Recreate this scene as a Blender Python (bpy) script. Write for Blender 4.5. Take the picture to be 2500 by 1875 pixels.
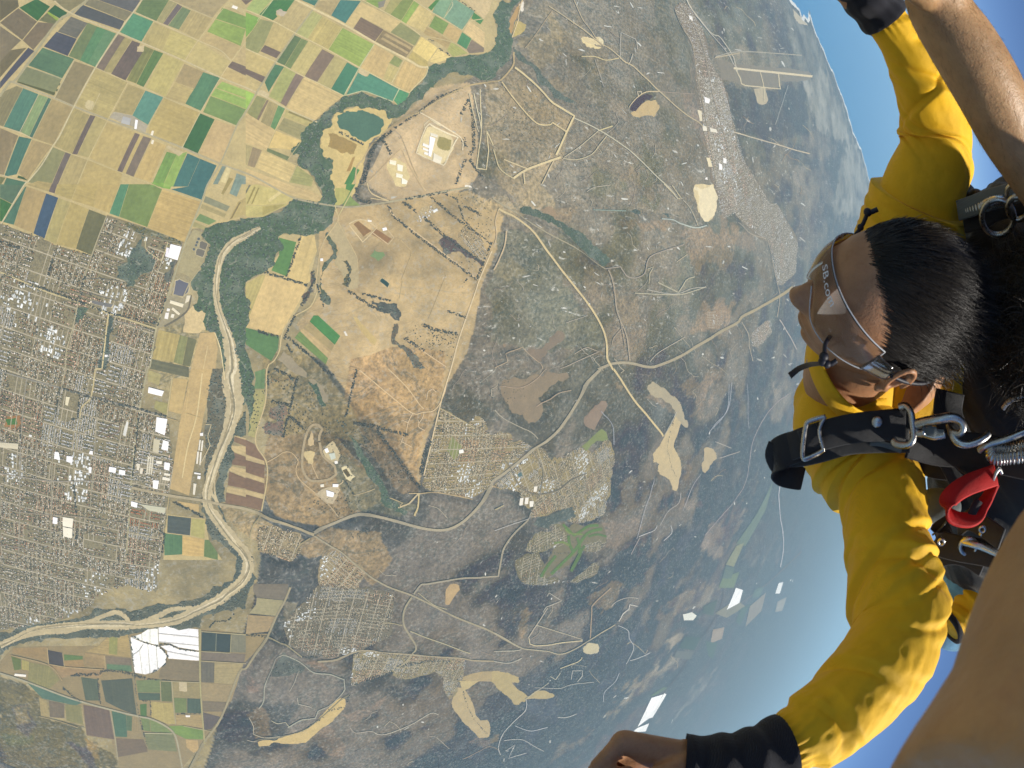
import bpy, bmesh, math, random
import numpy as np
from mathutils import Vector, Matrix
from mathutils.geometry import tessellate_polygon

for o in list(bpy.data.objects): bpy.data.objects.remove(o)
scene = bpy.context.scene
COL = scene.collection

# ------------------------------------------------------------------ camera
# an action camera with a wide (fisheye) lens, hand held 5.5 km up, looking down and forward
W_, H_ = 2500.0, 1875.0          # photograph's frame
F_ = 1175.0                      # lens: pixels per radian
NADIR = (449.0, 683.0)           # where straight-down falls in the frame
ALT = 5500.0

def cam_dir(px, py):
    px = np.asarray(px, float); py = np.asarray(py, float)
    dx = px-W_/2; dy = py-H_/2
    r = np.hypot(dx, dy); th = r/F_
    s = np.sin(th)/np.maximum(r, 1e-9)
    return np.stack([dx*s, -dy*s, -np.cos(th)], -1)
_n = cam_dir(*NADIR)
_X = np.array([1., 0, 0])-_n*_n[0]; _X /= np.linalg.norm(_X)
_Z = -_n; _Y = np.cross(_Z, _X)
C2W = np.stack([_X, _Y, _Z])     # world = C2W @ cam
def wdir(px, py): return cam_dir(px, py) @ C2W.T
def ground_xy(px, py):
    d = wdir(px, py); k = ALT/np.maximum(-d[..., 2], 0.012)
    return d[..., 0]*k, d[..., 1]*k
def to_px(P):
    c = np.asarray(P, float) @ C2W
    nrm = np.linalg.norm(c, axis=-1); th = np.arccos(np.clip(-c[..., 2]/nrm, -1, 1))
    rho = np.hypot(c[..., 0], c[..., 1])+1e-9
    return W_/2+c[..., 0]/rho*th*F_, H_/2-c[..., 1]/rho*th*F_

cam = bpy.data.cameras.new('camera'); camo = bpy.data.objects.new('camera', cam); COL.objects.link(camo)
camo.matrix_world = Matrix([[*C2W[i], 0] for i in range(3)]+[[0, 0, 0, 1]])
cam.sensor_fit = 'HORIZONTAL'; cam.sensor_width = 36.0; cam.lens = 10.0
cam.clip_start = 0.01; cam.clip_end = 1.0e6
cam.type = 'PANO'
_c = cam if hasattr(cam, 'panorama_type') else cam.cycles
_c.panorama_type = 'FISHEYE_LENS_POLYNOMIAL'
_c.fisheye_fov = math.radians(200)
_c.fisheye_polynomial_k0 = 0.0
_c.fisheye_polynomial_k1 = -(W_/36.0)/F_
_c.fisheye_polynomial_k2 = 0.0; _c.fisheye_polynomial_k3 = 0.0; _c.fisheye_polynomial_k4 = 0.0
cam.dof.use_dof = True; cam.dof.focus_distance = 4.0; cam.dof.aperture_fstop = 9.0      # small sensor: only what is very near goes soft
scene.camera = camo

# ------------------------------------------------------------------ light
SUN_CAM = np.array([0.57, -0.47, 0.67])     # towards the sun, camera axes: from behind, right and below frame
SUN = C2W @ (SUN_CAM/np.linalg.norm(SUN_CAM))
sun_el = math.asin(SUN[2]); sun_az = math.atan2(SUN[0], SUN[1])
world = bpy.data.worlds.new('World'); scene.world = world; world.use_nodes = True
nt = world.node_tree; bg = nt.nodes['Background']
sky = nt.nodes.new('ShaderNodeTexSky'); sky.sky_type = 'NISHITA'; sky.sun_disc = False
sky.sun_elevation = sun_el; sky.sun_rotation = sun_az; sky.altitude = 5500; sky.air_density = 1.0; sky.dust_density = 0.5; sky.ozone_density = 6.0
nt.links.new(sky.outputs[0], bg.inputs[0]); bg.inputs[1].default_value = 0.10
sl = bpy.data.lights.new('sun', 'SUN'); sl.energy = 5.0; sl.angle = math.radians(0.53); sl.color = (1, 0.95, 0.86)
so = bpy.data.objects.new('sun', sl); COL.objects.link(so)
so.rotation_mode = 'QUATERNION'; so.rotation_quaternion = Vector(SUN).to_track_quat('Z', 'Y')
scene.view_settings.view_transform = 'Standard'; scene.view_settings.look = 'None'
scene.view_settings.exposure = 0.18; scene.view_settings.gamma = 1.0; scene.view_settings.use_curve_mapping = False
scene.render.engine = 'CYCLES'
cy = scene.cycles
cy.use_denoising = True; cy.max_bounces = 8; cy.volume_bounces = 2; cy.transparent_max_bounces = 16
cy.sample_clamp_indirect = 4.0
try: cy.denoiser = 'OPENIMAGEDENOISE'; cy.denoising_prefilter = 'ACCURATE'
except Exception: pass
SIGMA = 2.3e-5                                  # haze extinction per metre
HAZE_A = np.array([0.27, 0.46, 0.66])            # what the hazy air adds at full depth (used to un-haze colours read off the photograph)
E_LIT = 1.42

# ------------------------------------------------------------------ helpers
rng = np.random.default_rng(7); random.seed(7)
def lin(c):
    c = np.asarray(c, float)/255.0
    return np.where(c <= 0.04045, c/12.92, ((c+0.055)/1.055)**2.4)
def albedo(c, dist):
    """surface reflectance of a ground whose picture colour is c at distance dist"""
    c = np.asarray(c, float); c = (c.mean()+(c-c.mean())*.80)*np.array([1.0, .99, .995])
    T = np.exp(-np.asarray(dist)*SIGMA)[..., None] if np.ndim(dist) else math.exp(-dist*SIGMA)
    a = (lin(c)-HAZE_A*(1-T))/(E_LIT*T)
    return np.clip(a, 0.012, 0.86)
def tag(o, label=None, cat=None, group=None, kind=None):
    if label: o['label'] = label
    if cat: o['category'] = cat
    if group: o['group'] = group
    if kind: o['kind'] = kind
    return o
def mesh_obj(name, verts, faces, mat=None, parent=None, cols=None, smooth=False, uvs=None, loc=None):
    me = bpy.data.meshes.new(name)
    verts = np.asarray(verts, float)
    if loc is not None: verts = verts-np.asarray(loc)
    if isinstance(faces, np.ndarray) and faces.ndim == 2:
        nf, k = faces.shape
        me.vertices.add(len(verts)); me.vertices.foreach_set('co', verts.astype(np.float32).ravel())
        me.loops.add(nf*k); me.loops.foreach_set('vertex_index', faces.astype(np.int32).ravel())
        me.polygons.add(nf); me.polygons.foreach_set('loop_start', np.arange(0, nf*k, k, dtype=np.int32))
        me.update(calc_edges=True)
    else:
        me.from_pydata([tuple(v) for v in verts], [], [tuple(int(i) for i in f) for f in faces])
    if cols is not None:
        a = me.color_attributes.new('Col', 'FLOAT_COLOR', 'POINT')
        c4 = np.ones((len(verts), 4), np.float32); c4[:, :3] = cols
        a.data.foreach_set('color', c4.ravel())
    if uvs is not None:
        uv = me.uv_layers.new(name='UVMap')
        vi = np.empty(len(me.loops), np.int32); me.loops.foreach_get('vertex_index', vi)
        uv.data.foreach_set('uv', np.asarray(uvs, np.float32)[vi].ravel())
    if smooth: me.polygons.foreach_set('use_smooth', np.ones(len(me.polygons), bool))
    me.update(); me.validate()
    o = bpy.data.objects.new(name, me); COL.objects.link(o)
    if loc is not None: o.location = loc
    if mat: me.materials.append(mat)
    if parent:
        o.parent = parent
        o.matrix_parent_inverse = Matrix.Identity(4)
        w = Vector((0, 0, 0)); q = parent
        while q: w += q.location; q = q.parent
        o.location = Vector(loc if loc is not None else (0, 0, 0))-w
    return o
def empty(name, loc=(0, 0, 0)):
    o = bpy.data.objects.new(name, None); COL.objects.link(o); o.location = loc; o.empty_display_size = 0.1; return o

class NT:
    """small node-tree helper"""
    def __init__(s, name):
        s.m = bpy.data.materials.new(name); s.m.use_nodes = True; s.t = s.m.node_tree
        s.b = s.t.nodes['Principled BSDF']; s.out = s.t.nodes['Material Output']
    def n(s, typ, **kw):
        nd = s.t.nodes.new(typ)
        for k, v in kw.items():
            if k == 'inp':
                for a, b in v.items():
                    if hasattr(b, 'is_output') or isinstance(b, bpy.types.NodeSocket): s.t.links.new(b, nd.inputs[a])
                    else: nd.inputs[a].default_value = b
            else: setattr(nd, k, v)
        return nd
    def l(s, a, b): s.t.links.new(a, b)
    def math(s, op, a, b=0.0, c=None, clamp=False):
        nd = s.n('ShaderNodeMath', operation=op, use_clamp=clamp)
        for i, v in enumerate((a, b, c)):
            if v is None: continue
            if isinstance(v, bpy.types.NodeSocket): s.l(v, nd.inputs[i])
            else: nd.inputs[i].default_value = v
        return nd.outputs[0]
    def mix(s, f, a, b, mode='MIX'):
        nd = s.n('ShaderNodeMix', data_type='RGBA', blend_type=mode)
        for i, v in ((0, f), (6, a), (7, b)):
            if isinstance(v, bpy.types.NodeSocket): s.l(v, nd.inputs[i])
            elif i == 0: nd.inputs[0].default_value = v
            else: nd.inputs[i].default_value = (*v, 1) if len(v) == 3 else v
        return nd.outputs[2]
    def noise(s, vec, scale, detail=4, rough=0.55, dist=0.0):
        nd = s.n('ShaderNodeTexNoise', inp={'Scale': scale, 'Detail': detail, 'Roughness': rough, 'Distortion': dist})
        if vec is not None: s.l(vec, nd.inputs['Vector'])
        return nd.outputs[0]
    def ramp(s, f, lo, hi):
        nd = s.n('ShaderNodeMapRange', inp={'From Min': lo, 'From Max': hi}); s.l(f, nd.inputs[0]); return nd.outputs[0]

# value noise in numpy
def _hash(ix, iy, seed):
    h = (ix.astype(np.int64)*374761393+iy.astype(np.int64)*668265263+seed*144665) & 0xffffffff
    h = ((h ^ (h >> 13))*1274126177) & 0xffffffff
    return ((h ^ (h >> 16)) & 0xffff)/65535.0
def vnoise(x, y, seed=0):
    ix = np.floor(x); iy = np.floor(y); fx = x-ix; fy = y-iy
    fx = fx*fx*(3-2*fx); fy = fy*fy*(3-2*fy)
    a = _hash(ix, iy, seed); b = _hash(ix+1, iy, seed); c = _hash(ix, iy+1, seed); d = _hash(ix+1, iy+1, seed)
    return (a*(1-fx)+b*fx)*(1-fy)+(c*(1-fx)+d*fx)*fy
def fbm(x, y, seed=0, oct=4, gain=0.5):
    s = 0; amp = 1; tot = 0
    for i in range(oct):
        s = s+amp*vnoise(x*2**i+17.3*i, y*2**i-9.1*i, seed+i); tot += amp; amp *= gain
    return s/tot
def smooth01(x): x = np.clip(x, 0, 1); return x*x*(3-2*x)
def inside(px, py, poly):
    P = np.asarray(poly); res = np.zeros(px.shape, bool)
    x0, y0 = P.min(0); x1, y1 = P.max(0)
    idx = np.nonzero((px >= x0) & (px <= x1) & (py >= y0) & (py <= y1))
    if len(idx[0]) == 0: return res
    x = px[idx]; y = py[idx]; c = np.zeros(x.shape, bool); j = len(P)-1
    for i in range(len(P)):
        xi, yi = P[i]; xj, yj = P[j]
        if yi != yj: c ^= ((yi > y) != (yj > y)) & (x < (xj-xi)*(y-yi)/(yj-yi)+xi)
        j = i
    res[idx] = c; return res

# picture tiles used while measuring: number -> (offset x, offset y, magnification)
_TL = {0: (0, 0, .8848), 13: (1400, 0, 1.7709), 14: (1400, 937, 1.7691), 99: (0, 0, 1)}
for i, (a, b) in enumerate([(0, 0), (600, 0), (0, 450), (600, 450), (0, 900), (600, 900), (0, 1425), (600, 1425), (1200, 0), (1200, 450), (1200, 900), (1200, 1425)]):
    _TL[i+1] = (a, b, 3.6867)
def T(tile, s):
    """'x,y x,y ...' measured in an enlarged tile -> positions in the photograph's pixels; 'n:' inside the string switches tile"""
    out = []
    for w in s.split():
        if ':' in w:
            a, w = w.split(':'); tile = int(a)
        ox, oy, m = _TL[tile]
        x, y = w.split(','); out.append((ox+float(x)/m, oy+float(y)/m))
    return np.array(out)
# ================================================================== the land below: measured outlines
def roughen(P, amp=1.2, it=2, closed=True, seed=1):
    """natural, ragged outline: midpoint displacement in picture units"""
    r = np.random.default_rng(seed); P = np.asarray(P)
    for _ in range(it):
        Q = np.roll(P, -1, 0) if closed else P[1:]
        A = P if closed else P[:-1]
        m = (A+Q)/2; d = Q-A; L = np.hypot(d[:, 0], d[:, 1])[:, None]
        nrm = np.stack([-d[:, 1], d[:, 0]], 1)/np.maximum(L, 1e-6)
        m = m+nrm*r.normal(0, 1, (len(m), 1))*np.minimum(amp, L*.15)
        out = np.empty((len(A)*2, 2)); out[0::2] = A; out[1::2] = m
        P = out if closed else np.vstack([out, P[-1:]])
        amp *= .6
    return P

KH = (186, 172, 122); TAN = (203, 180, 128); PUR = (126, 117, 113); SLA = (92, 100, 116); TEA = (90, 142, 122)
FIELDS = [  # tile, outline, picture colour
 (1, '175,70 330,-10 450,60 340,190', (75, 125, 95)), (1, '430,105 495,45 605,115 560,180', (70, 115, 95)), (1, '423,117 438,106 548,182 530,200', (150, 180, 90)),
 (1, '0,205 165,75 335,195 200,360', (126, 121, 108)), (1, '0,235 190,365 120,430 0,560', (134, 128, 112)), (1, '205,365 345,200 505,215 300,450', (130, 122, 108)),
 (1, '0,740 255,430 310,460 0,800', SLA), (1, '0,470 240,430 0,700', (124, 120, 102)), (1, '0,0 160,0 170,60 0,190', (112, 112, 100)), (1, '470,0 780,0 620,105', (140, 138, 112)), (1, '350,185 430,110 530,190 500,225', (122, 130, 104)),
 (1, '640,150 790,210 690,345 520,285', (118, 122, 118)), (1, '510,287 690,350 610,505 395,420', (90, 100, 116)),
 (1, '792,206 875,240 720,545 618,505', (120, 140, 108)), (1, '875,240 955,268 790,575 720,545', (98, 146, 114)), (1, '955,268 1045,303 858,605 790,575', (108, 150, 118)),
 (1, '385,430 668,532 560,705 255,590', (98, 135, 113)), (1, '235,600 555,715 480,862 150,740', (134, 143, 114)),
 (1, '210,640 545,752 535,772 190,660', (104, 116, 96)), (1, '190,690 525,805 515,825 175,708', (104, 116, 96)), (1, '165,735 500,835 488,858 150,742', (100, 110, 92)), (1, '235,600 560,705 552,722 225,620', (170, 172, 140)),
 (1, '745,45 1120,190 1080,270 665,130', (96, 106, 114)), (1, '795,0 870,0 1190,115 1125,188 765,42', (134, 134, 116)), (1, '880,0 1265,0 1195,112', (108, 115, 121)),
 (1, '1200,120 1380,195 1270,380 1080,290', (96, 156, 126)), (1, '1285,0 1522,0 1408,190 1218,112', (112, 138, 106)), (1, '1525,0 1595,32 1465,212 1412,190', (166, 162, 122)), (1, '1597,35 1640,60 1510,230 1468,213', (122, 118, 122)), (1, '1642,62 1718,95 1610,268 1514,231', (126, 148, 116)),
 (1, '1725,97 1908,168 1790,362 1614,270', (182, 168, 123)), (1, '1388,200 1540,270 1455,470 1285,385', (182, 170, 120)), (1, '1542,270 1775,368 1660,545 1460,470', (190, 179, 121)), (1, '1530,0 2055,0 1990,65 1912,160', (173, 161, 126)),
 (1, '2000,70 2212,150 2212,260 1945,170', (132, 166, 104)), (1, '1940,175 2212,265 2165,415 1865,285', (150, 178, 106)), (1, '1862,290 2160,420 2088,535 1800,365', (190, 172, 126)), (1, '1788,375 2070,555 1982,688 1672,548', (194, 180, 126)),
 (1, '2090,552 2212,600 2212,682 2048,603', PUR), (1, '2040,615 2212,690 2212,780 1990,692', (203, 182, 128)), (1, '2180,430 2212,430 2212,590 2100,545', (194, 176, 130)),
 (1, '1065,310 1125,335 930,645 865,615', (130, 122, 115)), (1, '1125,335 1185,362 1005,655 930,645', (166, 158, 116)), (1, '1190,365 1262,392 1230,460 1285,470 1130,725 1000,665', (118, 112, 112)),
 (1, '1300,415 1385,450 1225,752 1142,722', (140, 146, 104)), (1, '1388,450 1470,482 1292,785 1228,754', (106, 140, 100)), (1, '1474,485 1655,560 1490,870 1312,792', (191, 180, 120)), (1, '1660,575 1830,650 1750,800 1578,738', (171, 156, 119)), (1, '1575,745 1745,805 1662,935 1495,875', (183, 168, 120)),
 (1, '1830,650 1980,702 1955,745 1810,1000 1668,935', (95, 142, 116)), (1, '2000,735 2212,815 2212,885 1945,790', (164, 194, 110)), (1, '1942,795 2212,895 2212,980 1898,860', (154, 186, 108)), (1, '1896,865 2212,985 2130,1130 1828,1010', (126, 156, 106)),
 (1, '672,552 848,610 662,948 500,878', (149, 141, 113)), (1, '862,622 1150,742 1010,1010 975,1070 685,948', (184, 171, 119)), (1, '1158,762 1305,812 1190,1035 1025,1005', (173, 161, 116)), (1, '1310,815 1470,877 1332,1125 1192,1040', (101, 156, 141)),
 (1, '1480,882 1795,1012 1640,1328 1345,1200 1345,1130', (190, 172, 116)), (1, '1800,1020 1932,1075 1780,1380 1645,1325', (78, 126, 96)), (1, '1940,1080 2125,1145 1985,1458 1790,1380', (202, 177, 129)),
 (1, '210,795 350,850 190,1190 35,1140', (93, 140, 126)), (1, '352,852 432,878 262,1230 192,1190', (140, 166, 122)), (1, '434,880 462,892 292,1245 264,1232', (86, 126, 116)), (1, '0,840 150,775 205,797 30,1138 0,1128', (142, 139, 111)),
 (1, '470,893 658,968 480,1305 300,1243', (171, 156, 116)), (1, '0,1152 165,1222 30,1585 0,1572', (152, 140, 113)), (1, '172,1228 285,1252 150,1570 38,1592', (86, 132, 121)), (1, '292,1260 470,1312 248,1622 165,1560', (173, 156, 116)),
 (1, '668,972 808,1040 650,1388 492,1318', (176, 164, 116)), (1, '813,1036 860,1046 695,1392 650,1386', (120, 113, 113)), (1, '862,1048 962,1092 800,1420 700,1392', (181, 169, 119)), (1, '968,1102 1212,1192 1056,1536 806,1422', (190, 172, 119)),
 (1, '1215,1195 1260,1212 1100,1552 1056,1537', (122, 114, 113)), (1, '1262,1213 1288,1222 1130,1560 1104,1553', (192, 174, 120)), (1, '1290,1225 1362,1247 1202,1592 1132,1562', (131, 123, 115)), (1, '1368,1262 1498,1312 1360,1640 1208,1592', (197, 174, 119)),
 (1, '1502,1365 1590,1392 1462,1680 1360,1680', (126, 166, 101)), (1, '1592,1392 1684,1368 1560,1680 1465,1680', (152, 186, 106)), (1, '1688,1380 1800,1430 1690,1680 1555,1680', (82, 130, 128)), (1, '1802,1430 1950,1490 1870,1659 3:1815,140 3:1540,45 1:1692,1680', (78, 125, 127)),
 (1, '475,1325 588,1370 450,1690 255,1640', (146, 149, 113)), (1, '590,1370 640,1387 510,1690 455,1690', (121, 116, 115)), (1, '643,1388 788,1442 700,1690 515,1690', (180, 166, 119)), (1, '792,1444 1100,1562 1075,1659 700,1690', (187, 169, 116)),
 (1, '60,1600 235,1640 200,1690 20,1690', (90, 130, 112)), (1, '0,1590 50,1600 0,1680', (120, 130, 100)), (1, '165,1580 250,1605 245,1625 155,1600', (80, 110, 90)),
 (3, '0,0 215,10 120,180 0,120', (97, 127, 111)), (3, '0,124 118,184 15,335 0,330', (76, 126, 92)), (3, '225,25 240,18 125,365 30,340', (90, 132, 116)), (3, '242,20 415,80 300,440 128,368', (180, 160, 116)), (3, '417,82 525,122 400,490 302,442', (78, 105, 130)),
 (3, '528,125 636,162 505,538 408,494', (177, 167, 116)), (3, '640,160 798,226 680,580 512,540', (183, 167, 113)), (3, '802,226 955,285 830,638 684,580', (119, 123, 101)),
 (3, '245,5 438,65 470,-10 340,-30', (182, 166, 116)), (3, '452,0 512,0 492,82 440,66', (118, 112, 115)), (3, '515,0 698,0 642,138 497,86', (182, 167, 113)), (3, '702,0 880,0 845,205 648,143', (186, 168, 113)), (3, '880,0 1078,0 982,258 848,206', (190, 170, 115)),
 (3, '1085,0 1162,0 1072,292 985,262', (96, 152, 121)), (3, '1165,0 1350,0 1460,40 1325,385 1075,292', (126, 151, 101)), (3, '1465,42 1808,158 1660,518 1330,387', (197, 172, 116)), (3, '345,492 492,550 400,910 240,860', (156, 139, 113)),
 (3, '1355,-15 1545,-10 1533,45 1462,33', (132, 176, 96)),
 (3, '1905,-60 2050,0 2000,100 1890,60', (196, 180, 132)), (3, '1850,105 2070,200 2040,245 1830,160', (146, 151, 126)), (3, '1800,265 1950,330 1880,365 1760,320', (126, 157, 111)), (3, '1745,335 1860,385 1835,410 1735,380', (172, 166, 118)), (3, '1820,175 2035,265 2020,300 1808,215', (170, 160, 118)),
 (3, '2110,-40 2200,-60 2130,112 2065,82', (132, 157, 146)), (3, '2060,-60 2100,-50 2010,95 1990,85', (162, 150, 104)), (3, '2140,160 2212,120 2212,270 2060,320', (186, 170, 118)), (3, '2150,165 2170,160 2090,305 2070,315', (140, 130, 100)),
 (1, '2000,1495 2035,1500 1960,1659 1915,1659', (128, 150, 140)), (1, '2040,1505 2085,1515 2030,1659 1970,1659', (214, 200, 146)), (1, '2130,1560 2212,1590 2212,1659 2100,1659', (136, 158, 148)),
 (2, '0,45 60,0 -40,0', PUR), (2, '65,0 235,0 112,133 0,88', (166, 186, 121)), (2, '250,0 440,0 365,105 280,90 270,130 285,150 240,188 118,134', (86, 142, 102)), (2, '445,20 590,82 442,290 262,200 350,120', (191, 176, 129)),
 (2, '0,112 128,165 60,270 0,338', (136, 182, 101)), (2, '132,172 250,203 160,412 108,485 0,438 0,352 60,275', (156, 161, 116)), (2, '252,207 430,292 312,468 166,404', (197, 180, 126)), (2, '172,404 316,470 276,525 130,462', PUR),
 (2, '0,450 110,492 262,556 172,690 0,618', (202, 184, 127)), (2, '0,618 176,692 150,746 0,668', PUR), (2, '0,685 148,752 92,830 0,798', (203, 185, 130)), (2, '0,812 80,850 20,990 0,1000', (165, 206, 106)), (2, '495,0 655,0 618,52', (80, 136, 126)),
 (2, '602,98 690,148 555,350 456,300', (182, 184, 124)), (2, '692,150 868,246 738,448 558,352', (196, 181, 122)), (2, '872,252 1155,402 1020,600 746,446', (158, 182, 106)), (2, '1160,403 1335,500 1285,570 1235,708 1030,610', (207, 182, 129)), (2, '1340,500 1412,545 1372,608 1290,568', (150, 162, 112)), (2, '1290,582 1388,622 1322,750 1240,710', (196, 183, 126)), (2, '1420,547 1640,627 1610,690 1480,830 1450,832 1330,757', (210, 184, 129)),
 (2, '1035,155 1240,267 1160,375 963,265', (136, 123, 113)), (2, '1242,270 1510,420 1440,520 1165,380', (150, 138, 113)), (2, '1262,300 1490,430 1480,448 1240,318', (186, 168, 128)), (2, '1230,335 1462,470 1452,488 1215,352', (186, 168, 128)),
 (2, '1042,22 1405,200 1300,288 1036,150 960,258 897,210', (213, 191, 136)), (2, '852,0 1035,10 897,210 768,140', (86, 142, 137)), (2, '662,10 846,0 766,138 622,62', (182, 167, 126)), (2, '1095,0 1262,0 1190,76 1062,18', (146, 176, 106)), (2, '1190,20 1260,0 1240,60 1195,75', (150, 150, 140)), (2, '1300,0 1405,0 1400,40 1300,130 1240,108', (172, 170, 118)), (2, '1408,0 1512,0 1392,195 1302,130', (138, 158, 106)), (2, '1515,5 1562,40 1440,215 1396,195', (150, 182, 106)),
 (2, '1566,42 1702,132 1600,290 1442,215', (208, 190, 132)), (2, '1392,202 1572,322 1520,412 1302,290', (150, 156, 116)), (2, '1580,330 1725,430 1640,555 1500,458', (230, 207, 132)), (2, '1500,462 1638,558 1640,600 1570,590 1462,522', (192, 176, 116)), (2, '1728,442 1862,522 1700,572 1650,552', (228, 206, 137)),
 (2, '1722,0 1860,0 1780,165 1680,110', (132, 172, 142)), (2, '1864,0 1895,0 2060,105 1945,270 1785,168', (128, 168, 144)), (2, '1640,70 1710,0 1745,0 1670,95', (92, 150, 102)), (2, '2052,112 2140,177 2110,220 2030,165', (90, 150, 107)),
 (2, '1702,140 1826,212 1770,310 1650,240', (136, 167, 107)), (2, '1830,214 1945,282 1890,390 1774,312', (202, 177, 127)), (2, '1625,243 1850,372 1812,440 1600,300', (187, 167, 122)), (2, '1947,290 2030,350 1985,445 1900,390', (92, 152, 117)), (2, '1852,374 2003,480 1862,512 1812,450', (177, 182, 117)), (2, '2032,356 2145,432 2140,470 2010,482 1988,446', (144, 134, 124)), (2, '2012,190 2150,292 2146,430 1960,288', (216, 192, 142)), (2, '1965,0 2212,0 2190,100 2140,170 2062,100', (212, 192, 147)),
 (2, '440,317 500,345 350,590 278,560', (108, 134, 106)), (2, '502,346 562,372 402,620 352,592', (128, 148, 108)), (2, '565,374 690,440 530,680 406,622', (197, 184, 127)), (2, '682,440 800,502 640,742 530,686', (140, 127, 117)), (2, '803,503 910,562 765,800 650,742', (187, 177, 124)), (2, '912,562 1020,622 888,860 767,802', (86, 146, 122)), (2, '1010,655 1095,690 1115,662 1378,800 1325,912 1270,905 1150,850 1040,820 900,860', (92, 152, 132)), (2, '1382,806 1470,842 1440,910 1370,948 1332,905', (92, 160, 122)),
 (2, '262,578 345,602 205,830 170,742', (92, 138, 112)), (2, '348,604 450,660 312,925 208,868', (170, 176, 117)), (2, '452,662 522,692 362,960 300,922', (140, 127, 119)), (2, '530,697 878,867 742,960 620,1088 366,975', (210, 187, 132)),
 (2, '100,862 188,892 92,1088 12,1012', (152, 156, 112)), (2, '190,900 207,907 110,1097 87,1087', (140, 128, 114)), (2, '210,912 290,942 220,1140 130,1112', (167, 157, 117)), (2, '293,946 360,976 262,1170 222,1142', (112, 156, 112)), (2, '366,985 620,1098 560,1140 342,1050', (188, 178, 122)), (2, '345,1058 558,1145 510,1190 500,1260 282,1162', (160, 156, 117)), (2, '390,1000 600,1090 590,1102 380,1014', (150, 144, 104)),
 (2, '0,1017 262,1172 190,1350 0,1290', (207, 184, 132)), (2, '272,1178 500,1267 420,1350 206,1328', (217, 192, 127)), (2, '195,1332 395,1412 380,1450 187,1362', (122, 137, 107)), (2, '0,1302 60,1320 10,1490 0,1480', (176, 166, 122)), (2, '62,1322 145,1352 80,1510 14,1490', (160, 146, 118)), (2, '150,1362 448,1490 385,1640 92,1510', (212, 190, 132)), (2, '460,1492 610,1602 590,1680 392,1642', (170, 171, 117)), (2, '0,1515 385,1655 4:580,55 4:680,112 4:668,155 4:420,100 4:130,0 2:0,1659', (207, 184, 132)),
 (4, '0,25 90,0 300,50 440,120 370,165 160,190 0,180', (203, 190, 124)), (4, '0,188 160,195 365,172 370,185 150,295 0,290', (196, 186, 122)), (4, '300,60 330,75 215,160 200,140', (222, 205, 142)), (4, '30,5 45,8 0,90 0,60', (130, 132, 116)), (4, '75,20 90,25 20,175 5,175', (160, 150, 100)), (4, '110,30 122,35 60,178 48,178', (160, 150, 100)), (4, '150,200 350,180 340,192 150,280', (176, 166, 108)),
 (4, '300,480 455,520 370,830 230,775 300,640', (104, 152, 102)), (4, '505,450 620,470 640,600 570,740 580,870 540,900 372,835 470,520', (214, 190, 130)), (4, '180,815 520,905 545,930 500,1020 310,1360 0,1280', (217, 190, 132)), (4, '0,900 140,815 178,820 0,1275', (188, 176, 118)), (4, '60,880 100,850 0,1110 0,1010', (146, 150, 104)),
 (4, '610,1180 650,1180 850,1365 800,1445 575,1235', (86, 150, 100)), (4, '575,1240 798,1448 770,1500 520,1290', (176, 160, 118)), (4, '515,1295 770,1505 740,1560 490,1320', (196, 172, 126)), (4, '488,1322 740,1565 720,1620 440,1380', (120, 152, 102)), (4, '0,1290 300,1370 290,1480 230,1590 0,1440', (100, 142, 104)), (2, '970,1500 1025,1530 950,1659 885,1659', (92, 152, 102)), (2, '4:870,195 4:985,0 4:905,0', (92, 152, 102)), (4, '805,35 870,30 940,60 880,170 840,190 800,190', (186, 184, 116)), (4, '930,80 880,180 880,195 1030,190 960,130', (142, 168, 108)), (2, '985,1405 940,1540 905,1545 960,1420', (178, 148, 100)),
 (3, '1430,1310 1620,1355 1560,1600 1370,1570', (188, 172, 116)), (3, '1622,1356 1690,1375 1640,1625 1562,1602', (146, 152, 110)), (3, '1692,1376 1770,1400 1710,1640 1642,1626', (120, 126, 104)), (3, '1368,1575 1700,1645 5:1700,80 5:1350,0 3:1355,1630', (118, 124, 108)),
 (5, '1560,85 1690,95 1635,410 1515,380', (198, 174, 122)), (5, '1340,10 1450,50 1430,150 1330,110', (176, 168, 120)), (5, '1400,290 1510,310 1500,415 1385,360', (160, 158, 112)),
 (5, '1510,1320 1720,1345 1710,1500 1505,1475', (92, 108, 112)), (5, '1725,1348 1845,1360 1840,1530 1715,1500', (176, 172, 116)), (5, '1475,1480 1642,1500 1640,1670 1480,1680', (96, 136, 110)), (5, '1645,1502 1838,1535 1830,1690 1640,1680', (207, 178, 120)), (5, '1842,1540 1880,1540 1960,1659 1960,1720 1835,1690', (112, 140, 104)),
 (5, '570,180 720,235 690,440 640,480 530,450', (176, 172, 106)), (5, '65,25 235,70 210,250 110,215 65,100', (92, 122, 98)), (5, '760,1480 940,1520 920,1620 750,1600', (178, 168, 112)),
 (7, '1180,480 1270,450 1330,410 1420,400 1425,555 1300,520', (246, 250, 240)), (7, '1425,395 1500,380 1785,410 1790,600 1600,570 1520,530 1430,525', (252, 252, 250)), (7, '1445,560 1525,550 1610,590 1795,615 1793,692 1515,672 1500,600', (252, 252, 250)), (7, '1175,480 1290,530 1430,565 1500,640 1490,710 1410,785 1310,815 1215,800 1195,700', (250, 252, 248)),
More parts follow.
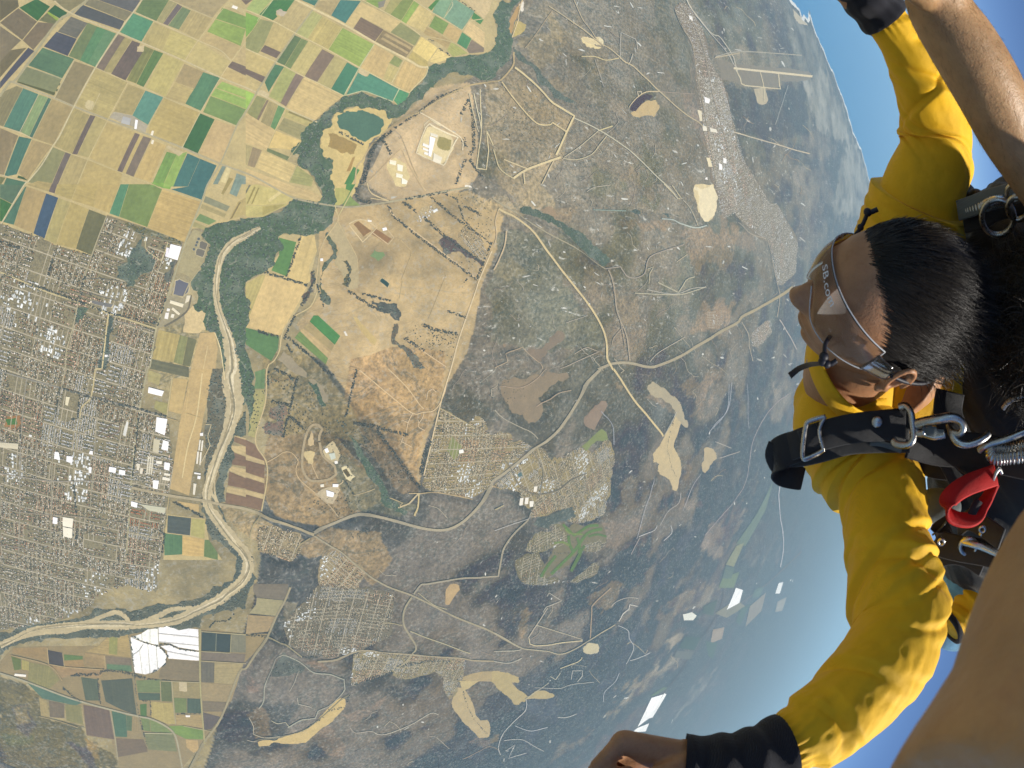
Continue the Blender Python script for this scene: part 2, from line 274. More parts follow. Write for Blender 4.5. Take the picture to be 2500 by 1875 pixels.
 (7, '1815,430 1945,445 1940,605 1812,600', (78, 100, 108)), (7, '1948,446 2075,455 2070,615 1945,606', (76, 98, 108)), (7, '2082,456 2212,455 2212,620 2075,616', (132, 136, 122)), (7, '1812,610 2212,630 2195,710 1810,690', (130, 126, 120)), (7, '1810,700 1930,710 1925,890 1812,885', (118, 122, 118)), (7, '1932,712 2190,722 2130,905 1928,892', (168, 158, 124)), (7, '1815,890 2130,912 2080,1060 1820,1050', (162, 150, 122)), (7, '1822,1055 2078,1065 2020,1150 1825,1150', (132, 128, 118)), (7, '1826,1155 1990,1200 1900,1310 1838,1310', (110, 112, 118)),
 (7, '1520,680 1790,700 1795,880 1430,850 1440,780 1490,720', (138, 132, 116)), (7, '1550,880 1800,890 1805,1030 1560,1020', (158, 150, 118)), (7, '1565,1025 1680,1030 1680,1160 1575,1160', (122, 142, 108)), (7, '1685,1030 1810,1035 1812,1165 1685,1162', (92, 116, 114)), (7, '1580,1180 1815,1180 1825,1300 1590,1265', (172, 156, 120)),
 (7, '1520,1280 1650,1275 1832,1320 1825,1400 1670,1395 1580,1350', (126, 158, 106)), (7, '1670,1400 1780,1410 1790,1500 1740,1520 1680,1470', (190, 166, 124)), (7, '1225,870 1445,860 1440,980 1240,975', (124, 144, 112)), (7, '1240,980 1440,985 1440,1050 1250,1045', (92, 116, 112)), (7, '1448,865 1540,868 1550,1060 1450,1055', (112, 128, 106)), (7, '1260,1085 1320,1080 1320,1190 1265,1190', (96, 134, 102)), (7, '1360,1060 1560,1075 1575,1260 1520,1265 1365,1200', (180, 168, 118)), (7, '1265,1200 1345,1210 1355,1330 1290,1320', (124, 146, 112)), (7, '1350,1215 1470,1265 1545,1340 1360,1332', (128, 150, 112)), (7, '1300,1345 1560,1350 1595,1510 1330,1490', (132, 142, 118)), (7, '1460,1355 1560,1358 1590,1505 1475,1500', (100, 118, 114)),
 (7, '1005,1140 1135,1180 1145,1380 1040,1375', (92, 128, 118)), (7, '1138,1182 1190,1195 1185,1325 1142,1320', (104, 130, 114)), (7, '1195,1190 1255,1200 1280,1330 1190,1320', (160, 148, 120)), (7, '1045,1390 1300,1400 1330,1510 1060,1560', (128, 122, 116)), (7, '750,1090 985,1130 1030,1400 780,1360', (126, 118, 116)), (7, '730,840 880,860 890,1050 770,1050', (100, 118, 112)), (7, '910,870 1190,850 1230,1180 1090,1130 950,1060', (98, 114, 112)),
 (7, '100,650 190,680 190,770 130,780', (112, 132, 100)), (7, '195,680 260,700 260,780 200,770', (170, 164, 112)), (7, '265,705 440,740 540,860 440,950 250,880', (146, 146, 112)), (7, '120,580 420,570 425,700 110,620', (160, 142, 112)), (7, '430,595 560,620 575,740 440,720', (90, 98, 108)), (7, '435,700 575,745 440,720', (100, 136, 116)), (7, '575,635 745,650 745,680 580,690', (108, 140, 104)), (7, '580,690 748,682 760,750 582,745', (168, 146, 112)), (7, '765,620 945,640 945,760 765,735', (166, 148, 116)), (7, '880,560 970,480 1170,455 1175,660 770,610', (176, 158, 116)), (7, '985,480 1060,475 1055,640 980,630', (152, 156, 108)), (7, '950,650 1185,670 1190,790 960,765', (134, 128, 118)), (7, '960,720 1180,735 1188,792 962,768', (106, 140, 118)), (7, '470,740 940,775 900,850 640,820 560,850', (164, 144, 116)), (7, '235,880 540,990 740,1070 680,1095 380,1030', (98, 132, 124)),
 (7, '350,1020 420,1050 450,1210 370,1190', (168, 156, 120)), (7, '440,1050 580,1080 580,1210 450,1200', (128, 124, 116)), (7, '585,1085 730,1095 750,1270 600,1230', (140, 142, 112)),
 (8, '70,0 380,0 380,60 340,145 100,120 65,60', (130, 128, 120)), (8, '100,125 340,150 280,290 30,265 90,190', (164, 160, 128)), (8, '20,280 270,295 200,430 0,450', (168, 152, 122)),
 (6, '0,640 80,680 175,820 165,835 0,790', (140, 120, 108)), (6, '0,770 165,830 170,865 0,820', (196, 176, 132)), (6, '0,822 170,868 165,985 0,930', (136, 117, 106)), (6, '0,932 165,988 165,1030 0,975', (198, 178, 132)), (6, '0,978 165,1032 168,1130 0,1085', (136, 117, 106)), (6, '0,1087 168,1132 165,1175 0,1130', (198, 178, 132)), (6, '0,1132 165,1178 130,1275 0,1240', (138, 119, 107)),
 (5, '2120,610 2212,640 2212,700 2090,650', (142, 122, 108)), (5, '2085,690 2212,700 2212,790 2080,740', (198, 178, 132)), (5, '2080,745 2212,795 2212,880 2070,860', (138, 118, 106)), (5, '2068,870 2212,905 2212,985 2065,920', (198, 178, 132)), (5, '2062,925 2212,985 2212,1080 2050,1050', (138, 118, 106)), (5, '2045,1060 2212,1090 2212,1150 2040,1110', (198, 178, 132)), (5, '2035,1115 2212,1155 2212,1240 2030,1210', (140, 120, 107)), (5, '2100,600 2212,625 2212,640 2120,612', (200, 180, 134)),
 (6, '80,30 175,0 170,180 75,180 90,100', (112, 146, 110)), (6, '60,190 165,185 180,290 120,500 80,620 20,600', (172, 168, 118)),
 # far valley towards the horizon
 (14, '700,700 735,685 690,790 655,780', (150, 160, 130)), (14, '655,785 695,795 680,840 640,840', (110, 140, 140)), (14, '640,840 715,810 690,880 625,880', (126, 156, 128)), (14, '560,960 620,930 600,1000 555,990', (100, 130, 134)),
 (14, '700,880 730,890 715,945 660,975 680,930', (248, 250, 250)), (14, '470,995 510,985 530,1000 515,1020 475,1020', (224, 230, 215)), (14, '885,860 905,855 890,905 870,905', (240, 244, 240)), (14, '945,800 955,798 945,860 935,850', (236, 240, 238)),
 (14, '610,990 700,930 740,960 660,1010', (150, 150, 130)), (14, '720,970 760,950 720,1040 700,1030', (100, 135, 130)), (14, '760,960 830,900 810,980 740,1050', (160, 150, 135)), (14, '480,1090 550,1095 520,1150 450,1140', (90, 125, 130)), (14, '445,1150 520,1155 500,1190 430,1180', (120, 135, 140)), (14, '600,1060 650,1050 640,1100 590,1120', (176, 155, 135)), (14, '570,1110 620,1120 600,1190 580,1170', (100, 135, 125)),
 (14, '385,1310 410,1310 350,1345 325,1350', (118, 150, 128)), (14, '335,1355 385,1340 330,1440 275,1480', (246, 249, 250)), (14, '390,1335 400,1340 340,1440 320,1445', (240, 244, 244)), (14, '275,1485 325,1465 310,1500 250,1505', (244, 248, 248)), (14, '820,1050 835,1030 800,1140 795,1145', (225, 232, 235)),
 (14, '780,890 825,870 800,920 770,925', (110, 145, 140)), (14, '880,940 920,920 900,980 870,985', (170, 160, 140)), (14, '860,420 830,540 740,700 700,690 790,560', (120, 150, 140)),
]
FARM = [T(1, '0,0 2:2212,-20 9:100,0 9:10,130 9:50,280 9:40,400 9:0,450 2:2150,480 2:1880,515 2:1750,580 2:1640,600 2:1630,660 2:1480,830 2:1440,910 2:1370,950 2:1300,915 2:1200,870 2:1040,822 2:880,865 2:760,960 2:620,1090 2:510,1190 2:500,1270 2:410,1350 2:380,1450 2:460,1490 2:560,1540 2:620,1640 4:690,110 4:650,160 4:440,120 4:370,190 4:150,295 3:2160,310 3:2040,340 3:1850,390 3:1730,400 3:1660,520 3:1320,390 3:965,275 3:830,640 3:490,545 3:345,480 3:0,350'),
        T(7, '0,700 120,570 430,560 880,560 960,480 1170,455 1330,405 1500,375 1800,400 2212,450 8:200,450 8:100,600 7:2150,760 2130,920 2020,1160 1900,1320 1830,1420 1640,1659 1080,1659 1050,1560 1000,1400 780,1370 740,1110 560,1010 230,880 0,800'),
        T(5, '1500,1310 1845,1350 1880,1540 2000,1720 1470,1720'), T(4, '0,880 140,810 160,800 300,620 300,450 500,450 620,450 640,600 560,905 540,1020 310,1360 0,1290')]
SHEETS = [ # tile, outline, colour, roughness of the edge, name
 # dry grass, flood plain and cleared ground
 (2, '690,1180 770,1080 820,1000 1000,955 1240,985 1330,1050 1250,1200 1110,1290 1060,1500 1010,1659 4:960,110 4:800,190 4:780,30 2:790,1440 700,1410 670,1330', (214, 192, 130), 1.2, 'meadow'),
 (2, '825,1040 900,1000 1050,990 1200,1050 1245,1120 1210,1200 1080,1275 960,1230 830,1120', (92, 132, 120), 1.5, 'marsh'),
 (2, '735,1200 790,1200 1000,1300 985,1345 940,1390 860,1380 740,1320 760,1260', (170, 148, 102), 1.0, 'bare_soil'),
 (4, '735,400 810,330 900,460 1000,640 1015,780 1010,930 930,950 870,800 800,720 840,600 760,500', (186, 172, 134), 1.0, 'sandy_wash'),
 (4, '970,360 1010,330 1130,420 1060,470', (152, 124, 98), .2, 'bare_soil'), (4, '1140,420 1170,400 1310,490 1270,535 1120,440', (158, 126, 100), .2, 'bare_soil'),
 (4, '1110,640 1160,590 1240,610 1230,660 1190,690', (126, 158, 116), .8, 'marsh'),
 (4, '960,1190 1000,1200 1180,1400 1160,1450 1080,1370', (206, 182, 124), .8, 'meadow'),
 (4, '340,1500 480,1640 6:700,170 6:740,300 6:690,310 6:620,180 6:560,90 6:380,0 4:290,1580', (160, 152, 130), .8, 'sandy_wash'),
 (9, '165,380 150,200 230,60 300,0 230,150', (190, 160, 118), .8, 'bare_soil'), (9, '185,340 220,185 310,220 290,290', (196, 180, 122), .8, 'bare_soil'),
 (9, '340,180 375,105 415,180 395,210', (250, 250, 246), .8, 'bare_sand'), (9, '250,40 300,0 290,90 350,130 330,160 260,100', (226, 222, 206), .8, 'bare_sand'),
 (9, '765,330 800,300 900,390 1000,430 960,450 870,430 820,390', (228, 212, 160), 1.2, 'bare_sand'), (9, '920,350 960,330 1020,360 1000,420', (226, 216, 176), 1.2, 'bare_sand'), (9, '1105,600 1130,550 1205,580 1170,670', (190, 176, 140), .8, 'bare_sand'), (9, '1230,1040 1390,910 1480,900 1520,960 1480,1050 1330,1060', (200, 180, 138), 1.2, 'quarry'), (9, '1215,980 1290,890 1400,830 1470,840 1440,880 1380,900 1300,1000', (88, 92, 112), .8, 'burnt_ground'),
 (10, '1810,0 2000,0 2035,130 2020,240 1940,360 1860,250 1820,90', (222, 206, 160), 1.2, 'quarry'), (13, '500,800 560,820 600,795 625,850 610,930 570,965 540,900 540,830', (232, 220, 180), 1.0, 'quarry'),
 (13, '15,150 50,165 110,160 130,200 60,185', (216, 202, 160), 1, 'bare_sand'),
 (13, '790,1065 815,1058 818,1085 790,1095', (226, 206, 160), .4, 'bare_sand'),
 (13, '945,30 1025,130 1010,140 960,90', (206, 190, 150), .8, 'bare_sand'),
 (11, '805,550 830,440 930,330 1070,260 1000,370 880,550', (144, 132, 124), 1.2, 'bare_soil'), (11, '1390,160 1440,95 1580,200 1720,320 1740,460 1900,600 1900,650 1720,510 1620,330 1420,220', (176, 170, 148), 2.0, 'dry_valley'),
 (11, '1660,420 1705,490 1640,700 1700,820 1690,1120 1640,1180 1600,1000 1500,950 1510,860 1450,850 1440,780 1520,680', (200, 184, 146), 1.0, 'dry_valley'), (11, '1920,680 1970,660 2040,800 1950,910 1890,1010 1870,960 1910,830', (190, 176, 144), 1.0, 'dry_valley'),
 (11, '1140,1150 1220,1030 1270,1090 1050,1290 1020,1310', (164, 142, 128), .6, 'dry_valley'), (11, '560,240 900,20 960,0 800,140 700,200 590,250', (196, 168, 128), .8, 'bare_soil'),
 (10, '450,1480 600,1300 690,1360 500,1490 430,1610 260,1450 380,1480', (140, 132, 122), 3.5, 'bare_soil'), (10, '60,1420 150,1410 150,1490 90,1520', (152, 138, 122), 2, 'bare_soil'), (10, '440,230 540,190 600,280 560,320', (160, 144, 124), 2, 'bare_soil'),
 (11, '100,100 500,20 760,0 640,120 420,260 480,420 330,500 180,400 100,250', (148, 138, 122), 5.0, 'dry_grass'),
 (8, '100,1420 300,1390 500,1330 650,1220 760,1100 920,970 920,1070 880,1130 780,1240 620,1360 540,1430 350,1440 100,1470', (206, 184, 132), .6, 'dry_valley'),
 (8, '1885,930 1960,940 2050,1100 2110,1230 2180,1220 2212,1290 2212,1380 2100,1390 1960,1250 1870,1130 1850,1080', (186, 172, 138), .8, 'dry_valley'), (12, '0,790 150,800 300,860 240,890 180,890 320,1010 420,960 560,990 650,930 580,1040 320,1040 250,1080 210,1140 160,1030 60,950 0,880', (182, 170, 132), .8, 'dry_valley'), (8, '1950,840 2120,790 2212,790 2212,880 1940,870', (176, 162, 130), .6, 'dry_valley'), (8, '1920,870 2110,870 1960,960', (192, 178, 136), .6, 'dry_valley'),
 (12, '820,580 860,530 980,540 970,620 880,640 800,620', (196, 190, 158), .6, 'bare_sand'),
 (14, '40,170 130,60 160,65 90,200', (150, 138, 128), 1.0, 'bare_soil'),
 (8, '1800,250 1810,0 1960,0 1900,80', (190, 166, 128), .8, 'bare_soil'),
 (6, '530,740 620,750 600,860 560,850 530,800', (212, 192, 140), .8, 'bare_sand'), (6, '560,660 590,560 610,640 620,690 580,700', (206, 184, 140), .8, 'bare_sand'), (11, '240,870 300,850 420,850 430,880 310,960 400,1080 330,1090 250,1010 300,970', (214, 186, 134), .6, 'bare_soil'),
 (1, '1235,420 1300,400 1290,470 1230,465', (206, 190, 150), .6, 'farmyard'), (1, '985,1060 1020,1010 1190,1040 1330,1130 1310,1190 1210,1150', (176, 170, 150), .6, 'farmyard'), (1, '1500,1330 1520,1310 1650,1370 1610,1410', (206, 190, 146), .6, 'farmyard'), (1, '770,930 800,900 845,915 820,990 770,970', (206, 192, 146), .6, 'farmyard'), (1, '2020,50 2060,10 2212,90 2212,140', (204, 190, 140), .6, 'farmyard'), (2, '270,100 310,80 370,110 340,150 280,130', (196, 184, 160), .5, 'farmyard'), (2, '1015,620 1050,620 1110,655 1085,690 1010,650', (212, 194, 150), .6, 'farmyard'), (2, '100,820 160,815 210,850 190,890 100,855', (210, 194, 150), .6, 'farmyard'), (7, '1610,880 1680,880 1685,970 1615,965', (196, 184, 150), .4, 'farmyard'),
 (3, '1680,520 1740,400 1820,430 1820,500 1870,520 1850,650 1800,760 1740,850 1610,790 1620,640', (172, 164, 128), .3, 'treatment_works'),
 (3, '1660,1180 1740,1090 1860,1160 1850,1310 1790,1340 1650,1330', (214, 192, 142), .8, 'bare_soil'), (3, '1510,960 1540,1000 1720,1000 1700,1120 1600,1210 1480,1280 1420,1290', (164, 158, 132), .2, 'industrial_yard'),
 (2, '1540,1360 1640,1120 1870,1230 1880,1330 1770,1490 1560,1390', (226, 210, 160), .4, 'prison_yard'), (2, '1250,1480 1340,1420 1440,1470 1480,1600 1450,1680 1350,1680', (224, 206, 150), 1, 'prison_yard'), (2, '1740,1230 1850,1260 1840,1340 1780,1350 1720,1310', (168, 160, 110), .8, 'dry_lawn'),
 (6, '860,890 910,875 985,970 940,1015 900,990', (226, 214, 166), .4, 'sports_ground'), (6, '870,915 905,900 945,960 915,978', (110, 106, 92), .1, 'sports_pitch'), (6, '620,1130 700,1080 830,1050 850,1090 780,1220 700,1190', (196, 182, 150), .6, 'campus_ground'), (6, '690,740 780,650 850,770 820,850 740,830', (200, 186, 146), .6, 'campus_ground'),
 (6, '1810,740 1850,590 1950,700 1880,830', (140, 150, 108), .6, 'park_lawn'), (11, '810,700 1015,520 1050,640 940,650 850,740', (134, 152, 112), .5, 'park_lawn'), (11, '600,1420 660,1380 800,1500 900,1420 1000,1400 1040,1500 900,1530 790,1600 800,1659 700,1659 690,1560', (128, 131, 119), 3.0, 'golf_course'), (0, '1160,1240 1200,1180 1240,1130 1300,1140 1310,1165 1250,1180 1230,1220 1180,1250', (128, 131, 119), 3.0, 'golf_course'),
 (5, '60,430 180,420 190,500 140,540 40,520', (166, 128, 96), .4, 'running_track'), (5, '50,450 150,440 160,500 70,510', (86, 132, 92), .3, 'park_lawn'),
 (5, '1720,0 1910,0 1870,260 1810,560 1730,960 1700,1140 1530,1080 1560,880 1620,470 1680,200', (198, 173, 124), .2, 'airfield'), (3, '1800,1340 1930,1330 1960,1480 1940,1659 1720,1659', (199, 174, 126), .2, 'airfield'), (5, '1590,1190 1790,1220 1790,1290 1700,1260', (196, 172, 124), .3, 'airfield'),
 (13, '610,250 690,275 1030,310 1030,345 900,350 890,390 720,370 640,345', (146, 147, 142), 1.5, 'airfield'), (13, '780,385 830,380 845,450 800,460', (190, 182, 156), .4, 'apron'),
]
WATER = [(2, '2010,845 2035,835 2110,1165 2080,1175', (62, 82, 112)), (2, '2045,830 2080,820 2150,1165 2115,1165', (62, 82, 112)), (2, '2105,1355 2160,1370 2145,1460 2090,1445', (62, 84, 122)), (2, '2070,1470 2100,1465 2100,1510 2070,1505', (70, 84, 104)), (2, '2110,1475 2145,1480 2135,1525 2105,1515', (70, 84, 104)), (4, '1205,870 1225,845 1290,895 1275,930', (58, 96, 102)),
 (3, '1580,870 1615,855 1695,890 1690,970 1640,1010 1560,990', (98, 106, 124)), (3, '1800,520 1820,510 1870,535 1850,590 1795,570', (118, 118, 112)), (3, '1770,590 1785,578 1845,600 1825,655 1765,635', (120, 120, 112)), (3, '820,1040 1020,1080 1000,1110 830,1070', (116, 120, 122)),
 (11, '1350,710 1390,680 1410,720 1370,755', (74, 92, 130)), (11, '230,945 270,930 280,965 240,975', (96, 128, 134)),
 (8, '940,1070 960,980 1000,1040', (74, 112, 118)), (8, '970,960 990,940 1030,1020 1010,1040', (78, 122, 118)), (8, '1010,945 1030,935 1060,1000 1040,1010', (112, 126, 104)), (8, '1055,925 1070,915 1095,970 1080,980', (110, 108, 92)), (8, '1120,910 1145,905 1160,955 1135,960', (66, 80, 120)), (8, '1150,905 1175,900 1190,940 1168,948', (66, 80, 120)), (5, '1140,470 1155,480 1130,610 1105,600', (92, 104, 106))]
WOODS = [ # dark riverside woodland
 (9, '100,0 10,130 50,280 40,400 0,450 2:2150,480 2:1880,515 2:1750,580 2:1640,600 2:1630,660 2:1480,830 2:1440,900 2:1370,945 2:1300,910 2:1200,870 2:1040,820 2:880,865 2:760,960 2:620,1090 2:510,1190 2:500,1270 2:410,1350 2:420,1390 2:490,1390 2:460,1470 2:560,1530 2:620,1620 4:690,110 4:650,160 4:440,120 4:370,190 4:150,295 3:2160,300 3:2040,340 3:1850,390 3:1820,470 3:1880,530 3:1870,640 3:1800,780 3:1720,900 3:1780,960 3:1740,1090 3:1850,1160 3:1850,1310 3:1930,1330 3:1990,1470 3:2000,1659 5:2020,0 5:2140,0 5:2180,200 5:2190,330 5:2212,300 6:20,600 6:60,400 6:80,190 6:75,60 4:0,1500 4:0,1290 4:30,1100 4:0,880 4:150,800 4:260,730 4:300,600 4:290,470 4:500,460 4:620,450 4:720,400 4:795,250 4:800,60 2:790,1659 2:780,1560 2:790,1440 2:700,1410 2:670,1330 2:690,1180 2:770,1080 2:830,1010 2:980,960 2:1100,970 2:1240,990 2:1340,1060 2:1430,1030 2:1540,910 2:1690,790 2:1800,690 2:1880,650 2:2070,690 2:2150,740 9:0,730 9:100,600 9:180,480 9:190,380 9:150,260 9:170,120 9:270,0', (92, 120, 108)),
 (5, '1915,0 2030,0 2030,300 2040,420 2010,600 1940,780 1880,930 1840,1150 1800,1200 1840,1000 1850,820 1840,560 1870,260', (112, 116, 108)), (5, '2212,330 2212,600 2110,600 2080,700 2060,900 2030,1200 1960,1220 1900,1150 1960,900 2040,700 2130,500', (96, 112, 108)),
 (5, '1800,1200 1840,1190 1900,1330 2080,1540 2200,1659 2160,1720 1980,1560 1880,1480 1850,1330', (104, 116, 112)), (0, '470,1090 500,1160 545,1200 555,1250 530,1290 440,1330 300,1350 290,1330 440,1300 505,1255 510,1200 480,1140', (92, 110, 112)),
 (7, '0,440 80,450 300,370 620,330 800,290 840,230 1000,230 1200,240 1500,190 1700,150 1900,50 2100,0 2212,0 2212,230 2100,240 1990,240 1830,280 1800,400 1500,380 1330,405 1170,455 960,480 860,490 430,490 250,520 100,560 0,680', (98, 112, 110)),
 (3, '1270,460 1310,470 1300,580 1400,690 1350,800 1250,830 1200,920 1140,920 1130,870 1050,840 1060,730 1150,700 1160,620 1230,560', (96, 118, 112)), (3, '700,1110 800,1110 760,1180 680,1260', (98, 122, 112)), (3, '980,1190 1020,1200 980,1400 960,1659 890,1659 940,1400', (92, 112, 112)), (3, '1530,700 1600,680 1540,880 1480,860', (104, 114, 112)), (3, '1120,345 1200,370 1500,480 1620,510 1640,545 1500,500 1250,440 1130,375', (116, 120, 98)),
 (6, '640,130 700,300 860,450 990,640 1060,780 1180,930 1290,1150 1480,1290 1450,1350 1280,1250 1200,1100 1150,1030 1000,780 920,600 780,400 660,320 560,120', (88, 116, 108)),
 (4, '740,430 830,600 820,660 720,760 680,860 730,980 760,1080 720,1080 670,940 670,850 690,740 790,620 720,480', (92, 112, 100)), (4, '1120,1010 1250,1060 1400,1180 1380,1230 1340,1220 1230,1150 1130,1080', (92, 104, 108)), (4, '860,690 910,680 945,800 900,920 880,860 930,790', (112, 116, 98)), (4, '1320,1290 1360,1250 1370,1330 1340,1400 1560,1560 1620,1659 1580,1659 1450,1540 1320,1440', (112, 112, 106)), (4, '1780,470 1900,520 2150,720 2120,740 1980,660 1850,610 1800,640 1730,530', (104, 100, 108)), (4, '600,780 620,850 590,930 540,1060 510,1080 560,960', (108, 104, 104)),
 (9, '200,420 300,520 500,720 720,900 900,920 1000,960 900,960 700,930 560,880 420,740 240,540', (102, 122, 122)), (10, '100,190 330,190 420,230 460,260 640,340 750,410 850,480 1000,620 1080,700 1000,750 850,620 700,460 560,360 380,290', (92, 116, 112)), (10, '840,220 1100,240 1500,280 1640,320 1700,300 1600,260 1300,220 900,190', (92, 116, 120)),
 (6, '220,140 240,80 430,80 440,130', (150, 134, 108)), (6, '215,340 370,350 350,450 210,430', (136, 122, 112)), (6, '200,480 345,470 340,610 180,590', (132, 118, 112)),
 (8, '340,590 410,660 560,760 520,790 200,860', (98, 112, 116)),
 (11, '420,1340 730,1240 760,1320 600,1380 420,1420 350,1400', (92, 112, 118)),
]
# woods stretched along hedges and windbreaks: tile, line, width in picture px, tree spacing
ROWS = [(6, '395,430 530,545', 9), (6, '465,75 335,615', 8), (6, '230,295 390,325', 8), (6, '1000,10 890,430', 7), (6, '690,0 790,65', 9), (6, '960,485 1110,510 1460,600', 10), (6, '1180,555 1480,960 1550,1060', 11), (6, '1660,640 1600,800 1575,950', 14), (6, '890,1010 970,1130', 5), (6, '200,20 200,160', 6), (6, '250,0 440,90', 9), (6, '1720,525 1790,580', 6),
 (4, '1280,190 1320,280 1560,480 2080,860', 8), (4, '1410,160 1540,250', 9), (4, '1600,300 1790,470 2000,620 2140,715', 9), (4, '1650,100 1880,300 2212,540', 7), (4, '1440,135 1830,60', 7), (4, '1790,85 1900,140 1960,330 2020,370', 5), (4, '1960,190 2120,280', 8), (4, '1000,20 990,100 1010,140 1130,170', 10), (4, '500,450 370,830', 6), (4, '170,790 560,910', 7), (4, '600,780 620,870 500,1090', 8), (4, '640,900 700,1110', 4), (4, '440,1180 380,1300 345,1400', 7), (4, '105,1320 300,1375', 8), (4, '380,1380 620,1580 700,1659', 8), (4, '360,1430 410,1510', 7), (4, '910,690 930,800 910,920', 7), (4, '920,960 1130,1100 1260,1150', 9), (4, '1040,980 1300,1050', 6), (4, '1810,1140 1980,1200', 7), (4, '1580,1260 1700,1310 1910,1350', 10), (4, '1420,1380 1600,1500', 9), (4, '2210,520 2080,850', 6), (4, '1980,860 2000,880', 8),
 (2, '1320,1165 1560,1010 1720,880 1840,840 1940,800', 7), (2, '1150,1300 1300,1180', 12), (2, '1040,1659 1130,1350 1160,1300', 11), (2, '1920,1040 1990,900 2030,1050 2030,1200 2040,1330 2000,1400', 10), (2, '1960,1440 1880,1659', 8), (2, '2000,1440 2130,1620', 9), (2, '840,1190 1060,1300', 7), (2, '1210,1260 1290,1400', 8), (2, '1940,1250 1960,1330', 14), (2, '1910,0 2060,100', 3), (2, '1740,440 1850,510', 4), (2, '1700,380 1640,350', 3),
 (7, '640,820 880,810 930,775 1100,785 1240,830 1320,850', 9), (7, '1330,855 1530,865', 4), (7, '1160,470 1190,600 1230,1100 1280,1300 1330,1490', 4), (7, '1180,460 1290,520 1430,560 1510,640 1490,720 1340,815', 5), (7, '1430,550 1520,540 1640,590 1790,605', 5), (7, '560,930 720,1060', 7), (7, '880,850 900,1080', 6), (7, '1260,1050 1350,1050 1360,1200', 3), (7, '1580,1170 1810,1165', 3), (7, '1870,410 1930,340 2050,330 2110,270', 4),
 (5, '1550,1195 1700,1260 1830,1340', 7), (5, '1440,1450 1480,1480 1460,1659', 6), (5, '690,1540 700,1440', 7), (5, '1500,430 1240,360 830,260 540,170', 6), (5, '1250,400 1190,1000', 5), (5, '540,170 500,450', 4), (5, '660,1000 690,1300', 6), (5, '180,530 190,700', 4), (5, '640,460 700,440 720,240', 5),
 (3, '760,830 720,1030', 6), (3, '440,820 480,660', 7), (3, '0,510 180,575', 8), (3, '150,880 400,940 980,1160 1400,1250', 5), (3, '30,800 130,850', 5), (3, '1420,1270 1500,1000', 4),
 (8, '0,455 200,475 330,520 480,650 640,660', 7), (8, '920,990 910,1080', 4), (8, '740,1140 890,1110', 6), (8, '1950,960 2000,1120 2060,1230 2160,1340 2212,1370', 4), (8, '960,910 1170,860 1330,790', 7), (8, '1360,740 1500,720 1650,690 1840,690', 8), (11, '1590,640 1580,720 1620,900 1680,1000', 3), (11, '1640,450 1590,640', 3), (11, '700,1659 0,1659', 3), (8, '500,1330 700,1200', 5), (12, '170,100 200,220', 10), (12, '820,250 840,400', 10)]
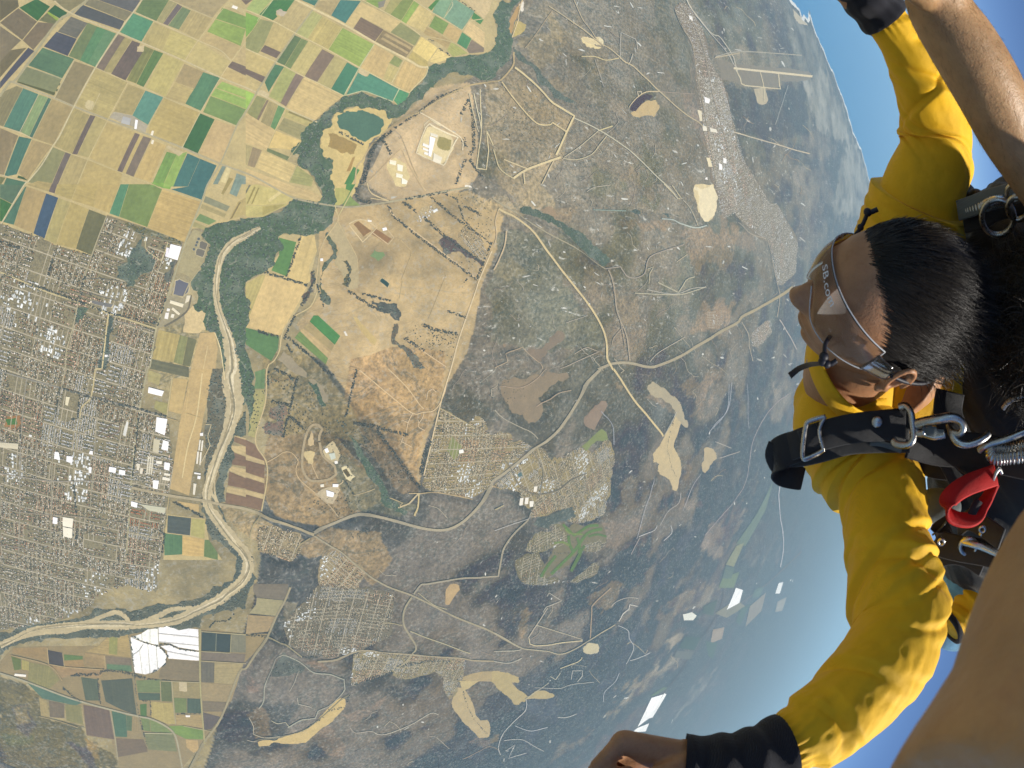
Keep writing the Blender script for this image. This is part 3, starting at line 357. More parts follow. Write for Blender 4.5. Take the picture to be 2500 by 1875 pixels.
ROADS = [ # tile, line, width in picture px, colour, name
 (1, '790,0 640,120 500,220 160,700 90,740 0,870', 6, (172, 168, 136), 'highway'), (1, '490,10 640,120 1065,297 1300,395 1660,550 1985,700 2212,790 2:190,880 2:350,972 2:640,1100', 3.4, (204, 192, 150), 'farm_road'), (1, '100,735 490,885 665,960 980,1080 1330,1210 1640,1330 1970,1470 2212,1560 2:130,1620 4:400,110 4:560,155 4:800,195 4:960,205 4:1280,160 4:1560,110 4:1840,55 4:2000,30', 4.2, (178, 172, 142), 'road'), (1, '1280,0 1200,110 1065,297 860,610 670,955 540,1220 480,1312 380,1480 250,1640 3:215,10 3:10,360', 3, (206, 196, 156), 'farm_road'), (1, '1210,110 1780,365 1990,460 2080,555', 2, (206, 194, 150), 'farm_road'), (1, '1500,-10 1910,165', 2, (200, 188, 146), 'farm_road'), (1, '2030,50 1780,370 1665,550', 1.6, (206, 192, 146), 'farm_track'), (1, '2212,380 2080,555 1985,700 1810,1000 1640,1330', 2, (204, 190, 144), 'farm_track'), (1, '860,610 1150,740 1310,795 1480,880 1800,1010 2130,1135', 1.8, (200, 188, 142), 'farm_road'),
 (1, '670,540 490,885', 2, (196, 188, 150), 'farm_track'), (1, '1150,745 970,1080 800,1420 700,1659', 1.8, (206, 192, 142), 'farm_track'), (1, '480,1312 640,1385 800,1440 1100,1560 1370,1659 3:1460,40 3:1810,155', 1.8, (200, 186, 138), 'farm_road'), (1, '0,1140 170,1190 290,1245', 2, (204, 192, 150), 'farm_road'), (1, '0,1572 250,1640', 2.2, (204, 192, 150), 'farm_road'), (1, '350,850 180,1190', 1.5, (206, 194, 150), 'farm_track'), (1, '470,890 290,1250', 1.4, (190, 182, 140), 'farm_track'), (1, '900,840 830,990', 1.4, (210, 196, 150), 'farm_track'),
 (2, '660,0 600,90 445,300 270,560 100,830 0,1010 1:2130,1135 1:1985,1470 1:1870,1659 3:1820,140 3:1670,520 3:1530,950 3:1410,1290 3:1350,1640 5:1330,0 5:1250,400 5:1200,800 5:1170,1200 5:1140,1659', 4.0, (176, 172, 140), 'road'), (2, '440,-5 605,80 880,220 1170,390 1440,530 1560,600 1640,605', 5, (222, 206, 156), 'road'), (2, '0,90 240,190 445,300 680,420 1020,610 1110,655 1380,800 1470,835 1530,770 1610,690 1640,610', 2.6, (216, 202, 150), 'farm_road'), (2, '0,440 110,490 270,560 520,690 640,745 880,865', 2.4, (214, 200, 150), 'farm_road'), (2, '1045,0 1400,195 1570,320', 2.2, (214, 200, 150), 'farm_road'), (2, '1505,0 1700,130 1945,275 2000,200 2140,170', 2, (210, 198, 150), 'farm_track'), (2, '1570,320 1850,380 2000,480', 1.6, (206, 192, 146), 'farm_track'), (2, '1155,400 1020,610 880,865 1040,820 1200,870 1320,915 1380,800', 2, (196, 204, 160), 'farm_track'), (2, '1430,530 1310,750', 1.8, (214, 200, 152), 'farm_track'), (2, '870,245 740,450', 1.2, (206, 196, 140), 'farm_track'), (2, '1700,140 1640,250', 1, (206, 196, 140), 'farm_track'), (2, '360,970 180,1350 0,1290', 1.6, (210, 192, 140), 'farm_track'), (2, '150,1360 80,1510', 1.2, (210, 192, 140), 'farm_track'), (2, '245,0 100,190', 1.6, (190, 200, 150), 'farm_track'), (2, '1850,20 1860,50 1780,165', 1.8, (196, 200, 160), 'farm_track'), (2, '390,1640 460,1480 370,1450 500,1270', 1.4, (204, 190, 140), 'farm_track'),
 # centre
 (2, '980,1659 1000,1500 1050,1440 1120,1320 1240,1200 1380,1090 1540,1020 1760,890 1960,790 2090,760 2212,740 9:60,730 9:170,600 9:200,470', 3.6, (200, 180, 136), 'road'), (2, '1540,1020 1740,1130 1920,1250 1930,1360', 2.6, (236, 220, 180), 'road'), (2, '1600,1160 1590,1130 1640,1085 1740,1140', 2, (226, 212, 170), 'perimeter_road'), (2, '1610,1160 1535,1360 1550,1390 1770,1490 1790,1470 1880,1270 1870,1230 1640,1120 1605,1160', 3, (238, 226, 186), 'perimeter_road'), (2, '1090,1640 1380,1350 1400,1370 1560,1659 4:1610,60', 2.4, (216, 192, 146), 'road'), (2, '1380,1240 1560,1659', 1, (196, 176, 136), 'track'), (2, '2090,810 2100,1170 2080,1350 2060,1520 2150,1530 2170,1360 2150,1180 2212,1310', 2.4, (220, 206, 160), 'track'), (2, '1990,850 2060,1160 2080,1185', 2, (214, 204, 166), 'track'),
 (2, '2035,850 2100,1170', 2.2, (222, 214, 176), 'dyke'),
 (4, '800,190 830,290 990,0', 2.4, (206, 196, 140), 'track'), (4, '800,230 830,320 720,480 690,540 660,640 620,980', 2.6, (206, 186, 140), 'track'), (4, '820,310 870,420 990,640 1010,800', 1.4, (206, 186, 140), 'track'), (4, '925,360 1000,320 1090,330 1180,390 1050,520 930,370', 2.6, (222, 202, 156), 'track'), (4, '1130,430 1280,540 1330,480 1250,380', 2.2, (214, 192, 150), 'track'), (4, '1280,185 1330,280 1590,480 2090,860', 3, (212, 190, 150), 'road'), (4, '2212,600 2100,860 2060,980 1920,1380 1850,1640 6:1780,210 6:1740,360 6:1600,960', 3.0, (222, 202, 160), 'firebreak'), (4, '1070,0 1110,90 1280,150', 2.2, (218, 198, 150), 'road'), (4, '1110,130 1280,150', 1.6, (218, 198, 150), 'road'), (4, '1420,1380 1650,1540 1800,1640', 2.2, (214, 190, 150), 'track'), (4, '640,970 580,1100 420,1200 330,1330 300,1500 250,1590 6:190,0 6:175,300 6:85,640 6:180,830 6:190,1000 6:140,1280', 3.2, (206, 188, 140), 'road'), (4, '910,1400 1000,1640', 1.6, (202, 174, 130), 'track'), (4, '1800,820 1720,1020 1640,1220', 1, (206, 186, 140), 'track'), (4, '1410,870 1380,1030', 1.4, (206, 186, 140), 'track'), (4, '1390,500 1460,570 1490,620 1440,760 1400,860', 1.2, (206, 184, 136), 'track'),
 (6, '1020,10 1320,260 1500,400 1600,390 1680,380 1740,320 1790,200 1800,130', 2.4, (222, 196, 150), 'track'), (6, '1280,0 1450,170 1560,320 1600,360', 2.2, (220, 196, 150), 'track'), (6, '1500,400 1460,480 1440,580', 1.8, (222, 198, 156), 'track'), (6, '1400,460 1460,485', 1.8, (222, 198, 156), 'track'), (6, '1600,390 1590,440 1550,500 1560,530 1610,555', 1.8, (222, 198, 156), 'track'), (6, '1545,455 1555,490', 1.6, (222, 198, 156), 'track'), (6, '1410,620 1390,680', 1.6, (222, 198, 156), 'track'), (6, '1400,655 1495,705', 1.8, (222, 198, 156), 'track'), (6, '1625,280 1640,200 1680,180 1710,210', 1.8, (222, 198, 156), 'track'), (6, '190,840 280,790 340,750 410,755 470,830 450,900 480,990 640,1130', 2.2, (206, 182, 140), 'track'), (6, '660,660 660,600 685,540 650,505 600,505 560,550 530,640 510,760 510,900 560,990 640,1010 760,990 810,950 800,880 690,780 670,700 660,650', 6, (176, 162, 132), 'test_track'), (6, '640,1130 760,1240 830,1330', 2, (196, 178, 142), 'road'), (6, '650,990 600,880 590,840', 1.6, (214, 192, 150), 'track'), (6, '830,1050 870,1020 870,1000', 2.4, (206, 190, 150), 'road'), (6, '970,1140 1080,1110 1160,1080', 1.8, (196, 180, 140), 'track'), (6, '1290,1160 1400,1200 1380,1250', 2, (200, 184, 140), 'track'), (6, '1530,1100 1480,1150 1410,1230 1370,1250', 3.6, (206, 190, 150), 'track'), (6, '1530,1100 1520,1220 1500,1310', 3.6, (206, 190, 140), 'track'), (6, '1440,1100 1700,1110 2030,1170', 2, (206, 184, 140), 'track'), (6, '1740,350 2000,500 2060,540', 1.4, (200, 190, 150), 'street'),
 (5, '1190,1070 1530,1140 1800,1180 1990,1220 2212,1260 6:150,1310 6:350,1390 6:600,1470', 6.5, (178, 168, 138), 'highway'), (6, '600,1455 740,1410 960,1320 1080,1305 1200,1320 1500,1400 1740,1440 1880,1400 2010,1290 2212,1050 11:0,1020 11:180,890 11:480,630 11:600,500 11:720,320 11:850,110 11:950,0 10:930,1659 10:1040,1610 10:1200,1600 10:1400,1640 10:1520,1610 10:1690,1540 10:2000,1350 10:2212,1230 13:720,1370 13:880,1280 13:940,1240', 6.5, (172, 166, 144), 'highway'), (6, '600,1480 760,1580 860,1650 8:1050,-120 8:1250,0 8:1500,100 8:1800,250 8:2100,370 8:2212,425 12:110,490 12:250,560', 4, (170, 164, 140), 'road'), (6, '140,1290 70,1400 40,1520 80,1640', 3, (176, 166, 130), 'road'), (6, '560,1500 480,1590 440,1659', 2.6, (170, 160, 128), 'road'),
 (11, '360,1290 300,1350 180,1470 100,1580 70,1659 0:1070,1240 0:1000,1245 0:920,1260 8:1570,0 8:1500,80', 4, (166, 162, 144), 'road'), (8, '1480,110 1410,220 1400,340 1460,450 1510,540 1500,620 1430,710 1350,760', 4.5, (164, 160, 138), 'road'), (8, '1390,350 1230,350', 2, (180, 172, 140), 'road'), (8, '640,690 800,680 960,620 1080,600 1400,630 1900,665 2212,680', 3.6, (172, 164, 140), 'road'), (8, '180,480 250,480 330,520 420,590 500,650', 2.6, (176, 168, 136), 'road'), (8, '400,30 350,150 270,300 190,480 90,620 0,760 7:2150,800 7:1990,1200 7:1830,1430 7:1700,1659', 5, (166, 160, 134), 'highway'), (8, '110,1100 150,1030 160,880 230,760 260,660 340,640 480,700 600,780 760,800 870,840 880,930 780,1060 640,1130 620,1200 500,1210 370,1280', 2.4, (172, 176, 160), 'track'), (8, '220,1210 280,1240 350,1230 380,1270', 1.6, (186, 184, 160), 'track'), (8, '450,1000 460,1060 580,1090', 1.4, (190, 188, 170), 'track'), (8, '380,940 480,780', 1.2, (186, 184, 166), 'track'), (8, '1460,405 1700,500 2000,610', 2.2, (190, 184, 150), 'track'), (8, '1540,70 1680,180 1800,220', 1.6, (190, 184, 150), 'track'), (8, '1150,1330 1250,1340 1480,1250 1650,1150 1720,1165', 1.6, (190, 188, 170), 'track'), (8, '870,560 850,800 860,1300', .001, (0, 0, 0), 'track'), (8, '930,1280 980,1330 1110,1310 1180,1340', 1.4, (186, 180, 164), 'track'), (8, '100,1410 0,1380', 1.4, (186, 180, 164), 'track'), (8, '60,1395 300,1370 510,1320 680,1200 920,980', 1.8, (150, 150, 130), 'track'), (8, '20,1180 60,1260 60,1330 150,1370 300,1360', 1.6, (190, 184, 160), 'track'),
 (11, '640,1400 740,1500 860,1420 960,1410', 6, (104, 142, 96), 'fairway'), (11, '690,1500 700,1580 740,1659', 7, (102, 138, 94), 'fairway'), (11, '770,1520 790,1600 780,1659', 6, (104, 142, 96), 'fairway'), (11, '870,1510 950,1490 1030,1510', 5, (102, 138, 94), 'fairway'), (11, '560,1570 640,1560 700,1590', 5, (124, 150, 106), 'fairway'), (11, '660,1440 700,1480 820,1490', 4, (126, 152, 106), 'fairway'), (0, '1190,1240 1215,1215 1240,1190 1268,1152 1300,1142', 7, (104, 142, 96), 'fairway'), (0, '1168,1246 1180,1225 1200,1200', 7, (102, 138, 94), 'fairway'), (0, '1230,1232 1245,1205 1262,1178', 6, (102, 138, 94), 'fairway'),
 # city
 (3, '0,800 30,800 420,965 710,1060 980,1160 1410,1300', 4, (196, 184, 140), 'avenue'), (5, '0,20 240,90 830,250 1240,360 1500,430', 3.2, (150, 150, 140), 'avenue'), (5, '240,90 200,500 180,900 180,1300 170,1659', 2.6, (156, 154, 140), 'street'), (5, '560,140 500,500 470,900 460,1300 450,1659', 2.6, (156, 154, 136), 'street'), (3, '960,290 820,660 720,1000 660,1280 600,1500 590,1659 5:560,140', 2.8, (176, 170, 140), 'street'), (5, '720,440 740,340 820,250 860,0', 3.2, (200, 186, 140), 'street'), (5, '860,300 870,500 830,1000 810,1300', 2.2, (160, 158, 140), 'street'), (5, '660,950 690,600 720,440', 3, (160, 156, 130), 'street'), (3, '980,1160 960,1300 920,1659 5:860,0', 3.6, (212, 196, 146), 'street'), (5, '0,650 330,740 660,850', 2, (160, 158, 144), 'street'), (5, '0,940 460,1010 830,1010 1190,1070', 3, (160, 156, 142), 'avenue'), (5, '0,1240 180,1290 700,1330 1140,1390', 2.2, (156, 152, 136), 'street'), (5, '1500,440 1600,470', 2.4, (190, 170, 124), 'street'), (5, '0,1580 450,1659', 2, (156, 152, 140), 'street'), (5, '1550,80 1500,430', 2, (206, 190, 140), 'street'), (5, '330,560 330,1180', 1.8, (150, 148, 136), 'street'), (5, '1520,1150 1500,1310', 2.2, (186, 172, 130), 'street'), (5, '1170,1140 1500,1180', 2.2, (160, 158, 140), 'street'), (3, '100,870 60,1100 20,1400', 2.2, (160, 158, 140), 'street'), (3, '220,470 170,640 130,800', 2, (166, 162, 140), 'street'), (3, '380,960 340,1400', 1.8, (160, 158, 140), 'street'), (3, '820,700 980,720 1040,740', 1.6, (166, 162, 140), 'street'), (3, '500,560 720,640 830,660', 1.6, (170, 162, 136), 'street'), (3, '740,990 850,990 1060,1050 1080,870 930,850 780,850', 1.8, (120, 124, 118), 'street'), (3, '900,480 990,470 1040,370', 1.8, (124, 124, 112), 'street'), (3, '1010,450 970,530 1000,600 1050,630 1130,590 1160,510 1200,440', 2.0, (120, 120, 110), 'street'), (3, '1000,530 1090,590', 1.6, (124, 124, 112), 'street'), (3, '970,600 890,630', 1.6, (124, 124, 112), 'street'), (3, '1020,620 995,670', 1.6, (124, 124, 112), 'street'), (3, '1110,620 1120,680 1080,690', 1.6, (124, 124, 112), 'street'), (3, '1310,480 1310,560 1340,610 1450,690 1490,600 1510,520', 2, (206, 196, 150), 'street'), (3, '1720,1000 1690,1130 1600,1210 1480,1280', 4, (122, 122, 112), 'street'), (3, '960,345 1100,380 1180,400 1230,440 1300,450 1380,490 1600,520', 2.2, (150, 150, 130), 'canal'), (3, '720,1280 850,1170 910,1190 880,1340', 1.8, (160, 158, 140), 'street'), (3, '1000,1300 1040,1230 1180,1260 1380,1320', 1.6, (156, 156, 146), 'street'), (3, '1180,1380 1220,1300 1280,1310', 1.6, (156, 156, 146), 'street'), (3, '1040,1600 1100,1540 1220,1560 1240,1659', 1.8, (160, 160, 150), 'street'), (3, '1060,1480 1200,1440 1300,1330', 1.6, (156, 156, 146), 'street'), (3, '1010,1360 1080,1380 1160,1480', 1.6, (156, 156, 146), 'street'), (3, '1540,880 1530,1000 1650,1010 1700,900 1800,760', 2, (190, 180, 140), 'track'), (3, '1640,520 1500,950', 2.2, (130, 128, 120), 'street'),
 (5, '880,600 1000,500 1120,460', 1.8, (130, 118, 108), 'street'), (5, '920,620 1060,570 1080,500', 1.8, (140, 122, 110), 'street'), (5, '930,340 900,420 1040,340 1220,400 1200,500', 1.8, (156, 146, 122), 'street'), (5, '1000,120 1010,50 1060,30 1150,100 1130,180 1010,190', 1.6, (150, 152, 142), 'street'), (5, '760,560 830,540 810,600', 1.8, (196, 184, 140), 'street'),
 (5, '1820,40 1770,420 1690,700 1640,980', 3.0, (226, 206, 150), 'runway'), (5, '1700,180 1660,480 1600,880', 1.6, (214, 190, 132), 'taxiway'), (5, '1670,400 1800,440', 1.4, (214, 190, 132), 'taxiway'), (3, '1870,1450 1830,1659', 2, (222, 200, 146), 'taxiway'), (3, '1930,1330 1980,1470 2010,1659 5:2020,100', 2.2, (232, 214, 160), 'track'), (5, '1890,690 1870,600 1900,500 1850,500', 1.6, (214, 200, 156), 'track'), (5, '1890,690 1800,860', 1.8, (206, 190, 150), 'track'),
 # white fields and lower farmland
 (7, '1800,400 1800,890 1840,1430', 3.6, (176, 172, 130), 'road'), (7, '1160,460 1190,700 1240,1180 1300,1400 1340,1500', 3, (150, 146, 124), 'road'), (7, '100,640 440,730 560,870', 2.2, (176, 160, 124), 'farm_road'), (7, '0,800 220,870 560,1000 780,1070 1000,1130 1250,1190 1350,1210 1480,1270 1570,1350 1610,1500 1640,1659', 4, (172, 170, 146), 'road'), (7, '1300,1340 1550,1345', 2, (190, 186, 152), 'farm_track'), (7, '990,1130 1030,1350 1060,1580', 3.2, (166, 162, 138), 'farm_road'), (7, '1545,870 1560,1080 1580,1260', 2.6, (176, 170, 138), 'farm_road'), (7, '1440,870 1450,1060', 1.6, (176, 170, 138), 'farm_track'), (7, '1450,870 1800,885', 2, (176, 168, 134), 'farm_track'), (7, '1810,690 2212,715', 2, (180, 170, 134), 'farm_track'), (7, '1810,425 2212,455', 2, (186, 178, 140), 'farm_track'), (7, '2080,455 2070,620 1810,605', 1.6, (176, 170, 134), 'farm_track'), (7, '1945,445 1940,605', 1.4, (150, 160, 140), 'farm_track'), (7, '425,570 440,720 580,745 940,770', 1.8, (190, 170, 130), 'farm_track'), (7, '565,620 580,745', 1.6, (176, 166, 130), 'farm_track'), (7, '1650,1275 1900,1325', 2, (176, 168, 134), 'farm_track'), (7, '350,1190 520,1230 700,1290', 2, (168, 156, 124), 'track'), (7, '1440,980 1640,1659', .001, (0, 0, 0), 'track'), (7, '940,640 950,765', 1.4, (186, 172, 134), 'farm_track'),
 (7, '1425,400 1428,550', 1.4, (190, 190, 176), 'farm_track'), (7, '1350,410 1350,545', 1.2, (196, 196, 182), 'farm_track'), (7, '1275,450 1280,520', 1.2, (196, 196, 182), 'farm_track'), (7, '1425,445 1785,480', 1.2, (196, 196, 182), 'farm_track'), (7, '1430,520 1790,555', 1.2, (200, 200, 186), 'farm_track'), (7, '1500,605 1790,660', 1.1, (196, 196, 182), 'farm_track'), (7, '1330,545 1350,810', 1.2, (176, 176, 160), 'farm_track'), (7, '1405,560 1420,780', 1.2, (176, 176, 160), 'farm_track'), (7, '1255,590 1280,810', 1.2, (176, 176, 160), 'farm_track'), (7, '1290,540 1250,600 1190,640', 1.2, (186, 186, 170), 'farm_track'),
 # hills to the north
 (10, '60,220 320,400 480,620 700,900 880,1130 970,1300 1000,1450 1010,1570 1060,1659 11:1070,0 11:1230,230 11:1380,420 11:1530,605', 4.6, (216, 198, 150), 'firebreak'), (10, '0,130 200,260 420,410 720,570 1010,760', 2.6, (176, 170, 144), 'road'), (10, '1030,770 1070,900 1100,1150 1180,1350 1215,1580', 3, (176, 166, 146), 'road'), (10, '1010,760 1130,740 1180,820 1260,840 1340,800 1370,690 1430,630 1700,540', 2.6, (168, 162, 150), 'road'), (10, '1170,1450 1130,1250 1100,1150', 1.6, (176, 166, 146), 'track'), (10, '1260,975 1340,980 1640,990 1780,960 1900,920', 2.4, (186, 184, 160), 'track'), (10, '1470,880 1650,970 1720,860 1800,830', 2.4, (186, 184, 160), 'track'), (10, '1380,890 1390,800 1430,740 1370,760', 1.8, (196, 190, 160), 'track'), (10, '1510,310 1620,320 1660,350 1800,390 1920,370', 3, (186, 200, 190), 'road'), (10, '1520,0 1650,130 1690,130 1590,10', 2.4, (200, 190, 156), 'track'), (10, '1700,140 1760,220 1830,370', 1.8, (190, 184, 160), 'track'), (10, '830,70 900,30 1040,10', 1.4, (196, 190, 170), 'track'), (10, '110,420 90,560 40,690 0,770', 3, (206, 186, 150), 'track'), (10, '60,220 30,330 40,460 20,540', 2, (212, 190, 150), 'track'), (10, '640,1240 830,1180', 1.3, (180, 174, 160), 'track'), (10, '0,1640 110,1590 100,1520 250,1460 430,1610 440,1659', 1.6, (196, 176, 146), 'track'), (10, '1400,1590 1480,1510 1720,1370', 1.6, (186, 180, 164), 'track'), (10, '720,1520 830,1460 930,1500 600,1659', 1.6, (186, 174, 156), 'track'), (10, '1050,1440 1060,1380 1150,1280', 1.4, (176, 166, 150), 'track'), (10, '1630,700 1730,630', 1.4, (200, 190, 160), 'track'), (10, '900,230 1200,240', 2, (150, 176, 166), 'track'),
 (9, '60,750 180,910 350,1090 420,1130 500,1130 520,1110', 3, (216, 198, 150), 'firebreak'), (9, '520,1110 650,1190', 3.6, (214, 196, 150), 'firebreak'), (9, '180,620 260,680 420,830 530,940 720,1050 650,1200 560,1400', 4.6, (220, 204, 156), 'firebreak'), (9, '600,1420 540,1440 300,1530 180,1610', 5.5, (218, 202, 156), 'firebreak'), (9, '180,1610 60,1530 20,1420 0,1350', 2.4, (206, 194, 150), 'track'), (9, '90,1440 320,1530', 2.6, (214, 198, 156), 'firebreak'), (9, '270,1540 280,1659', 2.8, (216, 200, 156), 'firebreak'), (9, '540,1450 430,1659', 2.8, (206, 192, 156), 'track'), (9, '620,1430 750,1440 890,1390 960,1300 1010,1230', 2.2, (196, 188, 156), 'track'), (9, '630,1420 780,1320 940,1180', 2, (196, 188, 160), 'track'), (9, '720,1070 950,1180 1200,1350 1360,1500 1530,1659 10:1650,130', 2.6, (196, 194, 170), 'road'), (9, '940,1180 1060,1140', 3, (206, 196, 150), 'track'), (9, '490,70 700,210 950,370 1160,550 1240,600 1480,820 1700,1010 1900,1140', 2.6, (196, 184, 152), 'railway'), (9, '520,110 280,440', 1.4, (186, 170, 140), 'track'), (9, '710,0 790,170 850,250 1000,420', 1.6, (190, 178, 150), 'track'), (9, '780,520 900,520 1000,550 1120,530', 2.4, (206, 194, 150), 'track'), (9, '1210,590 1250,490', 2, (190, 186, 170), 'track'), (9, '1480,830 1380,830 1300,880 1220,970', 2.4, (206, 192, 156), 'track'), (9, '1310,870 1290,830 1330,830 1335,850', 1.8, (206, 196, 170), 'track'), (9, '1130,540 1140,300 1270,360 1290,450', 1.4, (186, 186, 176), 'track'), (9, '240,170 180,340', 2.2, (226, 206, 160), 'road'), (9, '270,0 230,170', 1.8, (226, 206, 160), 'road'), (9, '1480,830 1800,850', 1.4, (170, 160, 150), 'track'), (9, '900,540 980,790', 1, (180, 178, 170), 'track'),
 (9, '1640,80 1700,230 1800,400 1850,700 1910,1000 1980,1400 2020,1659', 2.2, (168, 162, 146), 'avenue'), (9, '1680,30 1800,200 1900,420 1960,720 2000,900 2100,1250 2180,1500', 2.2, (164, 158, 146), 'avenue'), (9, '1740,0 1950,290 2040,340 2160,520 2212,640', 2, (190, 190, 176), 'road'), (9, '2212,480 2000,520', 3, (184, 178, 158), 'road'), (13, '480,0 580,140 640,210 700,290', 1.6, (190, 190, 180), 'road'), (13, '610,245 720,225 980,240', 2, (176, 180, 172), 'road'),
 (13, '690,295 1030,330', 5, (212, 206, 180), 'runway'), (13, '700,300 720,340 740,370 890,385 885,320', 2.6, (206, 200, 172), 'taxiway'), (13, '805,310 820,370 825,440', 2, (206, 200, 172), 'taxiway'), (13, '690,570 780,600 1010,665', 2.6, (196, 190, 170), 'road'), (13, '840,1040 880,1250 870,1370', 1.6, (176, 172, 160), 'road'), (13, '700,960 760,1010 830,1030', 2, (176, 172, 160), 'road'), (13, '880,1380 960,1510', 2, (186, 184, 180), 'road'), (13, '920,370 860,540', 1, (176, 186, 186), 'track'), (13, '300,1250 420,1270 500,1245 560,1240', 1.6, (190, 190, 176), 'track'), (13, '720,1390 750,1450 750,1500 770,1560', 1.8, (186, 180, 164), 'track'),
 (11, '1660,390 1600,500 1540,605', 1.8, (190, 190, 176), 'track'), (11, '2140,120 2100,360 2000,480 1940,560', 1.2, (176, 186, 196), 'track'), (11, '980,380 1060,500 1090,680', 1.2, (170, 180, 190), 'track'), (11, '240,140 560,230', .001, (0, 0, 0), 'track'), (11, '400,340 560,230 700,190', 1.6, (196, 176, 150), 'track'), (11, '60,150 250,170 390,100 480,0', 1.4, (190, 170, 146), 'track'), (11, '0,360 70,430 220,510 330,560 390,620', 2, (180, 176, 156), 'track'), (11, '0,760 80,790 160,880 240,1040 330,1110 430,1130 600,1090 700,1010 850,940', 2.4, (130, 130, 122), 'street'), (11, '430,1130 460,950 440,860 380,760', 2.4, (140, 140, 130), 'street'), (11, '0,1440 350,1320', 1.2, (190, 194, 190), 'track'), (11, '1280,1520 1330,1340 1440,1000', 1.2, (170, 176, 184), 'track'), (11, '1300,1500 1440,1440 1460,1400', 1.6, (196, 200, 200), 'track'), (11, '1530,1540 1600,1470 1590,1400', 1.6, (196, 200, 200), 'track'), (11, '1230,1659 1310,1510', 1.4, (180, 174, 170), 'track'), (11, '1490,1400 1560,1280 1660,1200 1690,1110', 1.2, (180, 180, 180), 'track'), (11, '2040,800 2212,740', 1.8, (176, 174, 170), 'track'), (11, '1990,650 2140,710', 1.4, (186, 184, 176), 'track'), (11, '1700,1270 1790,1050 1870,950', 1.2, (176, 176, 180), 'track'), (11, '0,1250 80,1210', 2, (190, 180, 140), 'track'),
 (12, '300,470 480,200', 2, (190, 184, 166), 'track'), (12, '310,470 370,540 800,500', 2.4, (206, 196, 160), 'track'), (12, '370,350 800,490', 1.8, (190, 184, 160), 'track'), (12, '440,240 470,190 610,140 500,70 480,100', 1.6, (186, 184, 170), 'track'), (12, '0,420 110,480 250,560 470,590 600,620 760,560 1100,360', 2.6, (176, 172, 150), 'road'), (12, '870,480 880,240 900,170 1060,30', 2.6, (176, 160, 140), 'track'), (12, '1130,330 1170,260 1220,220 1230,180 1290,190', 1.8, (206, 206, 196), 'track'), (12, '1060,190 1100,150 1200,120 1300,120', 1.4, (186, 184, 176), 'track'), (12, '1130,370 1210,410 1220,480 1260,560 1220,660 1190,710', 1.5, (186, 194, 196), 'track'), (12, '1230,680 1300,660 1410,610', 1.5, (190, 196, 196), 'track'), (12, '600,750 760,690 800,650', 1.8, (200, 194, 160), 'track'), (12, '1130,790 1090,870 1000,960 990,1050', 1.3, (176, 186, 194), 'track'), (12, '300,1040 400,960 500,880', 1.4, (190, 190, 170), 'track'), (12, '310,1040 290,1120 200,1210 80,1330 40,1450 60,1520', 1.4, (190, 194, 190), 'track'), (12, '190,1260 350,1310 490,1280', 1.3, (186, 194, 196), 'track'), (12, '580,1190 660,1190 750,1160', 1.4, (190, 194, 190), 'track'), (12, '90,1390 240,1380 370,1450 460,1500', 1.3, (186, 190, 186), 'track'), (12, '110,1480 190,1430 160,1500 140,1560 300,1510', 1.3, (186, 190, 186), 'track'), (12, '700,850 710,770 800,770 800,820 760,870', 1.3, (190, 194, 186), 'track'), (12, '510,820 560,850 600,790', 1.4, (196, 196, 176), 'track'), (12, '370,920 460,930 600,930 700,900 900,870', 1.2, (180, 184, 176), 'track'), (12, '0,590 180,580 240,570', 1.6, (190, 190, 170), 'track'), (12, '0,680 140,690 250,650', 1.5, (186, 186, 170), 'track'), (12, '2000,180 1960,300', .001, (0, 0, 0), 'track'),
 (12, '1420,1220 1560,960 1720,740 1900,460 2040,240 2080,60', 1.6, (110, 126, 140), 'highway'), (14, '890,400 880,500 900,680 890,790', 1.8, (180, 190, 200), 'road'), (14, '620,1010 800,890 980,720', 1.8, (130, 145, 160), 'highway'), (14, '660,0 650,110 590,190', 1.2, (170, 180, 190), 'track'), (14, '740,0 750,190', 1, (170, 180, 190), 'track'), (14, '920,40 830,120 760,260 720,450 560,650', 1.2, (176, 170, 176), 'track'),
]
SAND = [ # dry river bed: tile, line, widths (picture px along the line)
 (4, '130,390 3:2212,460 3:2090,530 3:2000,640 3:1960,780 3:1945,950 3:1960,1100 3:2010,1260 3:2060,1420 3:2090,1640 5:2080,80 5:2110,300 5:2090,430 5:2040,600 5:1960,800 5:1900,980 5:1860,1130 5:1880,1250 5:1980,1390 5:2090,1530 5:2200,1659 0:536,1225 0:522,1256 0:490,1282 7:1960,150 7:1770,240 7:1560,330 7:1250,370 7:1100,370 7:800,370 7:520,390 7:300,420 7:120,500 7:0,550', [6, 14, 16, 14, 12, 14, 12, 14, 22, 24, 34, 40, 34, 26, 22, 20, 18, 18, 18, 22, 22, 22, 24, 22, 20, 22, 20, 20, 16, 14, 22, 14, 16, 14, 12, 14]),
 (7, '1760,210 1550,230 1420,290 1300,340 1180,350', [6, 10, 12, 10, 6]), (7, '1180,370 1120,290 1040,255 900,300 760,350 500,390', [6, 9, 10, 8, 8, 6]), (7, '780,390 600,430 400,440 250,470 60,530', [5, 8, 7, 6, 6]), (5, '1960,740 1890,880 1860,1000', [4, 7, 4]), (5, '1910,1020 1900,1100 1950,1200', [3, 5, 4]), (5, '1990,1250 1940,1150 1930,1010', [2, 4, 2])]
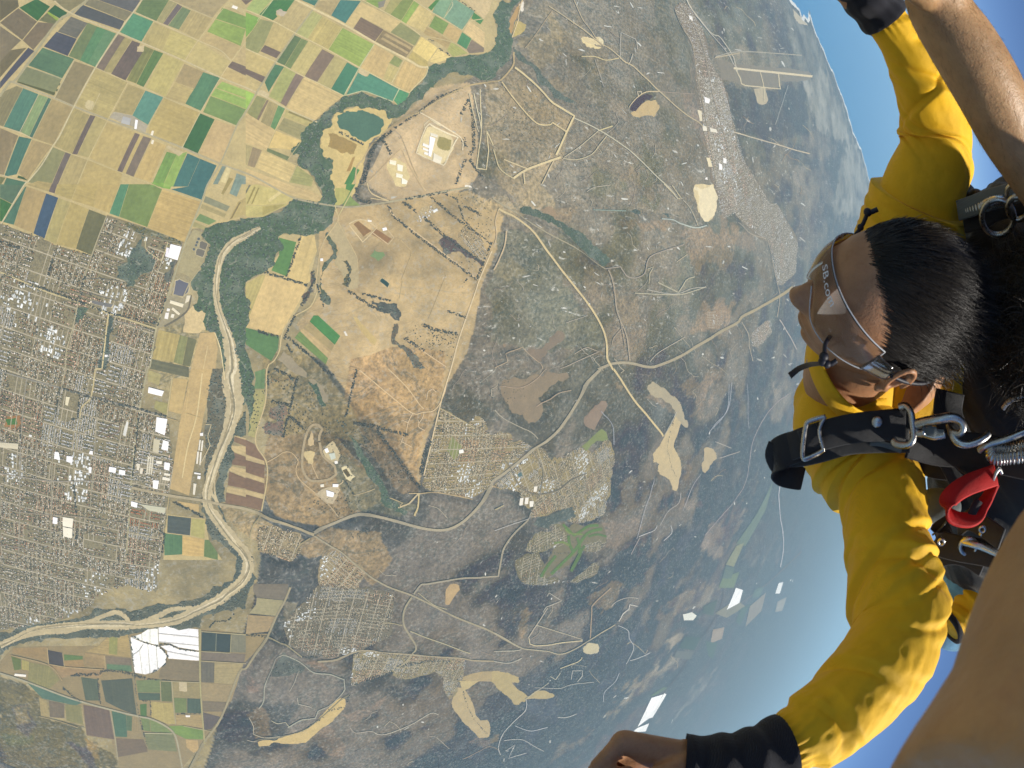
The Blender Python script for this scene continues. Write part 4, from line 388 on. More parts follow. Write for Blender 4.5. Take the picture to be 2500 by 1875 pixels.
CITY = [ # outline, houses: density per sq km, street bearing from a measured line, ground colour, roof palette
 (T(3, '0,360 345,470 490,545 830,640 965,290 1120,345 1500,490 1640,545 1510,960 1410,1290 1350,1640 5:1320,0 5:1250,360 5:1500,430 5:1560,880 5:1530,1080 5:1500,1310 5:1470,1450 5:1440,1720 7:1400,80 7:1200,30 7:1160,0 7:870,110 7:820,200 7:500,340 7:20,420 7:0,430 5:0,0'), 1500, T(5, '560,140 500,500'), (142, 139, 118), 'mixed', 'city'),
 (T(6, '1760,350 2000,490 2080,400 2170,480 2150,560 2212,600 11:80,560 11:180,600 11:190,660 11:260,640 11:360,700 11:0,1020 6:2212,1050 6:2020,1170 6:1590,1080 6:1600,1000 6:1660,650 6:1700,540'), 1700, T(6, '1700,540 1650,900'), (158, 148, 118), 'tan', 'village'),
 (T(11, '0,1070 340,760 440,690 540,830 600,800 740,730 800,710 900,760 1015,640 1050,640 1110,820 1090,940 1040,1180 1020,1300 980,1330 900,1370 760,1400 680,1370 740,1250 600,1270 340,1350 370,1240 240,1230 260,1120 150,1080'), 1700, T(11, '700,1010 1060,690'), (156, 148, 120), 'tan', 'village'),
 (T(11, '400,1480 560,1390 680,1480 700,1560 600,1600 380,1659 300,1640 350,1540'), 900, T(11, '400,1480 560,1390'), (134, 136, 118), 'tan', 'village'), (T(11, '820,1590 1000,1520 1050,1560 960,1659 860,1659'), 1100, T(11, '820,1590 1000,1520'), (134, 136, 122), 'tan', 'village'), (T(0, '1110,1210 1160,1190 1180,1250 1240,1250 1300,1200 1290,1240 1230,1265 1130,1265'), 700, T(11, '820,1590 1000,1520'), (124, 128, 116), 'tan', 'village'),
 (T(6, '100,1440 230,1400 530,1480 480,1580 440,1659 0:660,1180 0:630,1215 0:560,1190 6:100,1560'), 1500, T(6, '230,1400 530,1480'), (160, 150, 124), 'tan', 'village'), (T(0, '690,1210 720,1185 790,1230 770,1275 690,1265'), 1000, T(0, '690,1210 770,1260'), (160, 150, 124), 'tan', 'village'),
 (T(8, '640,20 950,40 1220,60 1340,100 1310,330 1290,480 1100,560 960,620 760,670 560,640 470,590 380,560 340,350 500,180'), 900, T(8, '640,20 950,40'), (124, 126, 118), 'tan', 'village'),
 (T(8, '970,630 1080,605 1400,635 1990,670 1950,840 1880,1010 1830,1040 1770,970 1770,830 1700,790 1380,860 1330,790 940,930'), 1500, T(8, '1000,640 1400,660'), (150, 146, 124), 'tan', 'village'),
 (T(9, '1640,80 1740,0 1900,260 1950,500 2100,800 2180,1200 2212,1350 10:2212,250 10:2080,320 10:2000,0 9:1960,1400 9:1880,1000 9:1800,400'), 190, T(9, '1850,700 1910,1000'), (140, 136, 130), 'pale', 'base'), (T(13, '560,330 640,340 700,560 740,700 850,880 880,880 970,1050 960,1180 880,1250 850,1060 700,930 600,760 560,560'), 260, T(13, '850,1060 870,1200'), (142, 140, 132), 'pale', 'base'), (T(13, '770,1440 850,1370 860,1440 800,1500 760,1520'), 250, T(13, '850,1060 870,1200'), (146, 142, 134), 'pale', 'base'),
 (T(3, '5:1220,740 5:1540,790 5:1530,1070 5:1190,1040'), 60, T(5, '1250,400 1200,800'), (150, 146, 126), 'pale', 'city'),
 (T(13, '570,1340 640,1330 655,1400 580,1430'), 300, T(13, '570,1340 640,1330'), (160, 146, 130), 'tan', 'base'),
 (T(4, '1510,290 1690,170 1710,240 1560,350'), 500, T(4, '1510,290 1690,170'), (184, 168, 132), 'pale', 'base'), (T(4, '1910,460 2000,360 2140,520 2170,620 2130,700 1980,570'), 600, T(4, '1910,460 2000,360'), (168, 154, 124), 'tan', 'village'),
]
# ================================================================== terrain
LAND = [ (0, '0,0 1100,0 1080,130 800,300 700,480 680,800 560,1100 560,1250 500,1450 440,1659 0,1659', (170, 157, 124), 1, 6),
 # broad land cover painted into the ground: tile, outline, picture colour, strength, warp
 (0, '1480,20 1530,90 1570,190 1585,290 1545,340 1490,290 1480,220 1500,120', (152, 140, 138), .85, 10),
 (0, '1500,120 1600,100 1760,140 1760,180 1640,200 1560,190', (150, 148, 144), .8, 6),
 (0, '1105,0 1500,0 1560,120 1470,260 1300,290 1230,250 1100,130', (128, 134, 138), .55, 20),
 (0, '1130,20 1210,20 1330,120 1290,150 1180,90', (150, 142, 128), .7, 14),
 (13, '1000,330 1090,290 1200,560 1310,860 1270,980 1160,920 1180,620 1040,540', (178, 178, 172), .9, 8),
 (13, '960,60 1040,140 1100,290 1030,330 960,230 900,60', (150, 160, 166), .7, 8),
 (13, '650,360 800,400 1000,380 1000,560 900,600 740,580 680,500', (92, 110, 130), .6, 9),
 (13, '970,570 1100,600 1120,680 1010,690', (158, 146, 146), .85, 6), (13, '940,720 1080,730 1060,900 980,950', (156, 146, 146), .85, 6), (13, '1150,680 1230,640 1200,900 1110,960', (166, 166, 164), .8, 6),
 (13, '460,1000 640,970 740,1010 800,1070 640,1060 540,1120 480,1100', (158, 144, 138), .85, 10), (13, '560,1310 660,1290 670,1400 560,1440', (160, 142, 134), .85, 8), (13, '900,1480 960,1520 920,1659 860,1659', (154, 144, 146), .7, 8), (14, '880,0 925,60 900,200 820,100', (154, 144, 146), .7, 8),
 (0, '780,400 840,280 930,190 1010,180 1025,260 1030,380 1000,410 860,440', (204, 178, 140), 1, 4),
 (0, '690,500 730,450 830,440 880,430 1010,410 1090,450 1080,520 1045,610 1010,760 965,830 920,960 908,1050 850,960 760,860 690,770 640,700 690,640', (197, 171, 129), 1, 3),
 (0, '735,890 760,780 850,750 960,760 955,850 915,960 905,1050 870,1000 850,920', (176, 146, 112), .75, 9), (0, '740,880 800,830 850,900 880,1030 790,940', (150, 128, 102), .6, 8),
 (0, '1040,170 1100,180 1240,250 1200,360 1160,400 1120,445 1060,400 1040,310', (176, 158, 130), .9, 8), (0, '1110,440 1000,420 1080,470 1200,450 1160,380', (176, 158, 128), .8, 8),
 (0, '580,930 660,890 740,950 840,1080 700,1140 590,1110 560,1040', (152, 134, 110), .95, 6), (0, '620,1180 700,1140 820,1150 850,1210 800,1260 720,1200 660,1200', (158, 138, 112), .7, 10), (0, '470,1090 560,1110 640,1170 560,1180 500,1130', (168, 150, 120), .9, 6),
 (0, '565,760 640,750 690,790 760,880 790,960 700,930 600,940 560,900', (150, 138, 110), .9, 5), (0, '345,710 440,690 470,780 440,860 340,840', (170, 156, 120), .9, 4),
 (0, '700,960 760,990 840,1080 900,1090 860,1120 760,1100', (124, 128, 114), .7, 8), (0, '780,960 850,930 905,1060 860,1060', (140, 124, 108), .7, 8),
 (10, '120,400 320,420 500,650 960,1300 1000,1450 500,1500 0,1400 0,900', (122, 130, 122), .9, 8), (10, '60,600 200,700 330,830 150,900 30,800', (160, 150, 122), .7, 10),
 (10, '1730,440 1900,380 2212,350 2150,700 1900,760 1800,800', (162, 144, 130), .85, 10), (10, '1850,1050 2150,1080 2100,1350 1750,1330', (160, 142, 130), .85, 8), (10, '980,1250 1200,1280 1330,1330 1340,1500 1250,1600 950,1500', (148, 136, 126), .8, 9), (10, '800,760 1080,760 1100,1150 900,1000', (140, 130, 122), .7, 9), (10, '1100,350 1500,360 1560,420 1200,420', (158, 138, 122), .75, 8), (10, '1130,0 1500,0 1480,150 1250,160', (150, 140, 136), .75, 9), (10, '420,180 760,200 700,330 560,330', (166, 144, 120), .7, 8), (10, '1050,1000 1320,1020 1300,1250 1180,1230', (150, 138, 124), .7, 9),
 (11, '1700,150 2050,0 2000,200 1800,300', (158, 142, 134), .85, 9), (11, '1370,220 1480,230 1650,330 1640,400 1400,290', (160, 142, 130), .8, 7), (11, '1700,780 1770,860 1760,960 1700,1000', (156, 142, 134), .85, 6), (11, '1880,260 1960,240 1900,420 1840,420 1760,430', (158, 142, 134), .7, 8), (11, '1690,1180 1850,1150 1900,1250 1700,1250', (150, 138, 136), .7, 8), (11, '1040,1380 1290,1330 1340,1400 1200,1640 1060,1600', (138, 130, 130), .7, 9), (11, '2000,1400 2212,1150 2212,1350 1900,1659 1880,1659', (150, 138, 140), .8, 8), (11, '1110,130 1180,160 1160,210 1120,200', (168, 148, 128), .8, 5),
 (12, '860,150 1000,60 1080,0 1180,0 1060,200 920,250', (160, 144, 130), .8, 8), (12, '230,450 260,250 340,180 370,240 300,350 270,460', (160, 140, 122), .8, 6), (12, '200,0 200,200 170,320 200,420', (140, 132, 122), .6, 8), (12, '1250,900 1400,800 1640,720 1600,790 1400,870 1200,1050 1050,1250 1000,1260 1060,1150', (166, 154, 144), .85, 8), (12, '1600,150 1900,0 2040,0 1980,150 1700,280 1610,240', (154, 142, 140), .85, 8), (12, '1570,480 1720,470 1640,560 1580,620', (170, 154, 142), .85, 6), (12, '1540,1150 1700,980 1980,820 2060,760 1960,1000 1800,1100 1500,1300', (156, 148, 150), .8, 10), (12, '1420,300 1520,200 1550,260 1480,320', (158, 142, 132), .7, 6), (12, '780,1400 900,1310 860,1400 780,1450', (150, 140, 140), .7, 7), (12, '0,1380 60,1320 50,1400 0,1440', (170, 148, 124), .8, 5),
 (14, '580,620 700,560 760,540 690,640 600,760 540,700', (156, 142, 144), .8, 8), (14, '760,620 900,560 880,760 800,780 740,800', (140, 142, 156), .7, 8), (14, '390,1100 500,1080 440,1130 400,1140', (174, 156, 140), .8, 6), (14, '250,1300 420,1180 500,1150 400,1250 210,1400', (166, 154, 146), .8, 8),
 (8, '520,680 680,680 760,760 600,760', (140, 124, 116), .7, 7), (8, '600,1350 760,1270 860,1380 860,1560 700,1500', (140, 128, 122), .75, 8), (8, '0,780 110,880 100,970 0,960', (142, 128, 124), .75, 7), (8, '0,1150 160,1100 220,1330 60,1370', (140, 128, 118), .7, 8), (8, '860,1200 1000,1130 1280,1010 1240,1070 960,1250', (140, 130, 126), .7, 7), (8, '120,1480 560,1430 560,1600 120,1659', (132, 128, 126), .6, 9), (8, '900,1350 1250,1400 1200,1600 1000,1450', (130, 128, 128), .6, 9), (8, '2000,1390 2212,1370 2212,1450 2050,1440', (150, 134, 134), .7, 6), (8, '340,180 480,180 430,320 330,330', (146, 140, 124), .7, 7),
 (7, '0,820 250,900 400,1050 450,1230 760,1290 780,1400 1050,1560 1060,1659 0,1659', (114, 115, 104), .95, 8), (7, '120,1090 250,1080 350,1300 280,1390 160,1300', (96, 100, 112), .7, 12), (7, '560,1430 800,1480 860,1659 780,1659 700,1540', (96, 100, 116), .75, 10), (7, '0,1450 60,1520 60,1659 0,1659', (96, 100, 112), .7, 10), (7, '20,1350 320,1390 280,1450 80,1440', (106, 116, 102), .7, 10), (7, '140,1100 250,1100 300,1250 160,1280', (150, 138, 108), .6, 10), (7, '760,1400 900,1440 880,1600 830,1560', (160, 138, 106), .7, 8),
 (9, '200,380 450,300 500,100 760,260 640,420 450,640 330,560', (152, 142, 122), .8, 10), (9, '60,1000 250,930 400,1130 620,1220 500,1400 200,1440 40,1300', (150, 142, 128), .75, 12), (9, '500,700 620,700 760,800 640,860', (158, 144, 124), .7, 9), (9, '240,640 60,760 300,1000 500,1100 640,1160 700,1060 460,900', (158, 144, 122), .8, 7), (9, '1080,860 1250,1000 1300,1150 1100,1060', (150, 142, 134), .7, 9), (9, '700,1400 900,1440 900,1659 650,1560', (140, 136, 130), .6, 10), (9, '1050,1560 1250,1540 1280,1659 1080,1659', (150, 138, 126), .7, 9), (9, '820,620 930,640 880,700', (160, 146, 126), .7, 7),
]
FLATS = FARM+[T(a, b) for a, b, *_ in SHEETS]+[c[0] for c in CITY]+[T(a, b) for a, b, *_ in WOODS]+[T(a, b)+(T(a, b)-T(a, b).mean(0))*.3 for a, b, c in FIELDS]+[T(0, '0,0 1080,0 1060,130 780,300 690,480 660,800 540,1100 540,1250 480,1450 400,1659 0,1659')]+[T(0, '690,500 730,450 880,430 1010,410 1090,450 1045,610 1010,760 965,830 908,1050 760,860 640,700'), T(0, '580,930 660,890 740,950 840,1080 700,1140 590,1110 560,1040')]
COAST = T(13, '880,-160 910,-80 935,0 975,40 985,75 1015,90 1020,45 1035,110 1060,170 1100,270 1150,390 1180,470 1200,540 1225,610 1255,690 1280,780 1305,860 1330,960 1345,1050')
_cx, _cy = ground_xy(COAST[:, 0], COAST[:, 1])
coast_xy = roughen(np.stack([_cx, _cy], 1), 120, 3, closed=False, seed=5)
_a0 = math.atan2(coast_xy[0, 1], coast_xy[0, 0])+.12; _a1 = math.atan2(coast_xy[-1, 1], coast_xy[-1, 0])
sea_poly = np.vstack([coast_xy]+[[[295e3*math.cos(a), 295e3*math.sin(a)]] for a in np.linspace(_a1-.01, _a0+.5, 30)])
# hill mask on a coarse raster of the picture
gx, gy = np.meshgrid(np.arange(-40, 260)*10.0, np.arange(-20, 210)*10.0)
flat = np.zeros(gx.shape)
for P in FLATS: flat[inside(gx, gy, P)] = 1
gX, gY = ground_xy(gx, gy); flat[inside(gX, gY, sea_poly)] = 1
for _ in range(3):
    flat = (flat+np.roll(flat, 1, 0)+np.roll(flat, -1, 0)+np.roll(flat, 1, 1)+np.roll(flat, -1, 1))/5
def hillmask(px, py):
    u = np.clip((px+400)/10, 0, gx.shape[1]-2); v = np.clip((py+200)/10, 0, gx.shape[0]-2)
    iu = u.astype(int); iv = v.astype(int); fu = u-iu; fv = v-iv
    f = (flat[iv, iu]*(1-fu)+flat[iv, iu+1]*fu)*(1-fv)+(flat[iv+1, iu]*(1-fu)+flat[iv+1, iu+1]*fu)*fv
    return smooth01(1-2.2*f)
def height(X, Y):
    P = np.stack([X, Y, np.full(np.shape(X), -ALT)], -1); px, py = to_px(P)
    r = np.hypot(X, Y)
    n = fbm(X/1500, Y/1500, 3, 3, .45)
    rid = 1-np.abs(2*fbm(X/900+5, Y/900, 11, 2)-1)
    h = (n*85+rid*45-25)*hillmask(px, py)
    return np.maximum(h, 0)*smooth01((60e3-r)/30e3)

def rings():
    th = np.concatenate([np.arange(.0, 62, .16), np.arange(62, 84, .125), np.arange(84, 89.0, .06)]); th[0] = .02
    return np.radians(th)
TH = rings()
az_c = math.atan2(0.0, 1.0)
def terrain_part(i0, i1, a0, a1, na, closed):
    t = TH[i0:i1]; a = np.linspace(a0, a1, na, endpoint=not closed)
    A, R = np.meshgrid(a, np.tan(t)*ALT)
    X = R*np.cos(A); Y = R*np.sin(A)
    n, m = X.shape; idx = np.arange(n*m).reshape(n, m)
    if closed: nxt = np.roll(idx, -1, 1); f = np.stack([idx[:-1], idx[1:], nxt[1:], nxt[:-1]], -1).reshape(-1, 4)
    else: f = np.stack([idx[:-1, :-1], idx[1:, :-1], idx[1:, 1:], idx[:-1, 1:]], -1).reshape(-1, 4)
    return X.ravel(), Y.ravel(), f
i45 = int(np.searchsorted(TH, math.radians(56)))
X1, Y1, f1 = terrain_part(0, i45+1, 0, 2*math.pi, 1200, True)
WED = math.radians(82)
X2, Y2, f2 = terrain_part(i45, len(TH), -WED, WED, 560, False)
X3, Y3, f3 = terrain_part(i45, len(TH), WED, 2*math.pi-WED, 60, False)
gXv = np.concatenate([X1, X2, X3]); gYv = np.concatenate([Y1, Y2, Y3])
gF = np.vstack([f1, f2+len(X1), f3+len(X1)+len(X2)])
gZ = height(gXv, gYv)-ALT
pxv, pyv = to_px(np.stack([gXv, gYv, np.full(gXv.shape, -ALT)], -1))
dist_v = np.minimum(np.sqrt(gXv**2+gYv**2+ALT**2), 42e3)
# land colours in the photograph's terms, then the air between is taken out again
wx = (fbm(gXv/420, gYv/420, 21, 4)-.5)*2; wy = (fbm(gXv/420+90, gYv/420, 31, 4)-.5)*2
base = np.empty((len(gXv), 3)); n1 = fbm(gXv/700, gYv/700, 41, 5); n2 = fbm(gXv/2600, gYv/2600, 51, 3)
up = smooth01((1400-pyv)/900.0)
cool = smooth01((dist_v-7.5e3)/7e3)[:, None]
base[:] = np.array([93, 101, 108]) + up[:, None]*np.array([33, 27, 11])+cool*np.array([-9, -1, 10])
base = base*(1+(n1[:, None]-.5)*.55)
pt = smooth01((n2*.55+n1*.45-.53+.05*up)/.07)*.62
base = base*(1-pt[:, None])+pt[:, None]*(np.array([136, 130, 126])+(n1[:, None]-.5)*24)
spk = np.clip(.30+.55*up+.9*(n2-.5), 0, 1)*smooth01((pxv-700)/300); spk[pyv < 150] *= 1
shr = np.full(len(gXv), .45)
for tl, s, c, st, wp in LAND:
    c = tuple(np.mean(c)+(np.array(c)-np.mean(c))*.80)
    soft = st < 1 and sum(c)/3 > 118 and pxv is not None and T(tl, s)[:, 0].mean() > 1000
    if soft: c = tuple(np.array(c)*.8+np.array([128, 126, 118])*.2)
    kw = 3.2 if soft else 1.5
    m = inside(pxv+wx*wp*kw, pyv+wy*wp*kw, T(tl, s))
    k = st*(.78 if soft else 1)*(.55+.9*n1[m, None])
    k = np.clip(k, 0, 1); v = (np.array(c)*(1+(n1[m, None]-.5)*.22)); base[m] = base[m]*(1-k)+v*k
    bright = sum(c)/3 > 130
    spk[m] *= .35 if bright else .8
    shr[m] = .2 if sum(c)/3 > 150 else .5
gcol = np.empty_like(base)
T_ = np.exp(-dist_v*SIGMA)[:, None]
gcol = np.clip((lin(np.clip(base, 0, 255))-HAZE_A*(1-T_))/(E_LIT*T_), .02, .6)
# keep the far, washed-out land within what dry scrub and grass can be
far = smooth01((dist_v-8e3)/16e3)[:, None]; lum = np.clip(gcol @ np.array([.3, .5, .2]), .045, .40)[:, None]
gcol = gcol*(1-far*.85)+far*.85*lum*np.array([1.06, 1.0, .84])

m_ground = NT('chaparral_ground'); g = m_ground
at = g.n('ShaderNodeAttribute', attribute_name='Col'); am = g.n('ShaderNodeAttribute', attribute_name='mask')
sep = g.n('ShaderNodeSeparateColor'); g.l(am.outputs[0], sep.inputs[0])
pos = g.n('ShaderNodeNewGeometry').outputs['Position']
nA = g.noise(pos, 1/60, 6, .66); nB = g.noise(pos, 1/300, 5, .62); nC = g.noise(pos, 1/130, 7, .74, 1.2)
wgt = g.ramp(sep.outputs[1], .2, .5)
col = g.mix(wgt, g.mix(1.0, at.outputs[0], g.mix(g.ramp(nA, .32, .70), (.88, .88, .88), (1.12, 1.12, 1.1)), 'MULTIPLY'), g.mix(1.0, at.outputs[0], g.mix(g.ramp(nA, .32, .70), (.60, .62, .63), (1.66, 1.62, 1.52)), 'MULTIPLY'))
col = g.mix(1.0, col, g.mix(g.ramp(nB, .3, .7), (.78, .80, .82), (1.28, 1.26, 1.22)), 'MULTIPLY')
# scrub: dark bushes and pale gaps between them
vor = g.n('ShaderNodeTexVoronoi', inp={'Scale': 1/42.0, 'Vector': pos})
dots = g.math('MULTIPLY', g.ramp(vor.outputs['Distance'], .45, .25), sep.outputs[1])
dots = g.math('MULTIPLY', dots, g.ramp(nB, .44, .56))
col = g.mix(g.math('MULTIPLY', dots, .6, clamp=True), col, (.04, .05, .034))
gap = g.math('MULTIPLY', g.ramp(vor.outputs['Distance'], .62, .85), g.ramp(nC, .46, .60)); col = g.mix(g.math('MULTIPLY', gap, .45), col, (.36, .34, .28))
# gullies: thin winding dark lines with pale rims
mpg = g.n('ShaderNodeMapping', inp={'Scale': (1/900, 1/520, 1/700), 'Rotation': (0, 0, .6)}); g.l(pos, mpg.inputs[0])
gl_ = g.math('ABSOLUTE', g.math('SUBTRACT', g.noise(mpg.outputs[0], 1.0, 6, .58, 1.0), .5))
col = g.mix(g.math('MULTIPLY', g.math('MULTIPLY', g.ramp(gl_, .020, .006), sep.outputs[1]), .85), col, (.055, .070, .055))
col = g.mix(g.math('MULTIPLY', g.math('MULTIPLY', g.ramp(gl_, .075, .035), g.ramp(nA, .52, .66)), .42), col, (.30, .28, .24))
# bare sandy scars
mp = g.n('ShaderNodeMapping', inp={'Scale': (1/420, 1/150, 1/200), 'Rotation': (0, 0, .5)}); g.l(pos, mp.inputs[0])
nS = g.noise(mp.outputs[0], 1.0, 7, .72, 1.5)
thr = g.math('SUBTRACT', .685, g.math('MULTIPLY', sep.outputs[0], .125))
sand = g.math('MULTIPLY', g.math('SUBTRACT', nS, thr), 16.0, clamp=True)
sand = g.math('MULTIPLY', sand, g.ramp(nC, .44, .58))
col = g.mix(g.math('MULTIPLY', sand, .85), col, (.60, .57, .48))
g.l(col, g.b.inputs['Base Color']); g.b.inputs['Roughness'].default_value = .95; g.b.inputs['Specular IOR Level'].default_value = .1
bp = g.n('ShaderNodeBump', inp={'Strength': .9, 'Distance': 22.0}); g.l(nC, bp.inputs['Height']); g.l(bp.outputs[0], g.b.inputs['Normal'])
ground = mesh_obj('ground', np.stack([gXv, gYv, gZ], -1), gF, m_ground.m, cols=gcol, smooth=True)
at_ = ground.data.color_attributes.new('mask', 'FLOAT_COLOR', 'POINT')
mk = np.zeros((len(gXv), 4), np.float32); mk[:, 0] = spk; mk[:, 1] = shr; mk[:, 3] = 1
at_.data.foreach_set('color', mk.ravel())
tag(ground, kind='structure')

# ------------------------------------------------------------------ sheets laid on the land
def soil_mat(name, n_lo=.78, n_hi=1.2, scale=1/26, rows=False, rough=.95, flecks=False):
    g = NT(name)
    at = g.n('ShaderNodeAttribute', attribute_name='Col'); pos = g.n('ShaderNodeNewGeometry').outputs['Position']
    a = g.noise(pos, scale, 5, .6); b = g.noise(pos, scale/7, 3, .6)
    col = g.mix(1.0, at.outputs[0], g.mix(g.ramp(a, .3, .7), (n_lo,)*3, (n_hi,)*3), 'MULTIPLY')
    col = g.mix(1.0, col, g.mix(g.ramp(b, .3, .7), (.9, .9, .91), (1.1, 1.09, 1.07)), 'MULTIPLY')
    if rows:   # crop rows and tractor passes, along the longer side of the field
        uv = g.n('ShaderNodeUVMap'); oi = g.n('ShaderNodeObjectInfo')
        mp = g.n('ShaderNodeMapping', inp={'Scale': (1.0, .012, 1.0)}); g.l(uv.outputs[0], mp.inputs[0])
        off = g.math('MULTIPLY', oi.outputs['Random'], 90.0); cv = g.n('ShaderNodeCombineXYZ'); g.l(off, cv.inputs[1]); g.l(off, cv.inputs[2]); g.l(cv.outputs[0], mp.inputs['Location'])
        r1 = g.noise(mp.outputs[0], 1/22.0, 4, .7)
        amp = g.math('MULTIPLY', g.ramp(oi.outputs['Random'], -.15, 1.0), .5)
        k = g.math('ADD', 1.0, g.math('MULTIPLY', g.math('SUBTRACT', r1, .5), g.math('MULTIPLY', amp, 2.2)))
        cc = g.n('ShaderNodeCombineXYZ'); [g.l(k, cc.inputs[i]) for i in range(3)]
        col = g.mix(1.0, col, cc.outputs[0], 'MULTIPLY')
    if flecks:   # dry gravel bars and clearings showing between the trees
        col = g.mix(g.math('MULTIPLY', g.ramp(g.noise(pos, 1/110, 6, .66, 1.5), .56, .66), .6), col, (.30, .28, .21)); col = g.mix(g.math('MULTIPLY', g.ramp(g.noise(pos, 1/260, 4, .6), .5, .66), .5), col, (.16, .17, .13))
    g.l(col, g.b.inputs['Base Color']); g.b.inputs['Roughness'].default_value = rough; g.b.inputs['Specular IOR Level'].default_value = .12
    return g.m
m_field = soil_mat('crop_field', .84, 1.14, 1/45, True); m_soil = soil_mat('soil', .86, 1.12); m_road = soil_mat('road_surface', .86, 1.12, 1/20)
m_wood_floor = soil_mat('woodland_floor', .7, 1.3, 1/30, flecks=True); m_sand = soil_mat('river_sand', .82, 1.12, 1/40); m_urban = soil_mat('urban_ground', .6, 1.35, 1/18)
def xy_dist(X, Y): return np.minimum(np.sqrt(np.asarray(X)**2+np.asarray(Y)**2+ALT**2), 45e3)
def sheet(name, P, color, z, mat, parent=None, kind='structure', uv=False):
    X, Y = ground_xy(P[:, 0], P[:, 1]); c = (X.mean(), Y.mean(), -ALT+z)
    V = np.stack([X, Y, np.full(len(X), -ALT+z)], -1)
    tris = tessellate_polygon([[Vector((a-c[0], b-c[1], 0)) for a, b in zip(X, Y)]])
    dm_ = float(np.mean(xy_dist(X, Y))); col = albedo(color, min(dm_, 16e3)); fk = smooth01((dm_-9e3)/14e3)*.5; col = col*(1-fk)+fk*np.clip(col.mean(), .06, .8)*np.array([1.03, 1.0, .9])
    uvs = None
    if uv:
        e = np.roll(np.stack([X, Y], 1), -1, 0)-np.stack([X, Y], 1); k = np.argmax(np.hypot(e[:, 0], e[:, 1])); d = e[k]/np.hypot(*e[k])
        uvs = np.stack([-(X-c[0])*d[1]+(Y-c[1])*d[0], (X-c[0])*d[0]+(Y-c[1])*d[1]], 1)
    o = mesh_obj(name, V, [t for t in tris], mat, parent, np.tile(col, (len(V), 1)), uvs=uvs, loc=c)
    n = Vector((0, 0, 0))
    if len(o.data.polygons) and o.data.polygons[0].normal.z < 0: o.data.flip_normals()
    if parent is None: tag(o, kind=kind)
    return o
def ribbon(name, P, widths, color, dz, mat, kind='structure', parent=None, step=9.0, wob=0.0, seed=0):
    P = np.asarray(P, float); w = np.asarray(widths, float) if np.ndim(widths) else np.full(len(P), float(widths))
    # smooth resample (Catmull-Rom) in picture units
    Q = []; W = []
    for i in range(len(P)-1):
        p0 = P[max(i-1, 0)]; p1 = P[i]; p2 = P[i+1]; p3 = P[min(i+2, len(P)-1)]
        L = np.hypot(*(p2-p1)); n = max(2, int(L/step)+1)
        a1 = p1-p0; a3 = p3-p2
        sm = 1.0
        for v in (a1, a3):
            nv = np.hypot(*v)
            if nv > 1e-6 and np.dot(v, p2-p1)/(nv*max(L, 1e-6)) < .55: sm = 0
        for t in np.arange(n)/n:
            if sm:
                q = .5*((2*p1)+(-p0+p2)*t+(2*p0-5*p1+4*p2-p3)*t*t+(-p0+3*p1-3*p2+p3)*t**3)
            else: q = p1*(1-t)+p2*t
            Q.append(q); W.append(w[i]*(1-t)+w[i+1]*t)
    Q.append(P[-1]); W.append(w[-1]); Q = np.array(Q); W = np.array(W)
    d = np.gradient(Q, axis=0); d /= np.maximum(np.hypot(d[:, 0], d[:, 1]), 1e-6)[:, None]; nn = np.stack([-d[:, 1], d[:, 0]], 1)
    r = np.random.default_rng(seed)
    wl = W*.5*(1+wob*r.normal(0, 1, len(W))); wr = W*.5*(1+wob*r.normal(0, 1, len(W)))
    L = Q+nn*wl[:, None]; Rr = Q-nn*wr[:, None]
    xl, yl = ground_xy(L[:, 0], L[:, 1]); xr, yr = ground_xy(Rr[:, 0], Rr[:, 1])
    X = np.concatenate([xl, xr]); Y = np.concatenate([yl, yr]); rr = np.hypot(X, Y)
    Z = height(X, Y); Z = np.maximum(Z, 0)+dz+np.where(Z > .5, 4+rr*7e-4, 0)-ALT
    n = len(Q); F = np.array([[i, i+1, n+i+1, n+i] for i in range(n-1)])
    c = (X.mean(), Y.mean(), -ALT)
    col = albedo(color, xy_dist(X, Y))
    o = mesh_obj(name, np.stack([X, Y, Z], -1), F, mat, parent, col, loc=c)
    if o.data.polygons[0].normal.z < 0: o.data.flip_normals()
    if parent is None: tag(o, kind=kind)
    return o
def spline_like(a): return np.convolve(np.pad(a, 1, 'edge'), [.25, .5, .25], 'valid')
# sea
g = NT('sea_water'); g.b.inputs['Base Color'].default_value = (.010, .155, .34, 1); g.b.inputs['Roughness'].default_value = .28; g.b.inputs['IOR'].default_value = 1.33
pos = g.n('ShaderNodeNewGeometry').outputs['Position']; bp = g.n('ShaderNodeBump', inp={'Strength': .4, 'Distance': 2.0}); g.l(g.noise(pos, 1/60, 4), bp.inputs['Height']); g.l(bp.outputs[0], g.b.inputs['Normal'])
tr = tessellate_polygon([[Vector((a/100, b/100, 0)) for a, b in sea_poly]])
sea = mesh_obj('sea', np.column_stack([sea_poly, np.full(len(sea_poly), -ALT+3.0)]), [t for t in tr], g.m); tag(sea, kind='structure')
if sea.data.polygons[0].normal.z < 0: sea.data.flip_normals()
_n = len(coast_xy); bd = np.gradient(coast_xy, axis=0); bd /= np.hypot(bd[:, 0], bd[:, 1])[:, None]; bn = np.stack([-bd[:, 1], bd[:, 0]], 1)
wdt = 45+70*vnoise(np.arange(_n)*.35, np.zeros(_n), 3)
bv = np.vstack([coast_xy-bn*wdt[:, None], coast_xy+bn*wdt[:, None]])
beach = mesh_obj('beach', np.column_stack([bv, np.full(2*_n, -ALT+5.0)]), np.array([[i, i+1, _n+i+1, _n+i] for i in range(_n-1)]), m_soil, cols=np.tile((.62, .60, .54), (2*_n, 1))); tag(beach, kind='structure')
